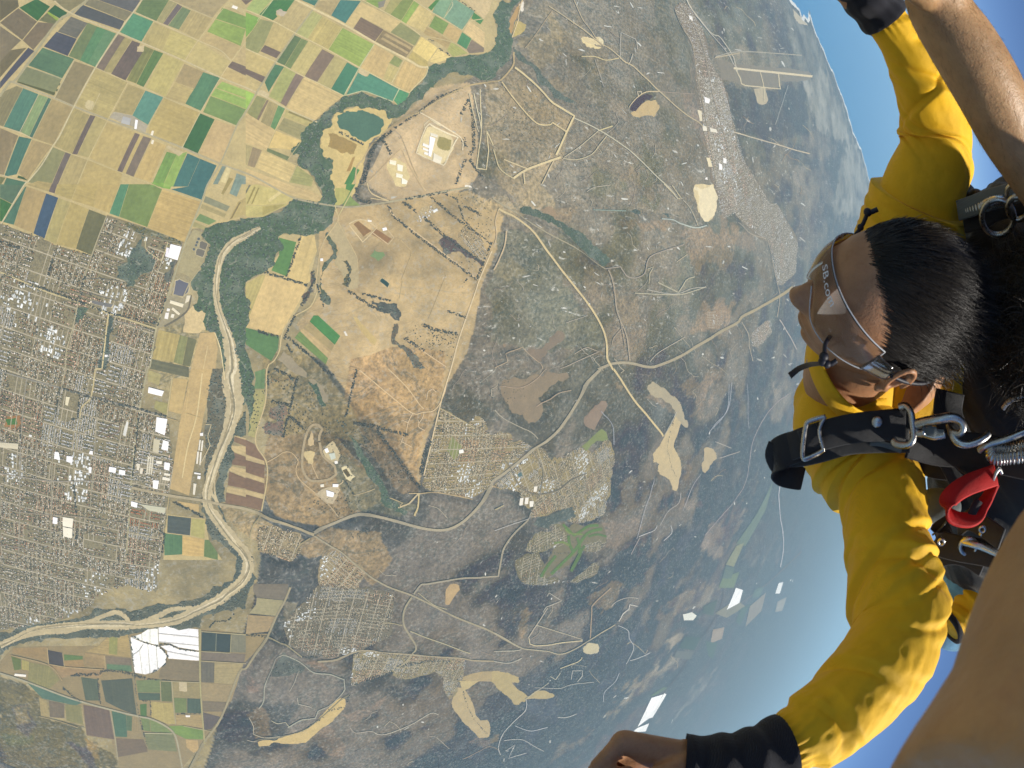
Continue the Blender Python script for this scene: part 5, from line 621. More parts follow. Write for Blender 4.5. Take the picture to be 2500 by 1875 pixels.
# farmland and its fields
farms = [sheet('farmland', P, (196, 180, 132) if i != 1 else (156, 145, 118), 1.5, m_soil) for i, P in enumerate(FARM)]
for tl, s, c in FIELDS:
    P = T(tl, s); ct = P.mean(0)
    par = farms[0]
    for P0, fo in zip(FARM, farms):
        if inside(ct[:1], ct[1:], P0)[0]: par = fo; break
    o = sheet('field', P, c, 3.0+.5*random.random()+(22 if tl == 14 else 0), m_field, par, uv=True)
for i, (tl, s, c, am, nm) in enumerate(SHEETS):
    sheet(nm, roughen(T(tl, s), am*2.2, 3, seed=i), c, 2.2+.03*i, m_soil)
g = NT('pond_water'); at = g.n('ShaderNodeAttribute', attribute_name='Col'); g.l(at.outputs[0], g.b.inputs['Base Color']); g.b.inputs['Roughness'].default_value = .2
for i, (tl, s, c) in enumerate(WATER):
    sheet('bank', roughen(T(tl, s)+(T(tl, s)-T(tl, s).mean(0))*.14, .8, 2, seed=i), (196, 186, 150), 4.9+.002*i, m_soil); sheet('pond', roughen(T(tl, s), .6, 2, seed=i), c, 5.4, g.m)
for i, (tl, s, c) in enumerate(WOODS):
    sheet('woodland_floor', roughen(T(tl, s), 5.0, 3, seed=i), c, 4.0+.01*i, m_wood_floor)
for i, (tl, s, w) in enumerate(SAND):
    w = np.interp(np.linspace(0, 1, len(T(tl, s))), np.linspace(0, 1, len(w)), w)*1.22
    ribbon('dry_riverbed', T(tl, s), w, (196, 183, 146), 6.0+.3*i, m_sand, wob=.10, seed=i, step=4.0)
    Ps = T(tl, s)
    if len(Ps) > 10:
        for q_ in range(5):
            rr_ = np.random.default_rng(q_+40); jit = spline_like(rr_.normal(0, .22, len(Ps)))*np.array(w); nd = np.gradient(Ps, axis=0); nd /= np.hypot(nd[:, 0], nd[:, 1])[:, None]
            ribbon('river_braid', Ps+np.stack([-nd[:, 1], nd[:, 0]], 1)*jit[:, None], np.array(w)*rr_.uniform(.07, .20), [(222, 211, 174), (226, 214, 178), (166, 156, 126), (216, 203, 164), (150, 146, 124)][q_], 7.5+.3*q_, m_sand, wob=.25, seed=q_, step=4.0)
for i, (tl, s, w, c, nm) in enumerate(ROADS):
    if w < .1: continue
    ribbon(nm, T(tl, s), w, c, 7.0+.04*i, m_road, wob=.05, seed=i)

# bare sandy scars and stray tracks on the scrub hills
r9 = np.random.default_rng(91); cnt = 0
while cnt < 300:
    x = r9.uniform(880, 1960); y = r9.uniform(0, 1860) if r9.random() < .6 else r9.uniform(0, 1000)
    if hillmask(np.array([x]), np.array([y]))[0] < .55 or inside(np.array([x]), np.array([y]), T(0, '690,440 1090,440 1040,620 960,860 905,1060 640,700'))[0]: continue
    X_, Y_ = ground_xy(x, y)
    if np.hypot(X_, Y_) > 26e3: continue
    cnt += 1; L = r9.uniform(2, 8)*(1.3 if y < 700 else .9); wd = r9.uniform(.8, 2.4); a = r9.normal(.6 if y < 900 else -.7, .6)
    if r9.random() < .62:
        t = np.linspace(0, 2*math.pi, 9)[:-1]; q = np.stack([L*np.cos(t), wd*np.sin(t)], 1)*r9.uniform(.55, 1.3, (8, 1)); q = q @ np.array([[math.cos(a), math.sin(a)], [-math.sin(a), math.cos(a)]])+[x, y]
        X1_, Y1_ = ground_xy(q[:, 0], q[:, 1]); hz_ = height(X1_, Y1_); V = np.stack([X1_, Y1_, hz_-ALT+5+np.hypot(X1_, Y1_)*7e-4], -1)
        c_ = r9.choice(3); o = mesh_obj('sandy_scar', np.vstack([V, V.mean(0)]), [(i, (i+1) % 8, 8) for i in range(8)], m_soil, cols=np.tile([(.52, .50, .43), (.44, .41, .34), (.34, .31, .25)][c_], (9, 1)), loc=tuple(V.mean(0))); tag(o, kind='structure')
    else:
        n = r9.integers(4, 8); st_ = np.cumsum(np.stack([np.cos(a+np.cumsum(r9.normal(0, .55, n))), np.sin(a+np.cumsum(r9.normal(0, .55, n)))], 1)*r9.uniform(6, 16), 0)+[x, y]
        if hillmask(st_[:, 0], st_[:, 1]).min() < .3: continue
        ribbon('track', st_, r9.uniform(.7, 1.3), [(176, 172, 158), (190, 182, 158), (166, 154, 140)][r9.choice(3)], 7.0, m_road, wob=.2, seed=cnt)
# ================================================================== towns, buildings, trees
def pack(name, verts, faces, cols, mat, kind='stuff', label=None, cat=None, smooth=False):
    o = mesh_obj(name, verts, faces, mat, cols=cols, smooth=smooth); tag(o, label, cat, kind=kind); return o
g = NT('painted_roof'); at = g.n('ShaderNodeAttribute', attribute_name='Col'); g.l(at.outputs[0], g.b.inputs['Base Color']); g.b.inputs['Roughness'].default_value = .7; m_roof = g.m
g = NT('foliage'); at = g.n('ShaderNodeAttribute', attribute_name='Col'); pos = g.n('ShaderNodeNewGeometry').outputs['Position']
g.l(g.mix(1.0, at.outputs[0], g.mix(g.noise(pos, 1/4.0, 3), (.5, .5, .5), (1.5, 1.5, 1.4)), 'MULTIPLY'), g.b.inputs['Base Color']); g.b.inputs['Roughness'].default_value = .9; m_leaf = g.m
PAL = {'mixed': [(150, 142, 126), (186, 178, 160), (224, 220, 206), (112, 106, 98), (160, 122, 100), (205, 198, 180), (130, 124, 112)], 'tan': [(206, 192, 160), (190, 176, 146), (222, 212, 186), (160, 140, 118), (176, 150, 122), (134, 120, 104)], 'pale': [(214, 208, 190), (228, 224, 212), (190, 182, 166), (160, 154, 142)]}
TREE_P = []   # x, y, z, radius, height, colour
class Hash:
    pass
NOBUILD = [T(a, b) for a, b, *_ in WOODS]+[T(a, b) for a, b, c in FIELDS if a in (3, 5)]+[T(a, b) for a, b, *_ in SHEETS]+[T(a, b) for a, b, *_ in WATER]
hv, hf, hc = [], [], []; nv = 0
st_v, st_f = [], []
for ci, (P, dens, line, gc, pal, kind) in enumerate(CITY):
    sheet('town_ground', roughen(P, 5.0, 3, seed=ci), gc, 3.9+.005*ci, m_urban)
    X, Y = ground_xy(P[:, 0], P[:, 1]); lx, ly = ground_xy(line[:, 0], line[:, 1]); ang = math.atan2(ly[1]-ly[0], lx[1]-lx[0])
    c, s = math.cos(ang), math.sin(ang); U = X*c+Y*s; Vv = -X*s+Y*c
    pitch = 62.0; k = math.sqrt(1500/dens); du = 15.0*k*k if k < 1.3 else 26*k
    us = np.arange(U.min(), U.max(), du); vs = np.arange(math.floor(Vv.min()/pitch)*pitch, Vv.max(), pitch)
    uu, vv, ss = [], [], []
    for v0 in vs:
        for sg in (-1, 1):
            q = us+rng.uniform(-2, 2, len(us)); uu.append(q); vv.append(np.full(len(us), v0)+sg*(17+rng.uniform(-2, 3, len(us)))); ss.append(np.full(len(us), sg))
    uu = np.concatenate(uu); vv = np.concatenate(vv)
    curve = 0 if ci == 0 else 40
    bu = np.floor(uu/210); bv = np.floor(vv/136); hb = _hash(bu+500, bv+500, ci+3); hb2 = _hash(bu+900, bv+300, ci+9); hb3 = _hash(np.floor(uu/430)+70, np.floor(vv/300)+40, ci+21); hb4 = _hash(np.floor(uu/300)+170, np.floor(vv/280)+140, ci+27)
    u_, v_ = uu-(bu+.5)*210, vv-(bv+.5)*136; sw = (hb > .62); uu = np.where(sw, (bu+.5)*210+v_*1.4, uu); vv = np.where(sw, (bv+.5)*136+u_*.62, vv)
    vv = vv+curve*np.sin(uu/260+ci); keep = (np.mod(uu+37*ci, 210) > 22) & (rng.random(len(uu)) < np.where(hb2 < .08, .25, .93))
    keep &= ~((hb4 < .10) & (rng.random(len(uu)) < .72))
    uu = uu[keep]; vv = vv[keep]; hb3 = hb3[keep]; hb4 = hb4[keep]
    if kind == 'base': uu = uu+rng.uniform(-28, 28, len(uu)); vv = vv+rng.uniform(-20, 20, len(vv))
    x = uu*c-vv*s; y = uu*s+vv*c
    px, py = to_px(np.stack([x, y, np.full(len(x), -ALT)], -1)); m = inside(px, py, P)
    for Q in NOBUILD: m &= ~inside(px, py, Q)
    x = x[m]; y = y[m]; n = len(x); ua = uu[m]
    w = rng.uniform(10, 17, n); d = rng.uniform(8, 12, n); h = rng.uniform(3, 4.5, n); th = np.where(rng.random(n) < .25, ang+math.pi/2, ang)+rng.normal(0, .04, n)+np.arctan(curve/260*np.cos(ua/260+ci))
    h3 = hb3[m]; h4 = hb4[m]; big = h4 < .10; w = np.where(big, w*rng.uniform(1.6, 3.2, n), w); d = np.where(big, d*rng.uniform(1.5, 2.4, n), d)
    if pal == 'pale': w *= 1.7; d *= 1.4; h *= 1.4
    ct, sn = np.cos(th), np.sin(th); z0 = -ALT+3.5
    def cor(a, b, z): return np.stack([x+(a*w*ct-b*d*sn)*.5, y+(a*w*sn+b*d*ct)*.5, np.full(n, 0)+z0+z], -1)
    vt = np.stack([cor(-1, -1, 0), cor(1, -1, 0), cor(1, 1, 0), cor(-1, 1, 0), cor(-1, -1, h), cor(1, -1, h), cor(1, 1, h), cor(-1, 1, h), cor(-.55, 0, h*1.5), cor(.55, 0, h*1.5)], 1)
    fq = np.array([[0, 1, 5, 4], [1, 2, 6, 5], [2, 3, 7, 6], [3, 0, 4, 7], [4, 5, 9, 8], [6, 7, 8, 9], [5, 6, 9, 9], [7, 4, 8, 8]])
    pc = np.array([albedo(q, 7000.) for q in PAL[pal]]); cc = pc[rng.integers(0, len(pc), n)]*rng.uniform(.7, 1.5, (n, 1))
    cc = np.where(big[:, None], np.array([[.62, .61, .57]])*rng.uniform(.6, 1.25, (n, 1)), cc); cc = np.where(((h3 > .82) & ~big)[:, None], cc*.45+.30, cc); cc = np.where(((h3 < .15) & ~big)[:, None], cc*np.array([[1.1, .86, .74]]), cc); cc = np.clip(cc, .02, .82)
    if ci == 0:   # tiled quarter
        mr = inside(to_px(np.stack([x, y, np.full(n, -ALT)], -1))[0], to_px(np.stack([x, y, np.full(n, -ALT)], -1))[1], T(5, '1180,1255 1440,1300 1430,1440 1170,1410')); cc[mr] = albedo((196, 130, 100), 7000.)
    hv.append(vt.reshape(-1, 3)); hc.append(np.repeat(cc, 10, 0)); hf.append((fq[None]+nv+10*np.arange(n)[:, None, None]).reshape(-1, 4)); nv += 10*n
    # garden and street trees
    nt_ = int(n*(1.7 if kind != 'base' else .25)); j = rng.integers(0, max(n, 1), nt_)
    for i in range(nt_):
        a = rng.uniform(0, 6.283); r_ = rng.uniform(9, 17)
        TREE_P.append((x[j[i]]+r_*math.cos(a), y[j[i]]+r_*math.sin(a), 3.5, rng.uniform(3.0, 8.0), rng.uniform(4, 9), 0))
    # streets
    for v0 in vs:
        q = np.arange(U.min(), U.max(), 45.0); vq = v0+curve*np.sin(q/260+ci)
        xx = q*c-vq*s; yy = q*s+vq*c; a, b = to_px(np.stack([xx, yy, np.full(len(q), -ALT)], -1)); mi = inside(a, b, P)
        for Q in NOBUILD[:len(WOODS)]: mi &= ~inside(a, b, Q)
        hs = _hash(np.floor(q/210)+500, np.full(len(q), math.floor(v0/136)+500), ci+3)
        for i in range(len(q)-1):
            if mi[i] and mi[i+1] and hs[i] < .62:
                k0 = len(st_v); nx, ny = -s*4.5, c*4.5
                st_v += [(xx[i]+nx, yy[i]+ny, -ALT+5), (xx[i+1]+nx, yy[i+1]+ny, -ALT+5), (xx[i+1]-nx, yy[i+1]-ny, -ALT+5), (xx[i]-nx, yy[i]-ny, -ALT+5)]; st_f.append((k0, k0+1, k0+2, k0+3))
    for u0 in np.arange(math.floor(U.min()/210)*210, U.max(), 210.0):
        u0 = u0-np.mod(37*ci, 210)+11; q = np.arange(Vv.min(), Vv.max(), 40.0); uq = np.full(len(q), u0); vq = q+curve*np.sin(uq/260+ci)
        xx = uq*c-vq*s; yy = uq*s+vq*c; a, b = to_px(np.stack([xx, yy, np.full(len(q), -ALT)], -1)); mi = inside(a, b, P)
        for Q in NOBUILD[:len(WOODS)]: mi &= ~inside(a, b, Q)
        for i in range(len(q)-1):
            if mi[i] and mi[i+1]:
                k0 = len(st_v); nx, ny = c*6, s*6
                st_v += [(xx[i]+nx, yy[i]+ny, -ALT+5.3), (xx[i+1]+nx, yy[i+1]+ny, -ALT+5.3), (xx[i+1]-nx, yy[i+1]-ny, -ALT+5.3), (xx[i]-nx, yy[i]-ny, -ALT+5.3)]; st_f.append((k0, k0+1, k0+2, k0+3))
V = np.vstack(hv); Fq = np.vstack(hf)
tri = Fq[Fq[:, 2] == Fq[:, 3]][:, :3]; quad = Fq[Fq[:, 2] != Fq[:, 3]]
Ft = np.vstack([quad[:, [0, 1, 2]], quad[:, [0, 2, 3]], tri])
houses = pack('small_houses', V, Ft, np.vstack(hc), m_roof)
so_ = pack('residential_streets', np.array(st_v), np.array(st_f), np.tile(albedo((186, 180, 158), 7000.), (len(st_v), 1)), m_road, kind='structure')

# ---- trees: riverside canopies, windbreaks, scattered oaks
def on_sand(q):
    r = np.zeros(len(q), bool)
    for tl, s, w in SAND:
        L = T(tl, s); w = np.interp(np.linspace(0, 1, len(L)), np.linspace(0, 1, len(w)), w)
        for a, b, wa in zip(L[:-1], L[1:], w):
            d = b-a; t = np.clip(((q-a)@d)/max(d@d, 1e-6), 0, 1); r |= np.hypot(*(q-(a+t[:, None]*d)).T) < wa*.55
    return r
def scatter(P, step, r0, r1, ci, p=1.0):
    x0, y0 = P.min(0); x1, y1 = P.max(0); n = int((x1-x0)*(y1-y0)/step**2)
    q = np.stack([rng.uniform(x0, x1, n), rng.uniform(y0, y1, n)], 1); q = q[inside(q[:, 0], q[:, 1], P)]; q = q[rng.random(len(q)) < p]; q = q[~on_sand(q)] if len(q) else q
    X, Y = ground_xy(q[:, 0], q[:, 1]); H = height(X, Y)
    for x, y, h in zip(X, Y, H): TREE_P.append((x, y, 4+h, rng.uniform(r0, r1), rng.uniform(7, 13), ci))
for i, (tl, s, c) in enumerate(WOODS): scatter(roughen(T(tl, s), 5.0, 3, seed=i), 4.8, 4.5, 13, 1, .55)
for tl, s, w in ROWS:
    P = T(tl, s); X = []; 
    for a, b in zip(P[:-1], P[1:]):
        L = np.hypot(*(b-a)); n = max(2, int(L*w/9))
        t = rng.random(n); q = a+(b-a)*t[:, None]; d = (b-a)/max(L, 1e-6); q += np.stack([-d[1], d[0]], 1)*rng.uniform(-.5, .5, (n, 1))*w*.75 if False else np.array([[-d[1], d[0]]])*rng.uniform(-.5, .5, (n, 1))*w*.75
        x, y = ground_xy(q[:, 0], q[:, 1]); H = height(x, y)
        for xx, yy, hh in zip(x, y, H): TREE_P.append((xx, yy, 6+hh, rng.uniform(5, 11), rng.uniform(8, 14), 2))
for tl, s, st, pr in [(4, '1800,60 2212,40 2212,520 2000,350 1880,120', 7, .5), (9, '60,950 260,930 420,1140 560,1200 420,1330 60,1250', 7, .45), (9, '220,480 520,640 640,760 560,800 300,560', 7, .4), (9, '250,640 420,850 420,1000 260,900', 8, .4), (6, '190,60 440,100 330,600 560,560 480,120 620,200 640,330 560,420', 6, .5), (6, '900,500 1200,560 1480,1000 1440,1050 1200,1000 1010,700', 6, .6), (6, '600,1180 900,1050 1050,1180 1040,1280 820,1320 560,1260', 6, .5), (6, '540,440 640,340 820,480 980,900 960,1080 900,1020 820,800 700,640 680,500', 6, .55), (4, '1900,1150 1980,860 2080,700 1850,580 1980,760', 8, .4), (4, '1420,1250 1900,1340 1860,1600 1640,1540 1450,1450', 7, .45), (4, '1640,1290 1900,1350 1880,1480 1780,1440 1640,1470', 5, .6), (6, '900,1400 1060,1320 1100,1500 960,1540', 6, .5), (6, '1000,1560 1300,1600 1340,1659 1100,1659', 7, .4), (10, '120,420 330,430 560,760 300,900 60,800', 7, .35), (11, '0,80 420,40 300,260 160,330 50,250', 7, .4), (10, '560,60 850,120 760,420 620,330', 7, .35), (10, '700,420 1050,560 960,640 760,520', 7, .4), (6, '1850,40 2212,100 2212,260 1900,200', 7, .4), (8, '200,480 420,450 380,560 250,560', 7, .5), (3, '2010,480 2212,450 2212,820 2010,800', 6, .25), (6, '60,190 170,190 120,560 40,560', 5, .4), (5, '0,0 65,40 100,200 60,300 0,380', 5, .5), (8, '340,350 640,20 1300,100 1290,480 760,670 420,570', 6, .3), (11, '330,1450 600,1400 700,1560 560,1659 300,1659', 6, .4), (11, '680,1440 1040,1420 1040,1530 820,1640 640,1640', 7, .3), (11, '800,1540 1050,1560 960,1659 800,1659', 6, .4)]:
    scatter(T(tl, s), st, 4, 9, 3, pr)
tp = np.array(TREE_P); n = len(tp)
tvar = rng.uniform(0, 1, (n, 1))
tcol = np.array([(.055, .066, .042), (.105, .122, .095), (.060, .064, .050), (.075, .078, .054)])[tp[:, 5].astype(int)]*(.5+.95*tvar)*(1+np.array([[.25, .05, -.1]])*(rng.random((n, 1))-.5))
a = np.arange(5)*2*math.pi/5; rot = rng.uniform(0, 6.28, n)
def ring(fr, fz): 
    j = rng.uniform(.8, 1.2, (n, 5)); return np.stack([tp[:, 0, None]+tp[:, 3, None]*fr*j*np.cos(a+rot[:, None]), tp[:, 1, None]+tp[:, 3, None]*fr*j*np.sin(a+rot[:, None]), np.broadcast_to(-ALT+tp[:, 2, None]+tp[:, 4, None]*fz, (n, 5))], -1)
top = np.stack([tp[:, 0], tp[:, 1], -ALT+tp[:, 2]+tp[:, 4]], -1)[:, None]
V = np.concatenate([ring(.75, .05), ring(1.0, .55), top], 1).reshape(-1, 3)
ff = []
for i in range(5):
    j = (i+1) % 5; ff += [(i, j, 5+j), (i, 5+j, 5+i), (5+i, 5+j, 10)]
F = (np.array(ff)[None]+11*np.arange(n)[:, None, None]).reshape(-1, 3)
pack('distant_trees', V, F, np.repeat(tcol, 11, 0), m_leaf, smooth=True)

# ---- the larger buildings one can tell apart
BLD = [ # tile, outline (4 corners), roof colour, height, category, label
 (5, '1340,165 1475,200 1455,245 1335,215', (252, 250, 246), 11, 'factory', 'large white factory roof beside a dark car park west of the small runway'),
 (5, '1412,435 1505,452 1482,592 1400,560', (250, 250, 248), 10, 'warehouse', 'white warehouse with dotted roof, broadest of those along the small runway'),
 (5, '1470,640 1518,655 1510,735 1452,720', (248, 248, 244), 9, 'warehouse', 'white square warehouse south of the grey-beige depot by the runway'),
 (5, '1385,625 1440,640 1425,755 1375,740', (200, 192, 158), 9, 'depot', 'grey-beige flat depot roof between the city and the runway'),
 (5, '495,745 530,750 542,818 490,806', (250, 250, 250), 8, 'store', 'white store roof at the north end of a dark parking lot'), (5, '602,782 656,788 650,846 600,832', (244, 244, 244), 8, 'store', 'white store roof at the south end of a dark parking lot'),
 (5, '985,880 1046,890 1040,935 980,922', (252, 252, 252), 9, 'store', 'bright white store, larger of two side by side in town'), (5, '1075,905 1127,915 1125,955 1070,945', (252, 252, 252), 9, 'store', 'bright white store, smaller of two side by side in town'),
 (5, '1182,1190 1237,1205 1232,1247 1180,1232', (250, 250, 250), 9, 'store', 'white store beside the long beige mall near the highway'), (5, '1262,1215 1487,1247 1482,1297 1340,1272', (196, 196, 166), 9, 'mall', 'long beige shopping mall by the highway into town'),
 (5, '567,1332 660,1347 652,1428 568,1412', (240, 234, 208), 8, 'school', 'cream school roof, western of a pair'), (5, '568,1420 652,1436 648,1520 572,1502', (240, 234, 208), 8, 'school', 'cream school roof, eastern of a pair'), (5, '480,1330 520,1340 515,1392 476,1388', (250, 250, 250), 9, 'store', 'white store beside the cream schools'),
 (5, '1482,838 1530,850 1522,912 1476,900', (250, 250, 250), 8, 'warehouse', 'white warehouse at the edge of the airfield'), (5, '1410,825 1457,831 1455,856 1406,850', (240, 236, 216), 7, 'warehouse', 'cream workshop beside the long storage sheds'),
 (5, '1332,785 1345,787 1328,945 1316,943', (214, 208, 180), 5, 'shed', 'long storage shed, first from the city avenue'), (5, '1352,787 1364,789 1348,948 1336,946', (214, 208, 180), 5, 'shed', 'long storage shed, second from the city avenue'), (5, '1372,789 1384,791 1368,950 1356,948', (214, 208, 180), 5, 'shed', 'long storage shed, third from the city avenue'),
 (5, '1380,1000 1430,1005 1417,1080 1376,1070', (248, 248, 246), 8, 'hotel', 'white building in a dark parking lot near the highway'), (5, '1466,970 1530,985 1525,1006 1461,996', (236, 230, 206), 7, 'workshop', 'cream oblong workshop south of the airfield warehouse'), (5, '1480,935 1531,945 1528,962 1478,955', (236, 230, 206), 7, 'workshop', 'small cream workshop next to the oblong one'),
 (5, '1795,640 1806,640 1796,732 1785,732', (232, 226, 206), 6, 'hangar', 'narrow hangar row, western inner one by the small runway'), (5, '1816,645 1830,645 1820,737 1806,737', (232, 226, 206), 6, 'hangar', 'narrow hangar row, western outer one by the small runway'), (5, '1775,745 1790,745 1780,852 1766,852', (232, 226, 206), 6, 'hangar', 'narrow hangar row, eastern inner one by the small runway'), (5, '1800,750 1815,750 1806,862 1794,862', (232, 226, 206), 6, 'hangar', 'narrow hangar row, eastern outer one by the small runway'),
 (5, '1800,578 1827,574 1827,602 1801,602', (240, 240, 236), 6, 'hangar', 'small square white hangar near the dry river'), (5, '1779,960 1806,965 1801,992 1775,986', (244, 244, 242), 6, 'hangar', 'white hangar in the dark apron'), (5, '1750,930 1806,940 1804,952 1748,944', (236, 236, 230), 6, 'hangar', 'slim white hangar in the dark apron'), (5, '1742,1030 1767,1035 1752,1132 1736,1127', (226, 220, 196), 6, 'shed', 'long cream shed near the highway bridge'),
 (5, '800,880 826,885 822,937 800,931', (246, 246, 244), 8, 'store', 'narrow white store west of a pale yard'), (5, '812,735 837,740 836,772 802,762', (246, 246, 244), 8, 'store', 'small white store in a grey parking lot'), (5, '0,662 165,672 163,722 0,704', (208, 200, 168), 8, 'store', 'long cream store roof at the western avenue'), (5, '265,590 290,595 285,612 262,606', (236, 236, 226), 7, 'school', 'small white school block between green roofs'),
 (5, '595,250 630,255 612,330 590,322', (226, 216, 176), 7, 'school', 'cream school block in a dry yellow field'), (5, '1235,850 1260,855 1252,910 1230,905', (224, 216, 190), 7, 'workshop', 'cream workshop beside the city avenue'), (5, '1265,890 1290,895 1280,945 1258,940', (224, 216, 190), 7, 'workshop', 'beige workshop behind the one beside the avenue'),
 (3, '1537,540 1632,565 1597,682 1510,655', (252, 252, 252), 9, 'greenhouse', 'big white ribbed greenhouse at the edge of town'), (3, '1500,570 1522,576 1510,655 1488,648', (236, 232, 240), 8, 'greenhouse', 'pale annex beside the big ribbed greenhouse'),
 (3, '1535,1042 1652,1077 1643,1107 1530,1070', (236, 226, 190), 9, 'factory', 'long cream factory in the bend of the rail spur'), (3, '1556,1105 1622,1162 1606,1177 1545,1125', (230, 220, 186), 8, 'factory', 'slanting cream factory in the bend of the rail spur'), (3, '1682,1000 1716,1000 1700,1052 1665,1070', (226, 216, 184), 8, 'factory', 'cream factory beside the water basin'), (3, '1506,1115 1532,1120 1526,1142 1500,1140', (240, 236, 226), 7, 'workshop', 'little white workshop near the slanting factory'), (3, '1491,1155 1521,1155 1511,1212 1480,1206', (240, 236, 226), 7, 'workshop', 'upright white workshop near the slanting factory'), (3, '1546,1165 1571,1170 1561,1201 1535,1196', (236, 230, 206), 7, 'workshop', 'squat cream workshop near the slanting factory'), (3, '945,1533 972,1533 968,1552 945,1552', (250, 250, 246), 6, 'hall', 'small white hall in the dark wooded strip'),
 (2, '1652,1232 1700,1250 1662,1412 1640,1402', (252, 252, 250), 12, 'prison block', 'long white spine block inside the prison fence'), (2, '1592,1290 1648,1312 1640,1336 1588,1312', (246, 244, 236), 10, 'prison block', 'white wing, first of three on the prison spine'), (2, '1590,1330 1642,1350 1636,1366 1588,1346', (246, 244, 236), 10, 'prison block', 'white wing, second of three on the prison spine'), (2, '1602,1368 1640,1380 1634,1400 1600,1386', (246, 244, 236), 10, 'prison block', 'white wing, third of three on the prison spine'), (2, '1655,1195 1725,1217 1718,1240 1660,1222', (232, 226, 202), 8, 'prison block', 'cream block at the head of the prison spine'), (2, '1687,1380 1762,1420 1742,1482 1680,1452', (236, 228, 200), 9, 'prison block', 'square cream workshop hall inside the prison fence'), (2, '1882,1360 1940,1390 1922,1432 1875,1412', (240, 236, 214), 8, 'warehouse', 'cream store outside the prison fence'), (2, '1811,1480 1852,1490 1842,1532 1805,1522', (250, 250, 246), 8, 'warehouse', 'white store at the corner of the prison fence'),
 (2, '1292,1440 1350,1452 1345,1490 1290,1475', (246, 238, 206), 8, 'prison block', 'cream block on the pale hill of the second prison'), (2, '1360,1480 1412,1492 1405,1545 1362,1535', (248, 242, 216), 8, 'prison block', 'bright block in the middle of the second prison'), (2, '1350,1560 1410,1575 1402,1605 1350,1595', (246, 240, 210), 8, 'prison block', 'bright oblong block of the second prison'), (2, '1400,1600 1452,1630 1442,1659 1400,1655', (248, 244, 220), 8, 'prison block', 'bright block at the foot of the second prison'), (4, '1346,40 1368,50 1361,102 1336,86', (250, 250, 246), 8, 'warehouse', 'white store beside the road below the second prison'), (4, '1970,0 2060,0 2055,30 1968,26', (240, 236, 216), 8, 'warehouse', 'pale store at the bend of the base road'),
 (4, '1225,395 1262,388 1268,412 1232,420', (252, 252, 252), 6, 'barn', 'white barn among the brown corrals'), (4, '1095,320 1130,325 1128,340 1095,335', (244, 240, 226), 6, 'barn', 'pale shed above the brown corrals'), (4, '668,668 692,666 693,690 670,690', (250, 250, 248), 6, 'barn', 'white barn beside the farm track by the dark gully'), (4, '878,1325 895,1322 915,1360 898,1364', (230, 224, 206), 5, 'barn', 'slim pale shed below the green strip field'),
 (6, '705,722 732,710 747,745 720,757', (250, 250, 246), 8, 'college', 'white college hall above the pale green one'), (6, '745,762 797,755 807,802 766,818', (196, 206, 188), 8, 'college', 'pale green college hall'), (6, '722,1090 792,1112 782,1152 727,1142', (252, 252, 252), 10, 'college', 'white auditorium, largest roof of the campus'), (6, '780,1036 832,1036 827,1062 780,1062', (250, 250, 246), 8, 'college', 'white oblong hall beside the auditorium'), (6, '795,830 820,826 828,850 800,855', (240, 238, 226), 7, 'college', 'small white hall between pale green hall and stadium'), (6, '668,1040 700,1036 702,1060 672,1064', (236, 230, 206), 7, 'college', 'cream hall west of the auditorium'), (6, '1915,732 1953,724 1956,754 1918,762', (246, 244, 232), 7, 'school', 'white school hall in the village park'),
 (11, '255,1165 285,1160 275,1225 245,1230', (236, 232, 216), 6, 'shop', 'pale shop row at the village edge, western one'), (11, '300,1160 330,1158 325,1215 296,1215', (236, 232, 216), 6, 'shop', 'pale shop row at the village edge, middle one'), (11, '340,1190 375,1190 370,1240 340,1240', (236, 232, 216), 6, 'shop', 'pale shop row at the village edge, eastern one'), (11, '380,1060 410,1056 402,1105 375,1105', (236, 230, 210), 6, 'shop', 'pale shop at the village crossroads'),
 (9, '1910,870 1962,892 1952,932 1915,922', (246, 246, 242), 9, 'hangar', 'white hall, largest along the air base avenue'), (9, '1845,990 1885,1000 1892,1090 1860,1085', (226, 218, 186), 8, 'barracks', 'cream block beside the first air base avenue'), (9, '1790,1010 1830,1020 1838,1075 1805,1070', (206, 198, 170), 8, 'barracks', 'dull cream block west of the first air base avenue'), (9, '1770,140 1800,150 1806,190 1780,180', (240, 240, 232), 8, 'barracks', 'white hall at the far end of the air base town'), (9, '1880,180 1920,190 1935,235 1900,232', (236, 232, 212), 8, 'barracks', 'pale halls outside the far end of the air base'), (9, '1890,1130 1930,1140 1935,1180 1900,1175', (232, 228, 206), 8, 'barracks', 'pale square block in the air base town'), (9, '1960,1150 2020,1165 2025,1195 1968,1185', (230, 226, 206), 8, 'barracks', 'long pale block across the air base avenue'), (9, '2040,1470 2070,1480 2072,1530 2045,1525', (248, 248, 244), 8, 'barracks', 'bright block near the quarry end of the air base'), (9, '2080,1420 2110,1430 2108,1470 2082,1465', (246, 246, 240), 8, 'barracks', 'bright block beside the second avenue of the base'), (9, '1930,1420 1960,1420 1985,1500 1950,1500', (232, 220, 180), 8, 'barracks', 'yellowish hall on the quarry side of the base'), (9, '1905,1560 1935,1550 1940,1620 1912,1610', (248, 246, 236), 8, 'barracks', 'white hall closest to the quarry'),
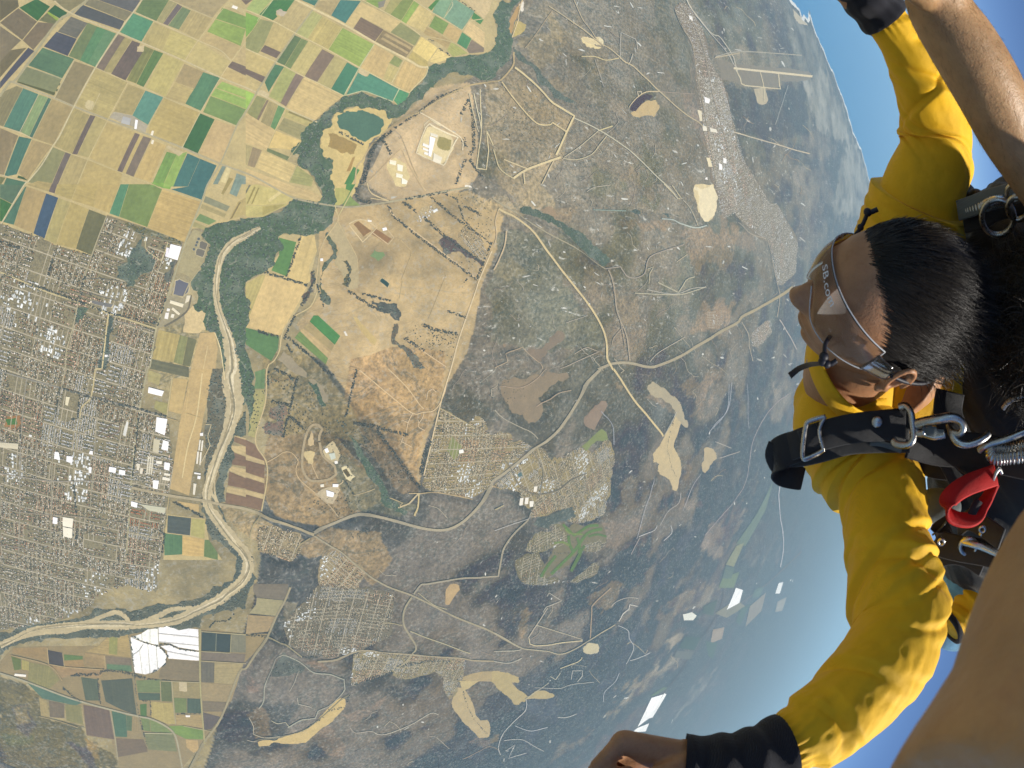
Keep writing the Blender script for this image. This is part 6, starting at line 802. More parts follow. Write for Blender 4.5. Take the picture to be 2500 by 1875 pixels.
 (1, '1220,1080 1242,1086 1230,1165 1210,1160', (250, 250, 248), 8, 'packing shed', 'white packing shed in the farm depot'), (1, '1110,1050 1180,1070 1165,1130 1090,1110', (176, 178, 176), 7, 'packing shed', 'grey roofs of the farm depot'), (1, '1368,1178 1386,1182 1375,1222 1355,1216', (240, 232, 206), 5, 'barn', 'small cream barn by the farm road'), (1, '1368,1262 1388,1266 1378,1300 1358,1294', (236, 228, 200), 5, 'barn', 'small beige barn across the farm road'), (1, '2095,50 2140,66 2130,88 2085,72', (244, 240, 226), 6, 'barn', 'pale barn in the yard above the green field'),
 (7, '135,805 235,815 232,835 130,825', (240, 236, 220), 5, 'barn', 'long pale barn under the southern hills'), (7, '1670,1180 1710,1182 1708,1196 1672,1196', (246, 244, 236), 5, 'barn', 'white barn with a dark corral in the southern fields'),
]
def wall_box(P, z0, h):
    n = len(P); V = [(x, y, z0) for x, y in P]+[(x, y, z0+h) for x, y in P]
    return V, [(i, (i+1) % n, n+(i+1) % n, n+i) for i in range(n)]
for tl, s, c, h, cat_, lab in BLD:
    P = T(tl, s); X, Y = ground_xy(P[:, 0], P[:, 1]); G = np.stack([X, Y], 1)
    if np.sum(X*np.roll(Y, -1)-np.roll(X, -1)*Y) < 0: G = G[::-1]
    ctr = G.mean(0); z0 = -ALT+3.5; hh = h+1.5
    d = float(xy_dist(*ctr)); col = albedo(c, d)
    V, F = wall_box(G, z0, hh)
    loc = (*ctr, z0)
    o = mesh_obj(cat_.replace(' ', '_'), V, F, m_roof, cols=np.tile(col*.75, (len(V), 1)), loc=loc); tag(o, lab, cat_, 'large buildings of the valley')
    # roof: low gable along the longer side, with an eave
    L0 = np.hypot(*(G[1]-G[0])); L1 = np.hypot(*(G[2]-G[1])); Gr = ctr+(G-ctr)*1.03
    if L0 < L1: Gr = np.roll(Gr, -1, 0)
    m0 = (Gr[1]+Gr[2])/2; m1 = (Gr[3]+Gr[0])/2; rz = z0+hh+min(L0, L1)*.06
    V = [(x, y, z0+hh+.3) for x, y in Gr]+[(*m0, rz), (*m1, rz)]
    mesh_obj('roof', V, [(0, 1, 4, 5), (2, 3, 5, 4), (1, 2, 4), (3, 0, 5)], m_roof, o, np.tile(col, (6, 1)), loc=loc)
    for i in range(2):
        t = (i+.8)/2.6; q = m0*(1-t)+m1*t; b = 1.8; vv = []
        for zz in (0, 2.2): vv += [(q[0]-b, q[1]-b, rz-.4+zz), (q[0]+b, q[1]-b, rz-.4+zz), (q[0]+b, q[1]+b, rz-.4+zz), (q[0]-b, q[1]+b, rz-.4+zz)]
        mesh_obj('roof_vent', vv, [(0, 1, 5, 4), (1, 2, 6, 5), (2, 3, 7, 6), (3, 0, 4, 7), (4, 5, 6, 7)], m_roof, o, np.tile((.35, .35, .34), (8, 1)), loc=loc)
# round basins of the water works
for (cx_, cy_, r_), od in zip([(1788, 492, 14), (1775, 522, 13), (1765, 549, 12), (1745, 585, 13)], ('first', 'second', 'third', 'fourth')):
    P = T(3, ' '.join('%f,%f' % (cx_+r_*math.cos(a), cy_+r_*math.sin(a)) for a in np.linspace(0, 6.283, 15)[:-1]))
    X, Y = ground_xy(P[:, 0], P[:, 1]); G = np.stack([X, Y], 1); ctr = G.mean(0); n = len(G); z0 = -ALT+4
    V = [(x, y, z0) for x, y in G]+[(x, y, z0+4) for x, y in G]+[(*(ctr+(q-ctr)*.9), z0+4) for q in G]+[(*(ctr+(q-ctr)*.9), z0+2.5) for q in G]
    F = [(i+k*n, (i+1) % n+k*n, (i+1) % n+(k+1)*n, i+(k+1)*n) for k in range(3) for i in range(n)]
    o = mesh_obj('settling_tank', V, F, m_roof, cols=np.tile((.30, .29, .25), (len(V), 1)), loc=(*ctr, z0)); tag(o, 'round dark settling tank, %s of four counting from the farmland side of the water works' % od, 'tank', 'settling tanks of the water works')
    mesh_obj('water', [(*(ctr+(q-ctr)*.9), z0+3) for q in G], [tuple(range(n))], m_roof, o, np.tile((.05, .055, .05), (n, 1)), loc=(*ctr, z0))

# ------------------------------------------------------------------ the hazy air
g = NT('hazy_air'); g.t.nodes.remove(g.b); pv = g.n('ShaderNodeVolumePrincipled', inp={'Color': (.56, .84, 1.0, 1), 'Density': SIGMA, 'Anisotropy': 0.1}); g.l(pv.outputs[0], g.out.inputs['Volume'])
R_ = 312e3; zt = 6.0; zb = -ALT-60.0
hz = mesh_obj('haze', [(-R_, -R_, zb), (R_, -R_, zb), (R_, R_, zb), (-R_, R_, zb), (-R_, -R_, zt), (R_, -R_, zt), (R_, R_, zt), (-R_, R_, zt)], [(0, 3, 2, 1), (4, 5, 6, 7), (0, 1, 5, 4), (1, 2, 6, 5), (2, 3, 7, 6), (3, 0, 4, 7)], g.m); tag(hz, kind='stuff')
# ================================================================== people: helpers
def P3(px, py, d):
    return wdir(px, py)*d
def C2(x, y): return 1400+x/1.7691, 937+y/1.7691
def C1(x, y): return 1400+x/1.7709, y/1.7709
def C3(x, y): return 1850+x/3.19, 480+y/3.19
def C4(x, y): return 1850+x/3.19, 900+y/3.19
def C5(x, y): return 1400+x/3.6867, 1600+y/3.6867
def tangents(px, py):
    d = wdir(px, py); r = wdir(px+2, py)-wdir(px-2, py); r -= d*np.dot(d, r); r /= np.linalg.norm(r)
    dn = wdir(px, py+2)-wdir(px, py-2); dn -= d*np.dot(d, dn); dn -= r*np.dot(r, dn); dn /= np.linalg.norm(dn)
    return -d, r, dn                   # towards camera, picture-right, picture-down
def spline(pts, n):
    """Catmull-Rom through rows of pts, n samples"""
    p = np.asarray(pts, float); m = len(p)
    t = np.linspace(0, m-1, n); i = np.minimum(t.astype(int), m-2); f = (t-i)[:, None]
    g = lambda k: p[np.clip(k, 0, m-1)]
    p0, p1, p2, p3 = g(i-1), g(i), g(i+1), g(i+2)
    return .5*(2*p1+(-p0+p2)*f+(2*p0-5*p1+4*p2-p3)*f**2+(-p0+3*p1-3*p2+p3)*f**3)
def frames(path, up=None):
    t = np.gradient(path, axis=0); t /= np.linalg.norm(t, axis=1)[:, None]
    a = np.array(up if up is not None else (0.3, .5, .8), float); u = np.empty_like(path)
    for i in range(len(path)):
        a = a-t[i]*np.dot(a, t[i]); a /= np.linalg.norm(a); u[i] = a
    return t, u, np.cross(t, u)
def tube(path, rad, nphi=32, disp=None, up=None, caps=True, flat=None):
    """loft: path (n,3), rad (n,) ; disp(s, phi)->extra radius ; flat: (n,) second-axis scale"""
    n = len(path); t, u, v = frames(path, up)
    ph = np.linspace(0, 2*math.pi, nphi, endpoint=False)
    s = np.concatenate([[0], np.cumsum(np.linalg.norm(np.diff(path, axis=0), axis=1))])
    S, PH = np.meshgrid(s, ph, indexing='ij'); R = np.asarray(rad)[:, None]*np.ones_like(PH)
    if disp is not None: R = R+disp(S, PH, R)
    fl = np.ones(n) if flat is None else np.asarray(flat)
    V = path[:, None]+R[..., None]*(np.cos(PH)[..., None]*u[:, None]+np.sin(PH)[..., None]*v[:, None]*fl[:, None, None])
    V = V.reshape(-1, 3); idx = np.arange(n*nphi).reshape(n, nphi); nx = np.roll(idx, -1, 1)
    F = [tuple(q) for q in np.stack([idx[:-1], nx[:-1], nx[1:], idx[1:]], -1).reshape(-1, 4)]
    if caps: F += [tuple(idx[0][::-1]), tuple(idx[-1])]
    return V, F
def join(parts):
    V, F, k = [], [], 0
    for v, f in parts:
        V.append(np.asarray(v)); F += [tuple(int(i)+k for i in q) for q in f]; k += len(v)
    return np.vstack(V), F
def capsule(a, b, ra, rb, n=14, m=5):
    a = np.asarray(a, float); b = np.asarray(b, float); L = np.linalg.norm(b-a); d = (b-a)/max(L, 1e-9)
    q = np.linspace(0, math.pi/2, m)
    pts = [a-d*ra*math.cos(x) for x in q[:-1]]+[a+(b-a)*t for t in (0, .5, 1)]+[b+d*rb*math.sin(x) for x in q[1:]]
    rr = [max(ra*math.sin(x), ra*.03) for x in q[:-1]]+[ra, (ra+rb)/2, rb]+[max(rb*math.cos(x), rb*.03) for x in q[1:]]
    return tube(np.array(pts), np.array(rr), n)
def ellipsoid(c, ax, r, n=28, m=18):
    th = np.linspace(.04, math.pi-.04, m); ph = np.linspace(0, 2*math.pi, n, endpoint=False); V = []
    for a in th:
        for b in ph: V.append(np.asarray(c)+ax @ (np.array([math.sin(a)*math.cos(b), math.sin(a)*math.sin(b), math.cos(a)])*r))
    idx = np.arange(n*m).reshape(m, n); nx = np.roll(idx, -1, 1)
    F = [tuple(q) for q in np.stack([idx[:-1], idx[1:], nx[1:], nx[:-1]], -1).reshape(-1, 4)]+[tuple(idx[0]), tuple(idx[-1][::-1])]
    return np.array(V), F
def fused(parts, voxel, smooth=6, fac=.5):
    """union of overlapping closed shapes as one continuous surface"""
    V, F = join(parts); me = bpy.data.meshes.new('t'); me.from_pydata([tuple(v) for v in V], [], F)
    bm = bmesh.new(); bm.from_mesh(me); bmesh.ops.recalc_face_normals(bm, faces=bm.faces); bm.to_mesh(me); bm.free()
    o = bpy.data.objects.new('t', me); COL.objects.link(o)
    r = o.modifiers.new('r', 'REMESH'); r.mode = 'VOXEL'; r.voxel_size = voxel; r.adaptivity = 0
    s = o.modifiers.new('s', 'SMOOTH'); s.iterations = smooth; s.factor = fac
    dg = bpy.context.evaluated_depsgraph_get(); e = bpy.data.meshes.new_from_object(o.evaluated_get(dg))
    n = len(e.vertices); co = np.empty(n*3, np.float32); e.vertices.foreach_get('co', co)
    f = [tuple(p.vertices) for p in e.polygons]
    bpy.data.objects.remove(o); bpy.data.meshes.remove(me); bpy.data.meshes.remove(e)
    return co.reshape(-1, 3).astype(float), f
def folds(seed, n, smax, amp, width, slope=(.4, 1.4), s_rng=(0, 1), lens=(.8, 1.8), sign=0):
    r = np.random.default_rng(seed); L = []
    for _ in range(n):
        L.append((r.uniform(*s_rng)*smax, r.uniform(0, 6.283), (sign if sign and r.random() < .85 else r.choice([-1, 1]))*r.uniform(*slope), r.uniform(*lens), amp*r.uniform(.4, 1.1), width*r.uniform(.6, 1.5)))
    def f(S, PH, R):
        out = np.zeros_like(S)
        for s0, p0, sl, ln, a, w in L:
            dp = (PH-p0+math.pi) % (2*math.pi)-math.pi
            across = (S-s0)-sl*dp*R*.6
            wv = np.where(across > 0, w*.5, w*2.2); e = np.exp(-np.abs(dp/ln)**2.5)
            out += a*np.exp(-np.abs(across/wv)**1.5)*e
            out -= .6*a*np.exp(-np.abs((across-.9*w)/(w*.5))**1.6)*e
        return out
    return f

# ---- materials of people and gear
def skin_mat(name, base, mott=.25, rough=.48):
    g = NT(name); pos = g.n('ShaderNodeTexCoord').outputs['Object']
    n = g.noise(pos, 22, 5, .6); n2 = g.noise(pos, 420, 3, .6)
    b = np.array(base)
    col = g.mix(g.ramp(n, .3, .7), tuple(b*(1-mott)), tuple(np.minimum(b*(1+mott*.8), 1)))
    col = g.mix(g.math('MULTIPLY', g.ramp(n2, .58, .75), .25), col, tuple(b*.62))
    g.l(col, g.b.inputs['Base Color']); g.b.inputs['Roughness'].default_value = rough
    g.b.inputs['Subsurface Weight'].default_value = .18; g.b.inputs['Subsurface Radius'].default_value = (1, .4, .2); g.b.inputs['Subsurface Scale'].default_value = .004
    n4 = g.noise(pos, 75, 5, .7, .6); col2 = g.mix(g.math('MULTIPLY', g.ramp(n4, .52, .7), .35), col, (b[0]*.72, b[1]*.55, b[2]*.5)); g.l(col2, g.b.inputs['Base Color'])
    ad = g.math('ADD', n2, g.math('MULTIPLY', g.noise(pos, 140, 4, .6), 1.5)); bp = g.n('ShaderNodeBump', inp={'Strength': .5, 'Distance': .0009}); g.l(ad, bp.inputs['Height']); g.l(bp.outputs[0], g.b.inputs['Normal'])
    return g.m
def cloth_mat(name, base, rough=.85, weave=1500.0, bump=.35, var=.12, sheen=.2):
    g = NT(name); tc = g.n('ShaderNodeTexCoord').outputs['Object']
    n = g.noise(tc, 30, 4, .6); b = np.array(base)
    mp = g.n('ShaderNodeMapping', inp={'Rotation': (.6, .5, .8)}); g.l(tc, mp.inputs[0])
    wv = g.n('ShaderNodeTexWave', inp={'Scale': weave/6.283*1.0, 'Distortion': 1.2, 'Detail': 1.0}); g.l(mp.outputs[0], wv.inputs['Vector'])
    col = g.mix(g.ramp(n, .3, .7), tuple(b*(1-var)), tuple(np.minimum(b*(1+var), 1)))
    col = g.mix(g.math('MULTIPLY', wv.outputs[1], .14), col, tuple(b*.55))
    g.l(col, g.b.inputs['Base Color']); g.b.inputs['Roughness'].default_value = rough; g.b.inputs['Sheen Weight'].default_value = sheen
    bp = g.n('ShaderNodeBump', inp={'Strength': bump, 'Distance': .0006}); g.l(wv.outputs[1], bp.inputs['Height'])
    n3 = g.noise(tc, 55, 3, .5); bp2 = g.n('ShaderNodeBump', inp={'Strength': .35, 'Distance': .004}); g.l(n3, bp2.inputs['Height']); g.l(bp.outputs[0], bp2.inputs['Normal']); g.l(bp2.outputs[0], g.b.inputs['Normal'])
    return g.m
m_skin = skin_mat('tanned_skin', (.40, .205, .105)); m_skin2 = skin_mat('instructor_skin', (.43, .25, .115));  # second tone: the instructor's own skin, used over the whole body
m_yellow = cloth_mat('yellow_twill', (.86, .485, .001), .72, 2600, .3, .07, .05); m_black = cloth_mat('black_webbing', (.012, .012, .014), .7, 2200, .5, .25); m_knit = cloth_mat('black_knit', (.010, .010, .016), .95, 1500, .6, .2)
m_jacket = cloth_mat('black_fabric', (.014, .014, .014), .6, 1500, .4, .3); m_red = cloth_mat('red_webbing', (.50, .005, .003), .75, 1800, .5, .15, 0); m_blue = cloth_mat('faded_blue_denim', (.16, .38, .55), .85, 1800, .5, .35)
m_grey = cloth_mat('grey_pad', (.10, .12, .12), .7, 1500, .3, .1)
g = NT('steel'); g.b.inputs['Base Color'].default_value = (.52, .51, .48, 1); g.b.inputs['Metallic'].default_value = 1; n_ = g.noise(g.n('ShaderNodeTexCoord').outputs['Object'], 160, 4); g.l(g.ramp(n_, .0, 1.6), g.b.inputs['Roughness']); m_steel = g.m
g = NT('hair'); oi = g.n('ShaderNodeAttribute', attribute_name='Col'); g.l(oi.outputs[0], g.b.inputs['Base Color']); g.b.inputs['Roughness'].default_value = .38; g.b.inputs['Specular IOR Level'].default_value = .42; m_hair = g.m
g = NT('scalp'); g.b.inputs['Base Color'].default_value = (.012, .010, .008, 1); g.b.inputs['Roughness'].default_value = .8; m_scalp = g.m
g = NT('clear_plastic'); g.b.inputs['Base Color'].default_value = (.93, .95, .97, 1); g.b.inputs['Roughness'].default_value = .08; g.b.inputs['IOR'].default_value = 1.42
tr_ = g.n('ShaderNodeBsdfTransparent', inp={'Color': (.93, .95, .96, 1)}); df = g.n('ShaderNodeBsdfTranslucent', inp={'Color': (.88, .90, .93, 1)}); gl = g.n('ShaderNodeBsdfGlossy', inp={'Roughness': .07})
fr = g.n('ShaderNodeFresnel', inp={'IOR': 1.45}); mx1 = g.n('ShaderNodeMixShader', inp={0: .22}); g.l(tr_.outputs[0], mx1.inputs[1]); g.l(df.outputs[0], mx1.inputs[2])
mx2 = g.n('ShaderNodeMixShader'); g.l(fr.outputs[0], mx2.inputs[0]); g.l(mx1.outputs[0], mx2.inputs[1]); g.l(gl.outputs[0], mx2.inputs[2]); g.l(mx2.outputs[0], g.out.inputs['Surface']); m_lens = g.m
g = NT('white_print'); g.b.inputs['Base Color'].default_value = (.85, .86, .88, 1); g.b.inputs['Roughness'].default_value = .5; m_print = g.m
g = NT('black_cord'); g.b.inputs['Base Color'].default_value = (.008, .008, .016, 1); g.b.inputs['Roughness'].default_value = .55; m_cord = g.m
def solid(name, vf, mat, parent, smooth=True, subd=0, cols=None):
    V, F = vf; o = mesh_obj(name, V, F, mat, parent, cols=cols, smooth=smooth, loc=tuple(np.mean(V, 0)))
    bm = bmesh.new(); bm.from_mesh(o.data); bmesh.ops.recalc_face_normals(bm, faces=bm.faces); bm.to_mesh(o.data); bm.free()
    if smooth: o.data.polygons.foreach_set('use_smooth', np.ones(len(o.data.polygons), bool))
    if subd: md = o.modifiers.new('s', 'SUBSURF'); md.levels = subd; md.render_levels = subd
    return o
def strap(path, width, thick, side, n=None):
    """flat webbing along path; side = direction across its width at each sample"""
    path = np.asarray(path); t = np.gradient(path, axis=0); t /= np.linalg.norm(t, axis=1)[:, None]
    sd = np.asarray(side)*np.ones_like(path); sd = sd-t*np.sum(sd*t, 1)[:, None]; sd /= np.linalg.norm(sd, axis=1)[:, None]; nr = np.cross(t, sd)
    w = np.asarray(width)*np.ones(len(path))
    cs = [(-1, -.5), (-.9, -1), (.9, -1), (1, -.5), (1, .5), (.9, 1), (-.9, 1), (-1, .5)]
    V = np.stack([path+sd*(a*w*.5)[:, None]+nr*b*thick*.5 for a, b in cs], 1).reshape(-1, 3); k = len(cs)
    idx = np.arange(len(path)*k).reshape(-1, k); nx = np.roll(idx, -1, 1)
    F = [tuple(q) for q in np.stack([idx[:-1], nx[:-1], nx[1:], idx[1:]], -1).reshape(-1, 4)]+[tuple(idx[0][::-1]), tuple(idx[-1])]
    return V, F
def pxpath(conv, pts, n=24):
    return spline([P3(*conv(x, y), d) for x, y, d in pts], n)
# ================================================================== the passenger in yellow
HEAD_PX = (2162., 758.); HEAD_D = .622
tc_, tr__, td_ = tangents(*HEAD_PX)
vh = np.array([-.58, .57, .58]); vh /= np.linalg.norm(vh)
Lh = np.array([0, 1., 0])-vh*vh[1]; Lh /= np.linalg.norm(Lh); Dh = np.cross(vh, Lh)
roll = math.radians(22); el_ = -tr__; ed_ = td_
el2 = el_*math.cos(roll)-ed_*math.sin(roll); ed2 = np.cross(tc_, el2)
MH = np.stack([tc_, el2, ed2], 1) @ np.stack([vh, Lh, Dh], 0)      # head axes (right, face, crown) -> world
HC = P3(*HEAD_PX, HEAD_D)
def HW(p): return HC+np.asarray(p) @ MH.T

def head_shape():
    n, m = 260, 190
    ph = np.linspace(0, 2*math.pi, n, endpoint=False); th = np.linspace(.012, math.pi-.012, m)
    TH_, PH_ = np.meshgrid(th, ph, indexing='ij')
    x = np.sin(TH_)*np.sin(PH_); y = np.sin(TH_)*np.cos(PH_); z = np.cos(TH_)
    sp = lambda v, e: np.sign(v)*np.abs(v)**e
    X = .0765*sp(x, .92); Y = .097*y; Z = .118*z
    Y = np.where(y > 0, .100*sp(y, .9), .098*y)
    low = smooth01((-Z-.005)/.11)
    X = X*(1-.36*low*np.where(y > -.2, 1, .5)); Y = np.where(Y < 0, Y*(1-.42*low), Y*(1-.10*low))
    X = X*(1-.10*smooth01((Z-.03)/.09)*smooth01(y))          # forehead narrows a little
    G = lambda cx, cz, sx, sz: np.exp(-((X-cx)/sx)**2-((Z-cz)/sz)**2)*(y > 0)*smooth01(y/.25)
    A = lambda cx, cz, sx, sz: G(cx, cz, sx, sz)+G(-cx, cz, sx, sz)
    d = np.zeros_like(X)
    d += .0065*A(.024, .018, .022, .010)                      # brow ridge
    d += .003*G(0, .055, .05, .03)                            # forehead
    d -= .014*A(.031, -.004, .016, .012)                      # eye sockets
    d += .008*A(.031, -.005, .0115, .0085)                    # eyeballs and lids
    d += .009*A(.043, -.032, .022, .018)                      # cheek bones
    nz = np.clip((.014-Z)/.052, 0, 1)                         # nose: bridge to tip
    prof = np.where((Z < .018) & (Z > -.046), .006+.022*nz**1.2, 0)*smooth01((Z+.046)/.009)*smooth01((.020-Z)/.012)
    wid = .0075+.007*nz
    d += prof*np.exp(-(X/wid)**2)*(y > 0)
    d += .010*A(.0125, -.035, .0065, .0075)                   # nostril wings
    d -= .006*A(.0065, -.0435, .0035, .003)                   # nostrils
    d += .011*G(0, -.058, .024, .0075)*(1-.18*np.exp(-(X/.003)**2))   # upper lip
    d += .012*G(0, -.0705, .021, .0072)                      # lower lip
    d -= .0075*G(0, -.0640, .024, .0022)                      # mouth line
    d -= .004*G(0, -.082, .02, .006)
    d += .015*G(0, -.098, .020, .014)                         # chin
    d += .006*A(.034, -.066, .016, .016)                      # blown-back cheeks
    Y = Y+d
    V = np.stack([X, Y, Z], -1).reshape(-1, 3); idx = np.arange(n*m).reshape(m, n); nx = np.roll(idx, -1, 1)
    F = [tuple(q) for q in np.stack([idx[:-1], nx[:-1], nx[1:], idx[1:]], -1).reshape(-1, 4)]+[tuple(idx[0][::-1]), tuple(idx[-1])]
    return V, F
def ear(sx):
    # helix, antihelix and lobe as fused curves
    c = np.array([sx*.0735, -.012, -.012]); out = []
    a = np.linspace(-.6, 4.6, 15); 
    hel = np.stack([c[0]+sx*(.010+.006*np.sin(a*.7)), c[1]-.004-.0165*np.cos(a+.4), c[2]+.004+.030*np.sin(a+.0)*np.where(np.sin(a) > 0, 1, .9)], 1)
    out.append(tube(spline(hel, 40), np.full(40, .0036), 10))
    ah = np.stack([np.full(6, c[0]+sx*.010), c[1]-np.array([.006, .010, .010, .007, .003, .0]), c[2]+np.array([.020, .012, .002, -.008, -.014, -.018])], 1)
    out.append(tube(spline(ah, 20), np.full(20, .0034), 8))
    out.append(capsule(c+[sx*.008, .004, -.027], c+[sx*.007, -.001, -.021], .0058, .0062))
    out.append(capsule(c+[sx*.005, .010, -.010], c+[sx*.006, .011, -.003], .0040, .0034))
    out.append(ellipsoid(c+np.array([sx*.002, -.004, .0]), np.eye(3), np.array([.005, .016, .027])))
    return out
hp = [head_shape()]+ear(-1)+ear(1)
hp = [(HW(v), f) for v, f in hp]
# neck and trunk (under the suit), arms inside the sleeves, hands
neck0 = HW([0, -.035, -.06]); neck1 = HW([0, -.045, -.16])
TORSO = spline([P3(2150, 860, .76), P3(2205, 885, .86), P3(2270, 905, 1.02), P3(2330, 925, 1.22)], 10)
SH_L = P3(*C2(1235, 290), .765); SH_R = P3(*C1(1480, 960), .80)
armL = [(1235, 290, .765, 178), (1330, 450, .73, 192), (1345, 620, .69, 186), (1372, 800, .66, 188), (1400, 960, .635, 205), (1398, 1090, .615, 206), (1300, 1255, .585, 205), (1160, 1400, .56, 190), (1010, 1510, .54, 165), (880, 1590, .525, 128), (820, 1625, .518, 116)]
armR = [(1470, 960, .80, 185), (1520, 810, .80, 176), (1572, 660, .80, 150), (1572, 560, .80, 148), (1540, 450, .79, 136), (1500, 330, .78, 126), (1430, 190, .77, 108), (1345, 75, .76, 92), (1310, 35, .755, 86)]
def arm_path(tab, conv, n, sc):
    P = spline([P3(*conv(x, y), d) for x, y, d, w in tab], n); R = spline([[w/sc*d/F_] for x, y, d, w in tab], n)[:, 0]; return P, R
pL, rL = arm_path(armL, C2, 150, 1.7691); pR, rR = arm_path(armR, C1, 120, 1.7709)
body = list(hp)
body.append(tube(spline([neck0, (neck0+neck1)/2, neck1, TORSO[2]], 14), np.linspace(.056, .062, 14), 30))
body.append(tube(TORSO, np.linspace(.10, .12, 10), 30))
body.append(capsule(TORSO[2], SH_L, .06, .045)); body.append(capsule(TORSO[2], SH_R, .06, .045))
body.append(tube(pL[::6], np.interp(np.arange(0, 150, 6), [0, 70, 149], [.042, .038, .026]), 20)); body.append(tube(pR[::6], np.interp(np.arange(0, 120, 6), [0, 60, 119], [.042, .038, .027]), 20))
def hand(wrist, fwd, palm_n, side, s=1.0, curl=1.0, thumb_in=True, flen=1.0, bends=(.95, 1.45, .85)):
    """wrist point, direction towards knuckles, normal out of the palm, direction towards the thumb"""
    fwd = fwd/np.linalg.norm(fwd); side = side-fwd*np.dot(side, fwd); side /= np.linalg.norm(side); pn = palm_n-fwd*np.dot(palm_n, fwd)-side*np.dot(palm_n, side); pn /= np.linalg.norm(pn)
    W = lambda a, b, c: wrist+s*(a*fwd+b*side+c*pn)
    out = [capsule(W(-.045, 0, 0), W(.01, 0, 0), .026*s, .027*s)]
    for b0, b1, k in ((-.018, -.030, .0165), (-.006, -.010, .0178), (.008, .011, .018), (.018, .030, .0168)):
        out.append(capsule(W(.0, b0, 0), W(.080, b1, -.004), .019*s, k*.86*s))
    out.append(ellipsoid(W(.045, 0, .004), np.stack([fwd, side, pn], 1), np.array([.050, .040, .018])*s))
    for b, l, r in ((.030, 1.0, .0098), (.0105, 1.1, .0102), (-.0095, 1.04, .0098), (-.029, .84, .0086)):
        p = np.array([.084, 0.0]); ang = 0.25; pts = [(p[0], p[1])]
        for seg, bend in ((.044, bends[0]*curl), (.027, bends[1]*curl), (.021, bends[2]*curl)):
            ang += bend; p = p+l*flen*seg*np.array([math.cos(ang), math.sin(ang)]); pts.append((p[0], p[1]))
        rr = [r*1.14, r*1.04, r*.95, r*.82]
        for i in range(3): out.append(capsule(W(pts[i][0], b, pts[i][1]), W(pts[i+1][0], b*.94, pts[i+1][1]), rr[i]*s, rr[i+1]*s))
    tp_ = [(.012, .030, .012), (.044, .044, .034), (.074, .036, .049), (.099, .020, .051)] if thumb_in else [(.012, .03, .01), (.045, .06, .02), (.08, .07, .02), (.105, .07, .02)]
    for i, (ra, rb) in enumerate(((.0175, .0138), (.0134, .0118), (.0118, .0096))): out.append(capsule(W(*tp_[i]), W(*tp_[i+1]), ra*s, rb*s))
    return out
wL = P3(*C5(1180, 985), .514); kL = P3(*C5(430, 880), .505); tcL, trL, tdL = tangents(*C5(600, 900))
handL = hand(P3(*C5(1090, 965), .53), kL-wL, tdL*.9+tcL*.15, tcL*.9-tdL*.2, .94, 1.0, True, .66, (.85, 1.6, .9))
body += [capsule(pL[-8], wL, .027, .026)]+handL
tcR, trR, tdR = tangents(2080, -60)
body += hand(P3(2105, -10, .755), P3(2000, -160, .74)-P3(2105, -10, .755), -trR+tcR*.2, -tdR, .95, .5)
student = empty('person', tuple(TORSO[4])); tag(student, 'passenger in yellow jumpsuit and clear goggles with arms spread, short black hair', 'person')
bv_, bf_ = fused(body, .0024, 5, .5)
# skin tone: lips, ears a little redder, scalp shaded by stubble
hl = (bv_-HC) @ MH
bcol = np.tile((1., 1, 1), (len(bv_), 1))
solid('body', (bv_, bf_), m_skin, student)

# ---- clothing
fL = folds(5, 13, .75, .0045, .009, (.5, 1.3), (.25, .95), (.7, 1.3), 1); fL2 = folds(9, 14, .75, .0075, .011, (.55, 1.2), (.03, .36), (.9, 1.7), 1); fL3 = folds(19, 6, .75, .007, .010, (.2, .7), (.50, .66), (.7, 1.2))
def dispL(S, PH, R):
    k = S.max(); return fL(S, PH, R)+fL2(S, PH, R)+fL3(S, PH, R)+.0016*(vnoise(S*90+7*np.cos(PH), 7*np.sin(PH), 4)-.5)+.004*(fbm(S*16+2*np.cos(PH), 2*np.sin(PH)+S*5, 8, 3)-.5)-.006*smooth01((S-k+.012)/.012)+.0022*np.sin(PH*23)*smooth01((S-k+.05)/.05)+.0016*np.exp(-(((PH-2.2+.5*np.sin(S*4)) % 6.2832-3.1416)/.03)**2)
PL = pxpath(C2, [(x, y, d) for x, y, d, w in armL], 330); RL = spline([[w/1.7691*d/F_] for x, y, d, w in armL], 330)[:, 0]
solid('sleeve', tube(PL, RL*.95, 120, dispL, up=tcL, caps=False), m_yellow, student)
fR = folds(25, 13, .6, .006, .010, (.5, 1.3), (.1, .98), (.7, 1.4), -1); fR3 = folds(29, 9, .6, .009, .011, (.6, 1.2), (.28, .5), (.8, 1.4), -1)
def dispR(S, PH, R): 
    k = S.max(); return fR(S, PH, R)+fR3(S, PH, R)+.004*(fbm(S*16+2*np.cos(PH), 2*np.sin(PH)+S*5, 18, 3)-.5)+.0010*np.sin(PH*21)*smooth01((S-k+.05)/.05)
PR = pxpath(C1, [(x, y, d) for x, y, d, w in armR], 280); RR = spline([[w/1.7709*d/F_] for x, y, d, w in armR], 280)[:, 0]
solid('sleeve', tube(PR, RR*.96, 110, dispR, up=tcR, caps=False), m_yellow, student)
kn = lambda S, PH, R: .0006*np.sin(PH*46)+.0022*np.sin(S*210+1.3*np.cos(PH))*(np.cos(PH)*.5+.6)
cu = pxpath(C2, [(905, 1585, .527), (800, 1625, .519), (680, 1648, .513), (560, 1650, .512), (478, 1652, .511)], 70)
solid('cuff', tube(cu, np.interp(np.linspace(0, 1, 70), [0, .3, .7, .93, 1], [.040, .036, .032, .0315, .0325]), 90, kn, up=tcL, caps=False), m_knit, student)
cu = pxpath(C1, [(1350, 80, .762), (1300, 20, .757), (1240, -50, .755), (1200, -100, .75)], 40)
solid('cuff', tube(cu, np.full(40, .0395), 60, kn, up=tcR, caps=False), m_knit, student)
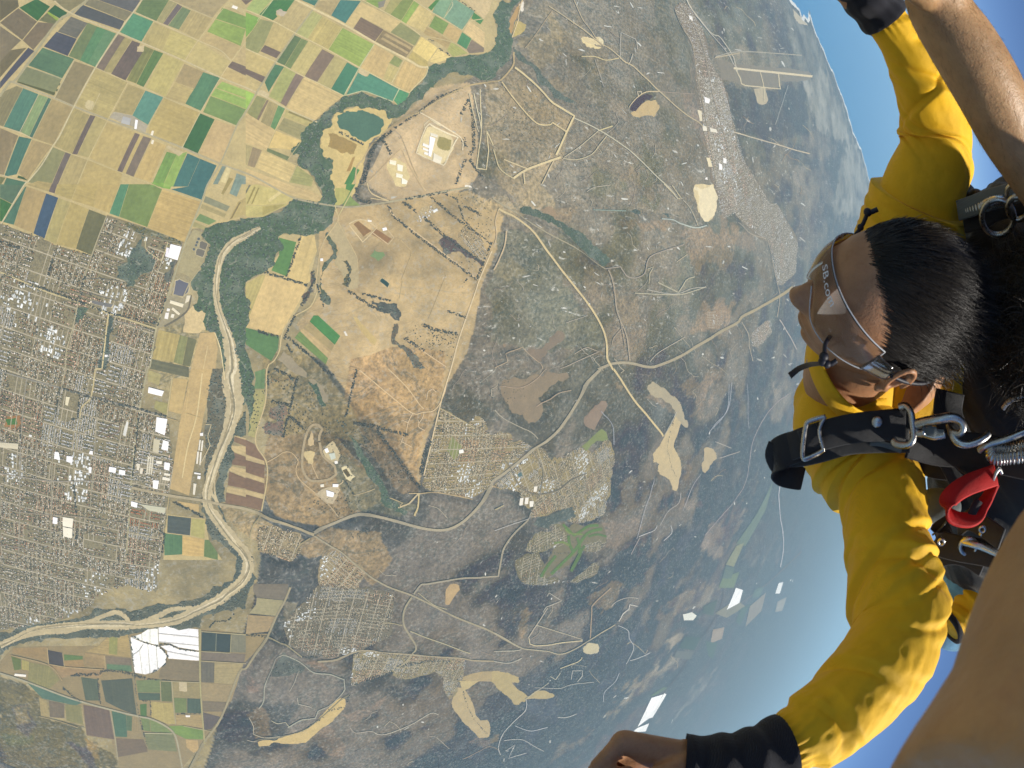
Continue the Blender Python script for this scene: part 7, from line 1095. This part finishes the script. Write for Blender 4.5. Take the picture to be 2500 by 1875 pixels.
# suit body: chest, shoulders, collar
fT = folds(41, 16, .5, .007, .012, (.1, .9))
tp0 = spline([P3(2128, 850, .760), P3(2142, 872, .80), P3(2185, 895, .88), P3(2260, 915, 1.02), P3(2330, 935, 1.2), P3(2390, 950, 1.45)], 140)
tw = spline([[.075], [.135], [.168], [.172], [.16], [.15]], 140)[:, 0]
solid('suit_body', tube(tp0, tw, 120, lambda S, PH, R: fT(S, PH, R)+.004*(fbm(S*12+2*np.cos(PH), 2*np.sin(PH), 48, 3)-.5), up=td_, caps=True), m_yellow, student)
shL = spline([P3(2110, 905, .80), P3(*C2(1180, 150), .79), P3(*C2(1235, 290), .765), P3(*C2(1300, 400), .74)], 60)
solid('shoulder_seam', tube(shL, np.interp(np.linspace(0, 1, 60), [0, .4, 1], [.085, .088, .078]), 90, lambda S, PH, R: fT(S*2, PH, R)*.8, up=tcL), m_yellow, student)
shR = spline([P3(2150, 800, .84), P3(2175, 690, .86), P3(*C1(1470, 960), .81), P3(*C1(1500, 860), .80)], 60)
solid('shoulder_seam', tube(shR, np.interp(np.linspace(0, 1, 60), [0, .4, 1], [.085, .085, .080]), 90, lambda S, PH, R: fT(S*2, PH, R)*.7, up=tcR), m_yellow, student)
ca = np.linspace(0, 2*math.pi, 61)
col_path = np.array([neck1+MH @ np.array([.074*math.cos(a), .078*math.sin(a)+.004, .030+.012*math.sin(a)]) for a in ca])
V, F = strap(col_path, .034, .004, MH @ np.array([0, .12, 1.0])); solid('collar', (V, F), m_yellow, student)

# ---- hair: scalp cap and strands combed back from the hairline
def skull(theta, phi):
    x = np.sin(theta)*np.sin(phi); y = np.sin(theta)*np.cos(phi); z = np.cos(theta)
    X = .0765*np.sign(x)*np.abs(x)**.92; Z = .118*z; Y = np.where(y > 0, .100*np.abs(y)**.9, .098*y)
    low = smooth01((-Z-.005)/.11); X = X*(1-.36*low*np.where(y > -.2, 1, .5)); Y = np.where(Y < 0, Y*(1-.42*low), Y*(1-.10*low)); X = X*(1-.10*smooth01((Z-.03)/.09)*smooth01(y))
    return np.stack([X, Y, Z], -1)
def hairline(phi):   # polar angle (from crown) down to which hair grows
    c = np.cos(phi); a = np.abs((phi+math.pi) % (2*math.pi)-math.pi)
    return np.interp(a, [0, .35, .8, 1.15, 1.45, 1.75, 2.1, 3.15], [.84, .86, .94, 1.14, 1.66, 1.62, 1.95, 2.12])
ph = np.linspace(0, 2*math.pi, 120, endpoint=False); kk = np.linspace(.01, 1, 50)
KK, PP = np.meshgrid(kk, ph, indexing='ij'); TT = KK*hairline(PP)*(.955+.02*np.sin(PP*31))
cap = skull(TT, PP)*(1.012+.02*smooth01((1-KK)/.25))[..., None]
idx = np.arange(cap.shape[0]*120).reshape(-1, 120); nx = np.roll(idx, -1, 1)
hair = solid('hair', (HW(cap.reshape(-1, 3)), [tuple(q) for q in np.stack([idx[:-1], nx[:-1], nx[1:], idx[1:]], -1).reshape(-1, 4)]+[tuple(idx[0])]), m_scalp, student)
def strands(name, roots, dirs, nrm, length, lift, curl, rad, parent, seed, nseg=7, cbase=(.013, .0105, .0085), wave=0.0):
    """many thin tapered strands as one mesh: roots (n,3), combing direction and surface normal"""
    r = np.random.default_rng(seed); n = len(roots)
    L = length*r.uniform(.6, 1.25, n); pts = np.empty((nseg+1, n, 3)); p = roots.copy(); d = dirs.copy(); pts[0] = p
    ax = r.normal(0, 1, (n, 3))
    for i in range(nseg):
        t = (i+1)/nseg; d = d+nrm*(lift*(t-.15))[:, None]*.5+ax*(np.asarray(curl)*np.ones(n))[:, None]*.18+np.cross(ax, d)*wave*math.sin(3.0*t); d /= np.linalg.norm(d, axis=1)[:, None]
        p = p+d*(L/nseg)[:, None]; pts[i+1] = p
    tg = np.gradient(pts, axis=0); u = np.cross(tg, nrm[None]); u /= np.linalg.norm(u, axis=2)[..., None]+1e-9; w = np.cross(u, tg); w /= np.linalg.norm(w, axis=2)[..., None]+1e-9
    rr = rad*np.array([1, 1.05, 1.05, 1, .95, .85, .65, .2, .1])[:nseg+1][:, None, None]*r.uniform(.7, 1.4, (1, n, 1))
    ring = [pts+rr*(math.cos(a)*u+math.sin(a)*w) for a in (0.5, 2.6, 4.7)]
    V = np.stack(ring, 2)                     # seg, strand, 3, xyz
    V = V.transpose(1, 0, 2, 3).reshape(-1, 3); k = (nseg+1)*3; f = []
    for i in range(nseg):
        for j in range(3): f.append((i*3+j, i*3+(j+1) % 3, (i+1)*3+(j+1) % 3, (i+1)*3+j))
    F = (np.array(f)[None]+k*np.arange(n)[:, None, None]).reshape(-1, 4)
    c = np.array(cbase)*r.uniform(.55, 1.9, (n, 1)); cols = np.repeat(c, k, 0)
    o = mesh_obj(name, V, F, m_hair, parent, cols=cols, smooth=True, loc=tuple(roots.mean(0))); tag(o, kind='stuff'); return o
r_ = np.random.default_rng(3); n = 21000
pp = r_.uniform(0, 2*math.pi, n); kq = np.sqrt(r_.uniform(0, 1, n)); tt = kq*hairline(pp)*(1.0+.11*r_.random(n)**2)
loc = skull(tt, pp)*1.014; e = 1e-3
nr = loc/np.array([.0765, .098, .118])**2; nr /= np.linalg.norm(nr, axis=1)[:, None]
comb = np.tile(np.array([0, -1.0, .12]), (n, 1)); comb[:, 0] += .35*np.sign(loc[:, 0])*np.abs(loc[:, 0])/.07+.25*(fbm(loc[:, 0]*60, loc[:, 2]*60+loc[:, 1]*40, 5, 2)-.5)
comb -= nr*np.sum(comb*nr, 1)[:, None]; comb += nr*.02; comb /= np.linalg.norm(comb, axis=1)[:, None]
back = smooth01((.015-loc[:, 1])/.06)
ln = .034+.030*smooth01((.075-loc[:, 1])/.08); ln = np.where(loc[:, 2] < -.01, .018, ln); ln = ln*(.55+.45*smooth01((1.04-kq*1.04)/.10))
strands('hair_strands', HW(loc), comb @ MH.T, nr @ MH.T, ln, -.22+1.3*back*r_.uniform(0, 1, n)*smooth01((loc[:, 2]-.0)/.05), .07+.42*back, .00032, hair, 4)

# ---- goggles
gog = empty('goggles', tuple(HW([0, .09, 0]))); gog.parent = student; gog.matrix_parent_inverse = Matrix.Identity(4); gog.location = Vector(tuple(HW([0, .09, 0])))-student.location
def lens_pt(u, w):
    """u -1..1 across the face, w 0..1 from lower to upper rim"""
    a = u*1.32; nose = np.exp(-(u/.17)**2)
    zt = .034-.010*np.abs(u)**2.2; zb = -.030+.026*nose+.012*np.abs(u)**3
    z = zb+(zt-zb)*w
    bulge = 1+.05*np.sin(math.pi*w)
    ry = .1065*bulge+.006*nose*(1-w); rx = .0825*bulge
    s = np.sin(a); c = np.cos(a)
    return np.stack([rx*np.sign(s)*np.abs(s)**.92, ry*np.abs(c)**.75*np.sign(c)-.004, z], -1)
u, w = np.meshgrid(np.linspace(-1, 1, 90), np.linspace(0, 1, 22), indexing='ij')
LV = lens_pt(u, w).reshape(-1, 3); n1_ = 90*22; LV2 = LV*np.array([.985, .985, 1]); idx = np.arange(n1_).reshape(90, 22)
F = np.stack([idx[:-1, :-1], idx[1:, :-1], idx[1:, 1:], idx[:-1, 1:]], -1).reshape(-1, 4)
lens = solid('lens', (HW(LV), [tuple(q) for q in F]), m_lens, gog)
uu = np.linspace(-1, 1, 120)
rim = np.vstack([lens_pt(uu, np.ones(120)), lens_pt(uu[::-1], np.zeros(120)), lens_pt(uu[:1], np.ones(1))])*1.002
g = NT('soft_rim'); g.b.inputs['Base Color'].default_value = (.75, .78, .82, 1); g.b.inputs['Roughness'].default_value = .25; g.b.inputs['Transmission Weight'].default_value = .45; m_rim = g.m
solid('rim', tube(HW(rim), np.full(len(rim), .0008), 8), m_rim, gog)
rim2 = lens_pt(uu, np.full(120, .985))*np.array([1.004, 1.004, 1]); solid('rim_cord', tube(HW(rim2), np.full(120, .0007), 6), m_cord, gog)
# side tabs, elastic cord, toggles
for sx in (-1, 1):
    tab = np.array([lens_pt(sx*.97, .5), [sx*.088, .012, .001], [sx*.087, .002, .0]])
    V, F = strap(HW(spline(tab, 12)), np.linspace(.034, .016, 12), .002, MH @ np.array([0, 0, 1.])); solid('side_tab', (V, F), m_lens, gog)
    cpath = HW(spline(np.array([[sx*.088, .004, .0], [sx*.0845, -.03, -.004], [sx*.070, -.07, -.004], [sx*.03, -.098, -.002], [0, -.102, 0]]), 24)); solid('elastic_cord', tube(cpath, np.full(24, .0028), 8), m_cord, gog)
tgl = [pxpath(C3, [(560, 1090, .560), (525, 1150, .550), (520, 1215, .545), (515, 1262, .543)], 16), pxpath(C3, [(515, 1262, .543), (560, 1305, .543), (615, 1275, .543)], 10)]
solid('toggle', join([tube(tgl[0], np.full(16, .0026), 10), tube(tgl[1], np.full(10, .0029), 10), ellipsoid(P3(*C3(515, 1248), .542), np.eye(3), np.array([.0056, .0056, .0056])), ellipsoid(P3(*C3(505, 1285), .542), np.eye(3), np.array([.0052, .0052, .0052])), ellipsoid(P3(*C3(540, 1305), .542), np.eye(3), np.array([.0046, .0046, .0046]))]), m_cord, gog)
solid('toggle', join([tube(pxpath(C3, [(760, 300, .60), (800, 245, .60), (830, 190, .60), (855, 125, .60)], 14), np.full(14, .0026), 10), tube(pxpath(C3, [(855, 125, .60), (890, 118, .60), (935, 98, .60)], 10), np.full(10, .0030), 10), ellipsoid(P3(*C3(856, 122), .60), np.eye(3), np.array([.0052, .0052, .0052])), ellipsoid(P3(*C3(800, 240), .60), np.eye(3), np.array([.0042, .0042, .0042]))]), m_cord, gog)
cp = np.array([P3(*C3(495, 1300), .545), P3(*C3(450, 1303), .57), P3(*C3(400, 1310), .62), P3(*C3(320, 1340), .65), P3(*C3(250, 1395), .66)]); V, F = strap(spline(cp, 14), np.linspace(.004, .009, 14), .0015, td_); solid('lanyard', (V, F), m_cord, gog)
# printing on the lens
cu_ = bpy.data.curves.new('t', 'FONT'); cu_.body = 'SB.com'; cu_.size = .0165; cu_.align_x = 'LEFT'; cu_.extrude = 0; cu_.resolution_u = 3
to = bpy.data.objects.new('t', cu_); COL.objects.link(to); dg = bpy.context.evaluated_depsgraph_get(); tm = bpy.data.meshes.new_from_object(to.evaluated_get(dg))
bm = bmesh.new(); bm.from_mesh(tm); bmesh.ops.subdivide_edges(bm, edges=[e for e in bm.edges if e.calc_length() > .003], cuts=2, use_grid_fill=False); bmesh.ops.triangulate(bm, faces=bm.faces)
tv = np.array([v.co[:] for v in bm.verts]); tf = [tuple(v.index for v in f.verts) for f in bm.faces]; bm.free(); bpy.data.objects.remove(to); bpy.data.curves.remove(cu_)
lx = (-tv[:, 0]+.004)/.125          # runs from the wearer's right to the left across the lens
tvw = lens_pt(lx, np.clip(.70+tv[:, 1]/.072, 0, 1))*np.array([1.006, 1.006, 1])
prn = solid('lettering', (HW(tvw), tf), m_print, gog, smooth=False)
# ================================================================== harness on the passenger
def rod(pts, conv, r, n=30, nphi=12): return tube(pxpath(conv, pts, n), np.full(n, r), nphi)
har = empty('harness', tuple(P3(2100, 1050, .65))); har.parent = student; har.matrix_parent_inverse = Matrix.Identity(4); har.location = Vector(tuple(P3(2100, 1050, .65)))-student.location
tA, rA, dA = tangents(2050, 1050)
main = pxpath(C4, [(180, 640, .672), (300, 590, .650), (430, 545, .640), (620, 490, .632), (820, 455, .628), (1000, 445, .630), (1150, 445, .636)], 50)
solid('chest_strap', strap(main, .0365, .0045, dA+.25*rA), m_black, har)
under = pxpath(C4, [(150, 650, .69), (300, 640, .668), (450, 600, .655), (700, 520, .648), (950, 490, .645), (1180, 480, .65)], 40)
solid('strap_pad', strap(under, np.linspace(.040, .055, 40), .007, dA+.25*rA), m_jacket, har)
tail = pxpath(C4, [(520, 560, .655), (330, 600, .655), (190, 650, .662), (150, 720, .672), (200, 800, .680), (290, 840, .684), (350, 860, .690)], 44)
solid('strap_tail', strap(tail, np.interp(np.linspace(0, 1, 44), [0, .5, 1], [.040, .046, .030]), .004, dA*.95+rA*.2), m_black, har)
tail2 = pxpath(C4, [(160, 600, .668), (130, 680, .675), (170, 780, .682), (250, 880, .688)], 20); solid('strap_tail', strap(tail2, np.linspace(.030, .020, 20), .004, rA), m_black, har)
# adjuster buckle: a frame of four bars and a roller
bk = [(395, 415), (525, 368), (515, 640), (370, 700), (350, 560)]
d0 = .626
fr_ = [(528, 372, d0), (400, 412, d0), (372, 460, d0), (352, 600, d0-.002), (352, 690, d0-.002), (380, 700, d0-.002), (470, 660, d0), (516, 628, d0)]
solid('buckle', join([tube(pxpath(C4, fr_, 50), np.full(50, .0032), 12), rod([(525, 372, d0), (480, 480, d0), (510, 630, d0)], C4, .0026)]), m_steel, har)
solid('buckle_keeper', strap(pxpath(C4, [(350, 590, .634), (420, 560, .630), (490, 530, .628)], 12), .036, .006, dA+.25*rA), m_black, har)
tb, rb_, db = tangents(*C4(928, 415)); ax_ = np.stack([rb_, db, tb], 1)
solid('snap_button', ellipsoid(P3(*C4(928, 415), .6235), ax_, np.array([.0070, .0070, .0026]), 24, 14), m_steel, har)
for k in range(3): solid('strap_stitching', tube(pxpath(C4, [(720, 548+k*3, .629), (800, 538+k*3, .627), (880, 540+k*3, .628), (960, 560+k*3, .630)], 30), np.full(30, .0005), 5), m_grey, har)
solid('elastic_keeper', strap(pxpath(C4, [(875, 578, .634), (960, 585, .634), (1060, 615, .638), (1120, 640, .64)], 16), .007, .002, dA), m_grey, har)
solid('d_link', join([tube(pxpath(C4, [(1100, 300, .632), (1150, 290, .63), (1190, 340, .626), (1205, 430, .624), (1212, 540, .624), (1170, 592, .625), (1090, 590, .628), (1052, 560, .632)], 50), np.full(50, .0046), 14)]), m_steel, har)
solid('snap_hook', join([tube(pxpath(C4, [(1215, 440, .628), (1300, 415, .620), (1400, 395, .616), (1500, 380, .616), (1575, 405, .618), (1600, 460, .620), (1570, 505, .622), (1510, 495, .624)], 60), np.interp(np.linspace(0, 1, 60), [0, .3, .7, 1], [.0065, .0058, .0052, .0040]), 14), rod([(1220, 455, .626), (1240, 500, .624), (1300, 510, .622), (1380, 530, .622), (1460, 515, .622)], C4, .0040)]), m_steel, har)
solid('hook_gate', strap(pxpath(C4, [(1280, 470, .618), (1360, 490, .617), (1450, 495, .617)], 14), np.array([.006]*4+[.012]*5+[.006]*5), .004, dA), m_grey, har)
solid('hook_rivet', ellipsoid(P3(*C4(1288, 500), .616), ax_, np.array([.0032, .0032, .002]), 16, 10), m_steel, har)
solid('hardware_link', rod([(1490, 440, .632), (1510, 510, .625), (1550, 570, .622), (1620, 592, .622), (1700, 575, .624), (1760, 545, .628), (1800, 508, .634)], C4, .0044, 40), m_steel, har)
# ================================================================== the instructor behind
inst = empty('person', tuple(P3(2500, 1000, .9))); tag(inst, 'instructor in black with one bare forearm raised, dark curly hair, strapped behind the yellow passenger', 'person')
armT = [(1560, -60, .560, 128), (1600, 60, .565, 140), (1690, 200, .570, 152), (1790, 370, .580, 152), (1885, 560, .60, 140), (1985, 700, .625, 140), (2080, 830, .66, 140)]
pT, rT = arm_path(armT, C1, 60, 1.7709)
lowarm = spline([C2W @ np.array([.37, .0, .13]), C2W @ np.array([.27, -.045, .03]), P3(2752, 1412, .20), P3(2600, 1780, .155), P3(2415, 2068, .135)], 40)
shR2 = P3(2760, 820, .85); shL2 = C2W @ np.array([.84, .0, -.06])
hI = P3(2578, 792, .70); tI, rI, dI = tangents(2480, 792); axI = np.stack([rI, dI, tI], 1)
bI = [tube(pT, rT*1.0, 40), capsule(pT[-1], shR2, .045, .06), tube(lowarm, np.interp(np.linspace(0, 1, 40), [0, .5, 1], [.047, .046, .036]), 40), capsule(lowarm[0], shL2, .048, .06)]
bI += [ellipsoid(P3(2720, 1000, 1.0), axI, np.array([.16, .20, .14])), ellipsoid(hI, axI, np.array([.088, .096, .10])), capsule(hI, P3(2700, 920, .9), .055, .07), capsule(shR2, P3(2720, 1000, 1.0), .07, .08), capsule(shL2, P3(2720, 1000, 1.0), .07, .08)]
tH, rH, dH = tangents(2260, 20)
bI += hand(P3(*C1(1555, -40), .56), P3(*C1(1400, -330), .54)-P3(*C1(1555, -40), .56), -rH, tH, 1.0, .45)
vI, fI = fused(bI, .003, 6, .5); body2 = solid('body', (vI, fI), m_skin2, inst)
def arm_hair(name, path, rad, n, ln, r0, seed):
    r = np.random.default_rng(seed); t, u, v = frames(path); i = r.integers(0, len(path), n); a = r.uniform(0, 6.283, n)
    nr_ = np.cos(a)[:, None]*u[i]+np.sin(a)[:, None]*v[i]; p = path[i]+nr_*(np.asarray(rad)[i]*.985)[:, None]+t[i]*r.normal(0, .004, (n, 1))
    d = t[i]*.9+nr_*.12+r.normal(0, .16, (n, 3)); d /= np.linalg.norm(d, axis=1)[:, None]
    strands(name, p, d, nr_, np.full(n, ln), .1*r.uniform(0, 1, n), .25, r0, body2, seed, 5, (.05, .030, .014))
lr_ = np.interp(np.linspace(0, 1, 40), [0, .5, 1], [.047, .046, .036])
arm_hair('arm_hair', spline(pT, 160), np.interp(np.linspace(0, 1, 160), np.linspace(0, 1, 60), rT), 3500, .008, .00006, 33)
# jacket, rig and container
fJ = folds(61, 14, .6, .006, .012, (.1, .8))
jk = [ellipsoid(P3(2478, 1130, .90), axI, np.array([.165, .20, .12])), ellipsoid(P3(2450, 960, .86), axI, np.array([.125, .11, .10])), ellipsoid(P3(2500, 590, .90), axI, np.array([.105, .105, .10])), ellipsoid(P3(2440, 700, .92), axI, np.array([.12, .12, .10])), ellipsoid(P3(2400, 1330, .98), axI, np.array([.085, .10, .08])), ellipsoid(P3(2560, 800, .98), axI, np.array([.16, .2, .12])), capsule(P3(*C1(1690, 880), .84), P3(*C1(1740, 830), .82), .012, .012), capsule(P3(*C1(1710, 810), .84), P3(*C1(1670, 930), .84), .010, .022)]
vj, fj = fused(jk, .005, 8, .5)
k = fbm(vj[:, 0]*30, vj[:, 1]*30+vj[:, 2]*20, 5, 3)-.5; vj = vj+(vj-P3(2500, 900, 1.0))/np.linalg.norm(vj-P3(2500, 900, 1.0), axis=1)[:, None]*k[:, None]*.02
solid('jacket', (vj, fj), m_jacket, inst)
# hair
r_ = np.random.default_rng(8); n = 5200
q = r_.normal(0, 1, (n, 3)); q /= np.linalg.norm(q, axis=1)[:, None]; q = q[(q[:, 2] > -.25) & (q[:, 0] < .75)]
rt = hI+(q*np.array([.092, .100, .104])) @ axI.T; nn_ = q @ axI.T
cb = np.stack([-.5*np.ones(len(q)), .5*np.sin(9*q[:, 1]+4*q[:, 0]), .6*np.cos(7*q[:, 1])], 1) @ axI.T+r_.normal(0, .35, (len(q), 3)); cb /= np.linalg.norm(cb, axis=1)[:, None]
V, F = ellipsoid(hI, axI, np.array([.091, .099, .103])); hair2 = solid('hair', (V, F), m_scalp, inst)
strands('hair_strands', rt, cb, nn_, np.full(len(q), .055), .55*r_.uniform(0, 1, len(q)), .9, .00042, hair2, 9, 8, (.026, .020, .014), .55)
# straps, rings and hoses of the rig
rig = empty('parachute_harness', tuple(P3(2450, 1000, .7))); rig.parent = inst; rig.matrix_parent_inverse = Matrix.Identity(4); rig.location = Vector(tuple(P3(2450, 1000, .7)))-inst.location
def ringpath(conv, cx, cy, rx, ry, d, tilt=0.0, n=44):
    a = np.linspace(0, 2*math.pi, n+1)[:-1]; pts = [(cx+rx*math.cos(x), cy+ry*math.sin(x), d+tilt*math.sin(x)) for x in a]; return np.array([P3(*conv(x, y), dd) for x, y, dd in pts])
def torus(path, r, nphi=12):
    n = len(path); t = np.roll(path, -1, 0)-np.roll(path, 1, 0); t /= np.linalg.norm(t, axis=1)[:, None]; c = path.mean(0); o = path-c; o /= np.linalg.norm(o, axis=1)[:, None]; o -= t*np.sum(o*t, 1)[:, None]; o /= np.linalg.norm(o, axis=1)[:, None]; b = np.cross(t, o)
    ph = np.linspace(0, 2*math.pi, nphi, endpoint=False); V = (path[:, None]+r*(np.cos(ph)[None, :, None]*o[:, None]+np.sin(ph)[None, :, None]*b[:, None])).reshape(-1, 3)
    idx = np.arange(n*nphi).reshape(n, nphi); nx = np.roll(idx, -1, 1); dn = np.roll(idx, -1, 0); dnx = np.roll(nx, -1, 0)
    return V, [tuple(z) for z in np.stack([idx, nx, dnx, dn], -1).reshape(-1, 4)]
solid('release_ring', torus(ringpath(C3, 1870, 160, 125, 140, .70, .012), .0042), m_steel, rig)
solid('release_ring', torus(ringpath(C3, 2025, 90, 80, 90, .69, .012), .0038), m_steel, rig)
solid('release_ring', torus(ringpath(C3, 2000, -30, 60, 60, .69, .01), .0034), m_steel, rig)
solid('riser', strap(pxpath(C3, [(1560, 110, .74), (1680, 70, .725), (1800, 25, .715), (1930, -10, .71), (2060, -50, .71)], 24), .028, .004, dA), m_grey, rig)
solid('riser', strap(pxpath(C3, [(1600, 160, .75), (1720, 130, .74), (1850, 60, .735), (2080, 0, .73)], 24), .045, .005, dA), m_black, rig)
def hose(conv, pts, r, n=90):
    return tube(pxpath(conv, pts, n), r*(1+.14*np.sign(np.sin(np.arange(n)*1.5))), 14)
solid('cable_housing', hose(C4, [(2074, 610, .66), (1960, 640, .655), (1880, 625, .655), (1825, 640, .655), (1850, 690, .65), (1950, 685, .65), (2080, 670, .65)], .0085, 120), m_steel, rig)
solid('cable_housing', hose(C3, [(1640, 120, .735), (1760, 80, .72), (1830, 45, .71), (1920, 30, .705)], .007, 80), m_steel, rig)
solid('hardware_link', rod([(1725, 635, .65), (1770, 600, .645), (1860, 570, .645), (1960, 540, .645), (2080, 490, .65)], C4, .0046, 30), m_steel, rig)
solid('hardware_link', rod([(1910, 310, .70), (1950, 260, .695), (2010, 225, .69), (2090, 205, .69)], C4, .0034, 30), m_steel, rig)
solid('lift_web', strap(pxpath(C4, [(1180, 560, .69), (1400, 620, .70), (1700, 640, .70), (2000, 700, .69), (2200, 740, .68)], 30), .045, .005, dA), m_black, rig)
solid('lift_web', strap(pxpath(C4, [(1500, 180, .72), (1480, 330, .715), (1520, 470, .71), (1640, 700, .71), (1800, 820, .70)], 30), .044, .005, rA), m_black, rig)
# red release handle
hp_ = pxpath(C4, [(1850, 830, .665), (1760, 860, .650), (1640, 905, .635), (1540, 965, .625), (1475, 1040, .620), (1480, 1120, .622), (1540, 1165, .630), (1630, 1180, .64), (1700, 1150, .65), (1740, 1080, .66), (1790, 1000, .67), (1840, 900, .675)], 70)
tt_ = np.linspace(0, 1, 70)[:, None]
solid('red_handle', strap(hp_, np.interp(np.linspace(0, 1, 70), [0, .4, .6, 1], [.026, .024, .022, .020]), .005, dA*(1-.6*tt_)+tA*(.25+.8*tt_)+rA*.2), m_red, rig)
solid('handle_tab', strap(pxpath(C4, [(1640, 1190, .648), (1680, 1100, .65), (1720, 1030, .655)], 12), .012, .006, rA), m_black, rig)
solid('handle_pin', rod([(1830, 870, .66), (1850, 820, .655), (1880, 780, .655), (1900, 815, .66)], C4, .0028, 20), m_steel, rig)
solid('padded_cover', ellipsoid(P3(*C4(1400, 1070), .80), axI, np.array([.040, .026, .03]), 30, 20), m_grey, rig)
solid('leg_ring', torus(ringpath(C4, 1640, 1385, 62, 62, .74, .01), .0036), m_steel, rig)
solid('leg_snap', rod([(1600, 1345, .735), (1680, 1365, .73), (1760, 1390, .73), (1900, 1450, .73)], C4, .0055, 24), m_steel, rig)
solid('leg_snap', rod([(1720, 1220, .73), (1745, 1270, .725), (1735, 1300, .725)], C4, .0045, 16), m_steel, rig)
solid('leg_strap', strap(pxpath(C4, [(1500, 1230, .76), (1400, 1300, .76), (1420, 1360, .755), (1560, 1400, .75), (1800, 1440, .74), (2000, 1500, .74)], 30), .036, .004, dA), m_black, rig)
solid('zip_piping', tube(pxpath(C4, [(1360, 1295, .76), (1420, 1250, .755), (1470, 1190, .75)], 20), np.full(20, .0016), 6), m_grey, rig)
# legs: faded denim shorts of the instructor, yellow trouser of the passenger
lg = pxpath(C2, [(1800, 700, 1.0), (1740, 850, 1.02), (1670, 960, 1.05), (1600, 1060, 1.08)], 50)
solid('denim_leg', tube(lg, np.linspace(.075, .058, 50), 50, folds(71, 12, .4, .005, .01, (.1, .7)), up=dA), m_blue, inst)
yl = pxpath(C2, [(1730, 930, .99), (1680, 1000, .98), (1625, 1050, .97)], 40)
solid('trouser_leg', tube(yl, np.linspace(.034, .030, 40), 50, folds(77, 14, .2, .007, .008, (.1, .7)), up=dA), m_yellow, student)
solid('trouser_hem', torus(np.array([yl[-3]+.033*(math.cos(a)*frames(yl)[1][-1]+math.sin(a)*frames(yl)[2][-1]) for a in np.linspace(0, 6.283, 33)[:-1]]), .006, 8), m_knit, student)

for i, (pts, w_) in enumerate([([(1230, 700, .74), (1350, 760, .73), (1480, 780, .72), (1700, 760, .71)], .03), ([(1560, 1250, .77), (1640, 1180, .74), (1760, 1230, .72), (1900, 1330, .70)], .028), ([(1420, 640, .71), (1500, 760, .71), (1560, 880, .71), (1620, 960, .71)], .026), ([(1350, 1500, .80), (1480, 1450, .78), (1620, 1460, .77), (1760, 1540, .76)], .030)]):
    solid('rig_webbing', strap(pxpath(C4, pts, 24), w_, .004, dA if i != 2 else rA), m_black, rig)
for i, (x, y) in enumerate([(1240, 690), (1660, 1160), (1790, 520), (1430, 1350), (1750, 1250)]):
    t1, r1, d1 = tangents(*C4(x, y)); solid('rig_eyelet', torus(ringpath(C4, x, y, 22, 22, .70, .004, 24), .0018, 8), m_steel, rig)
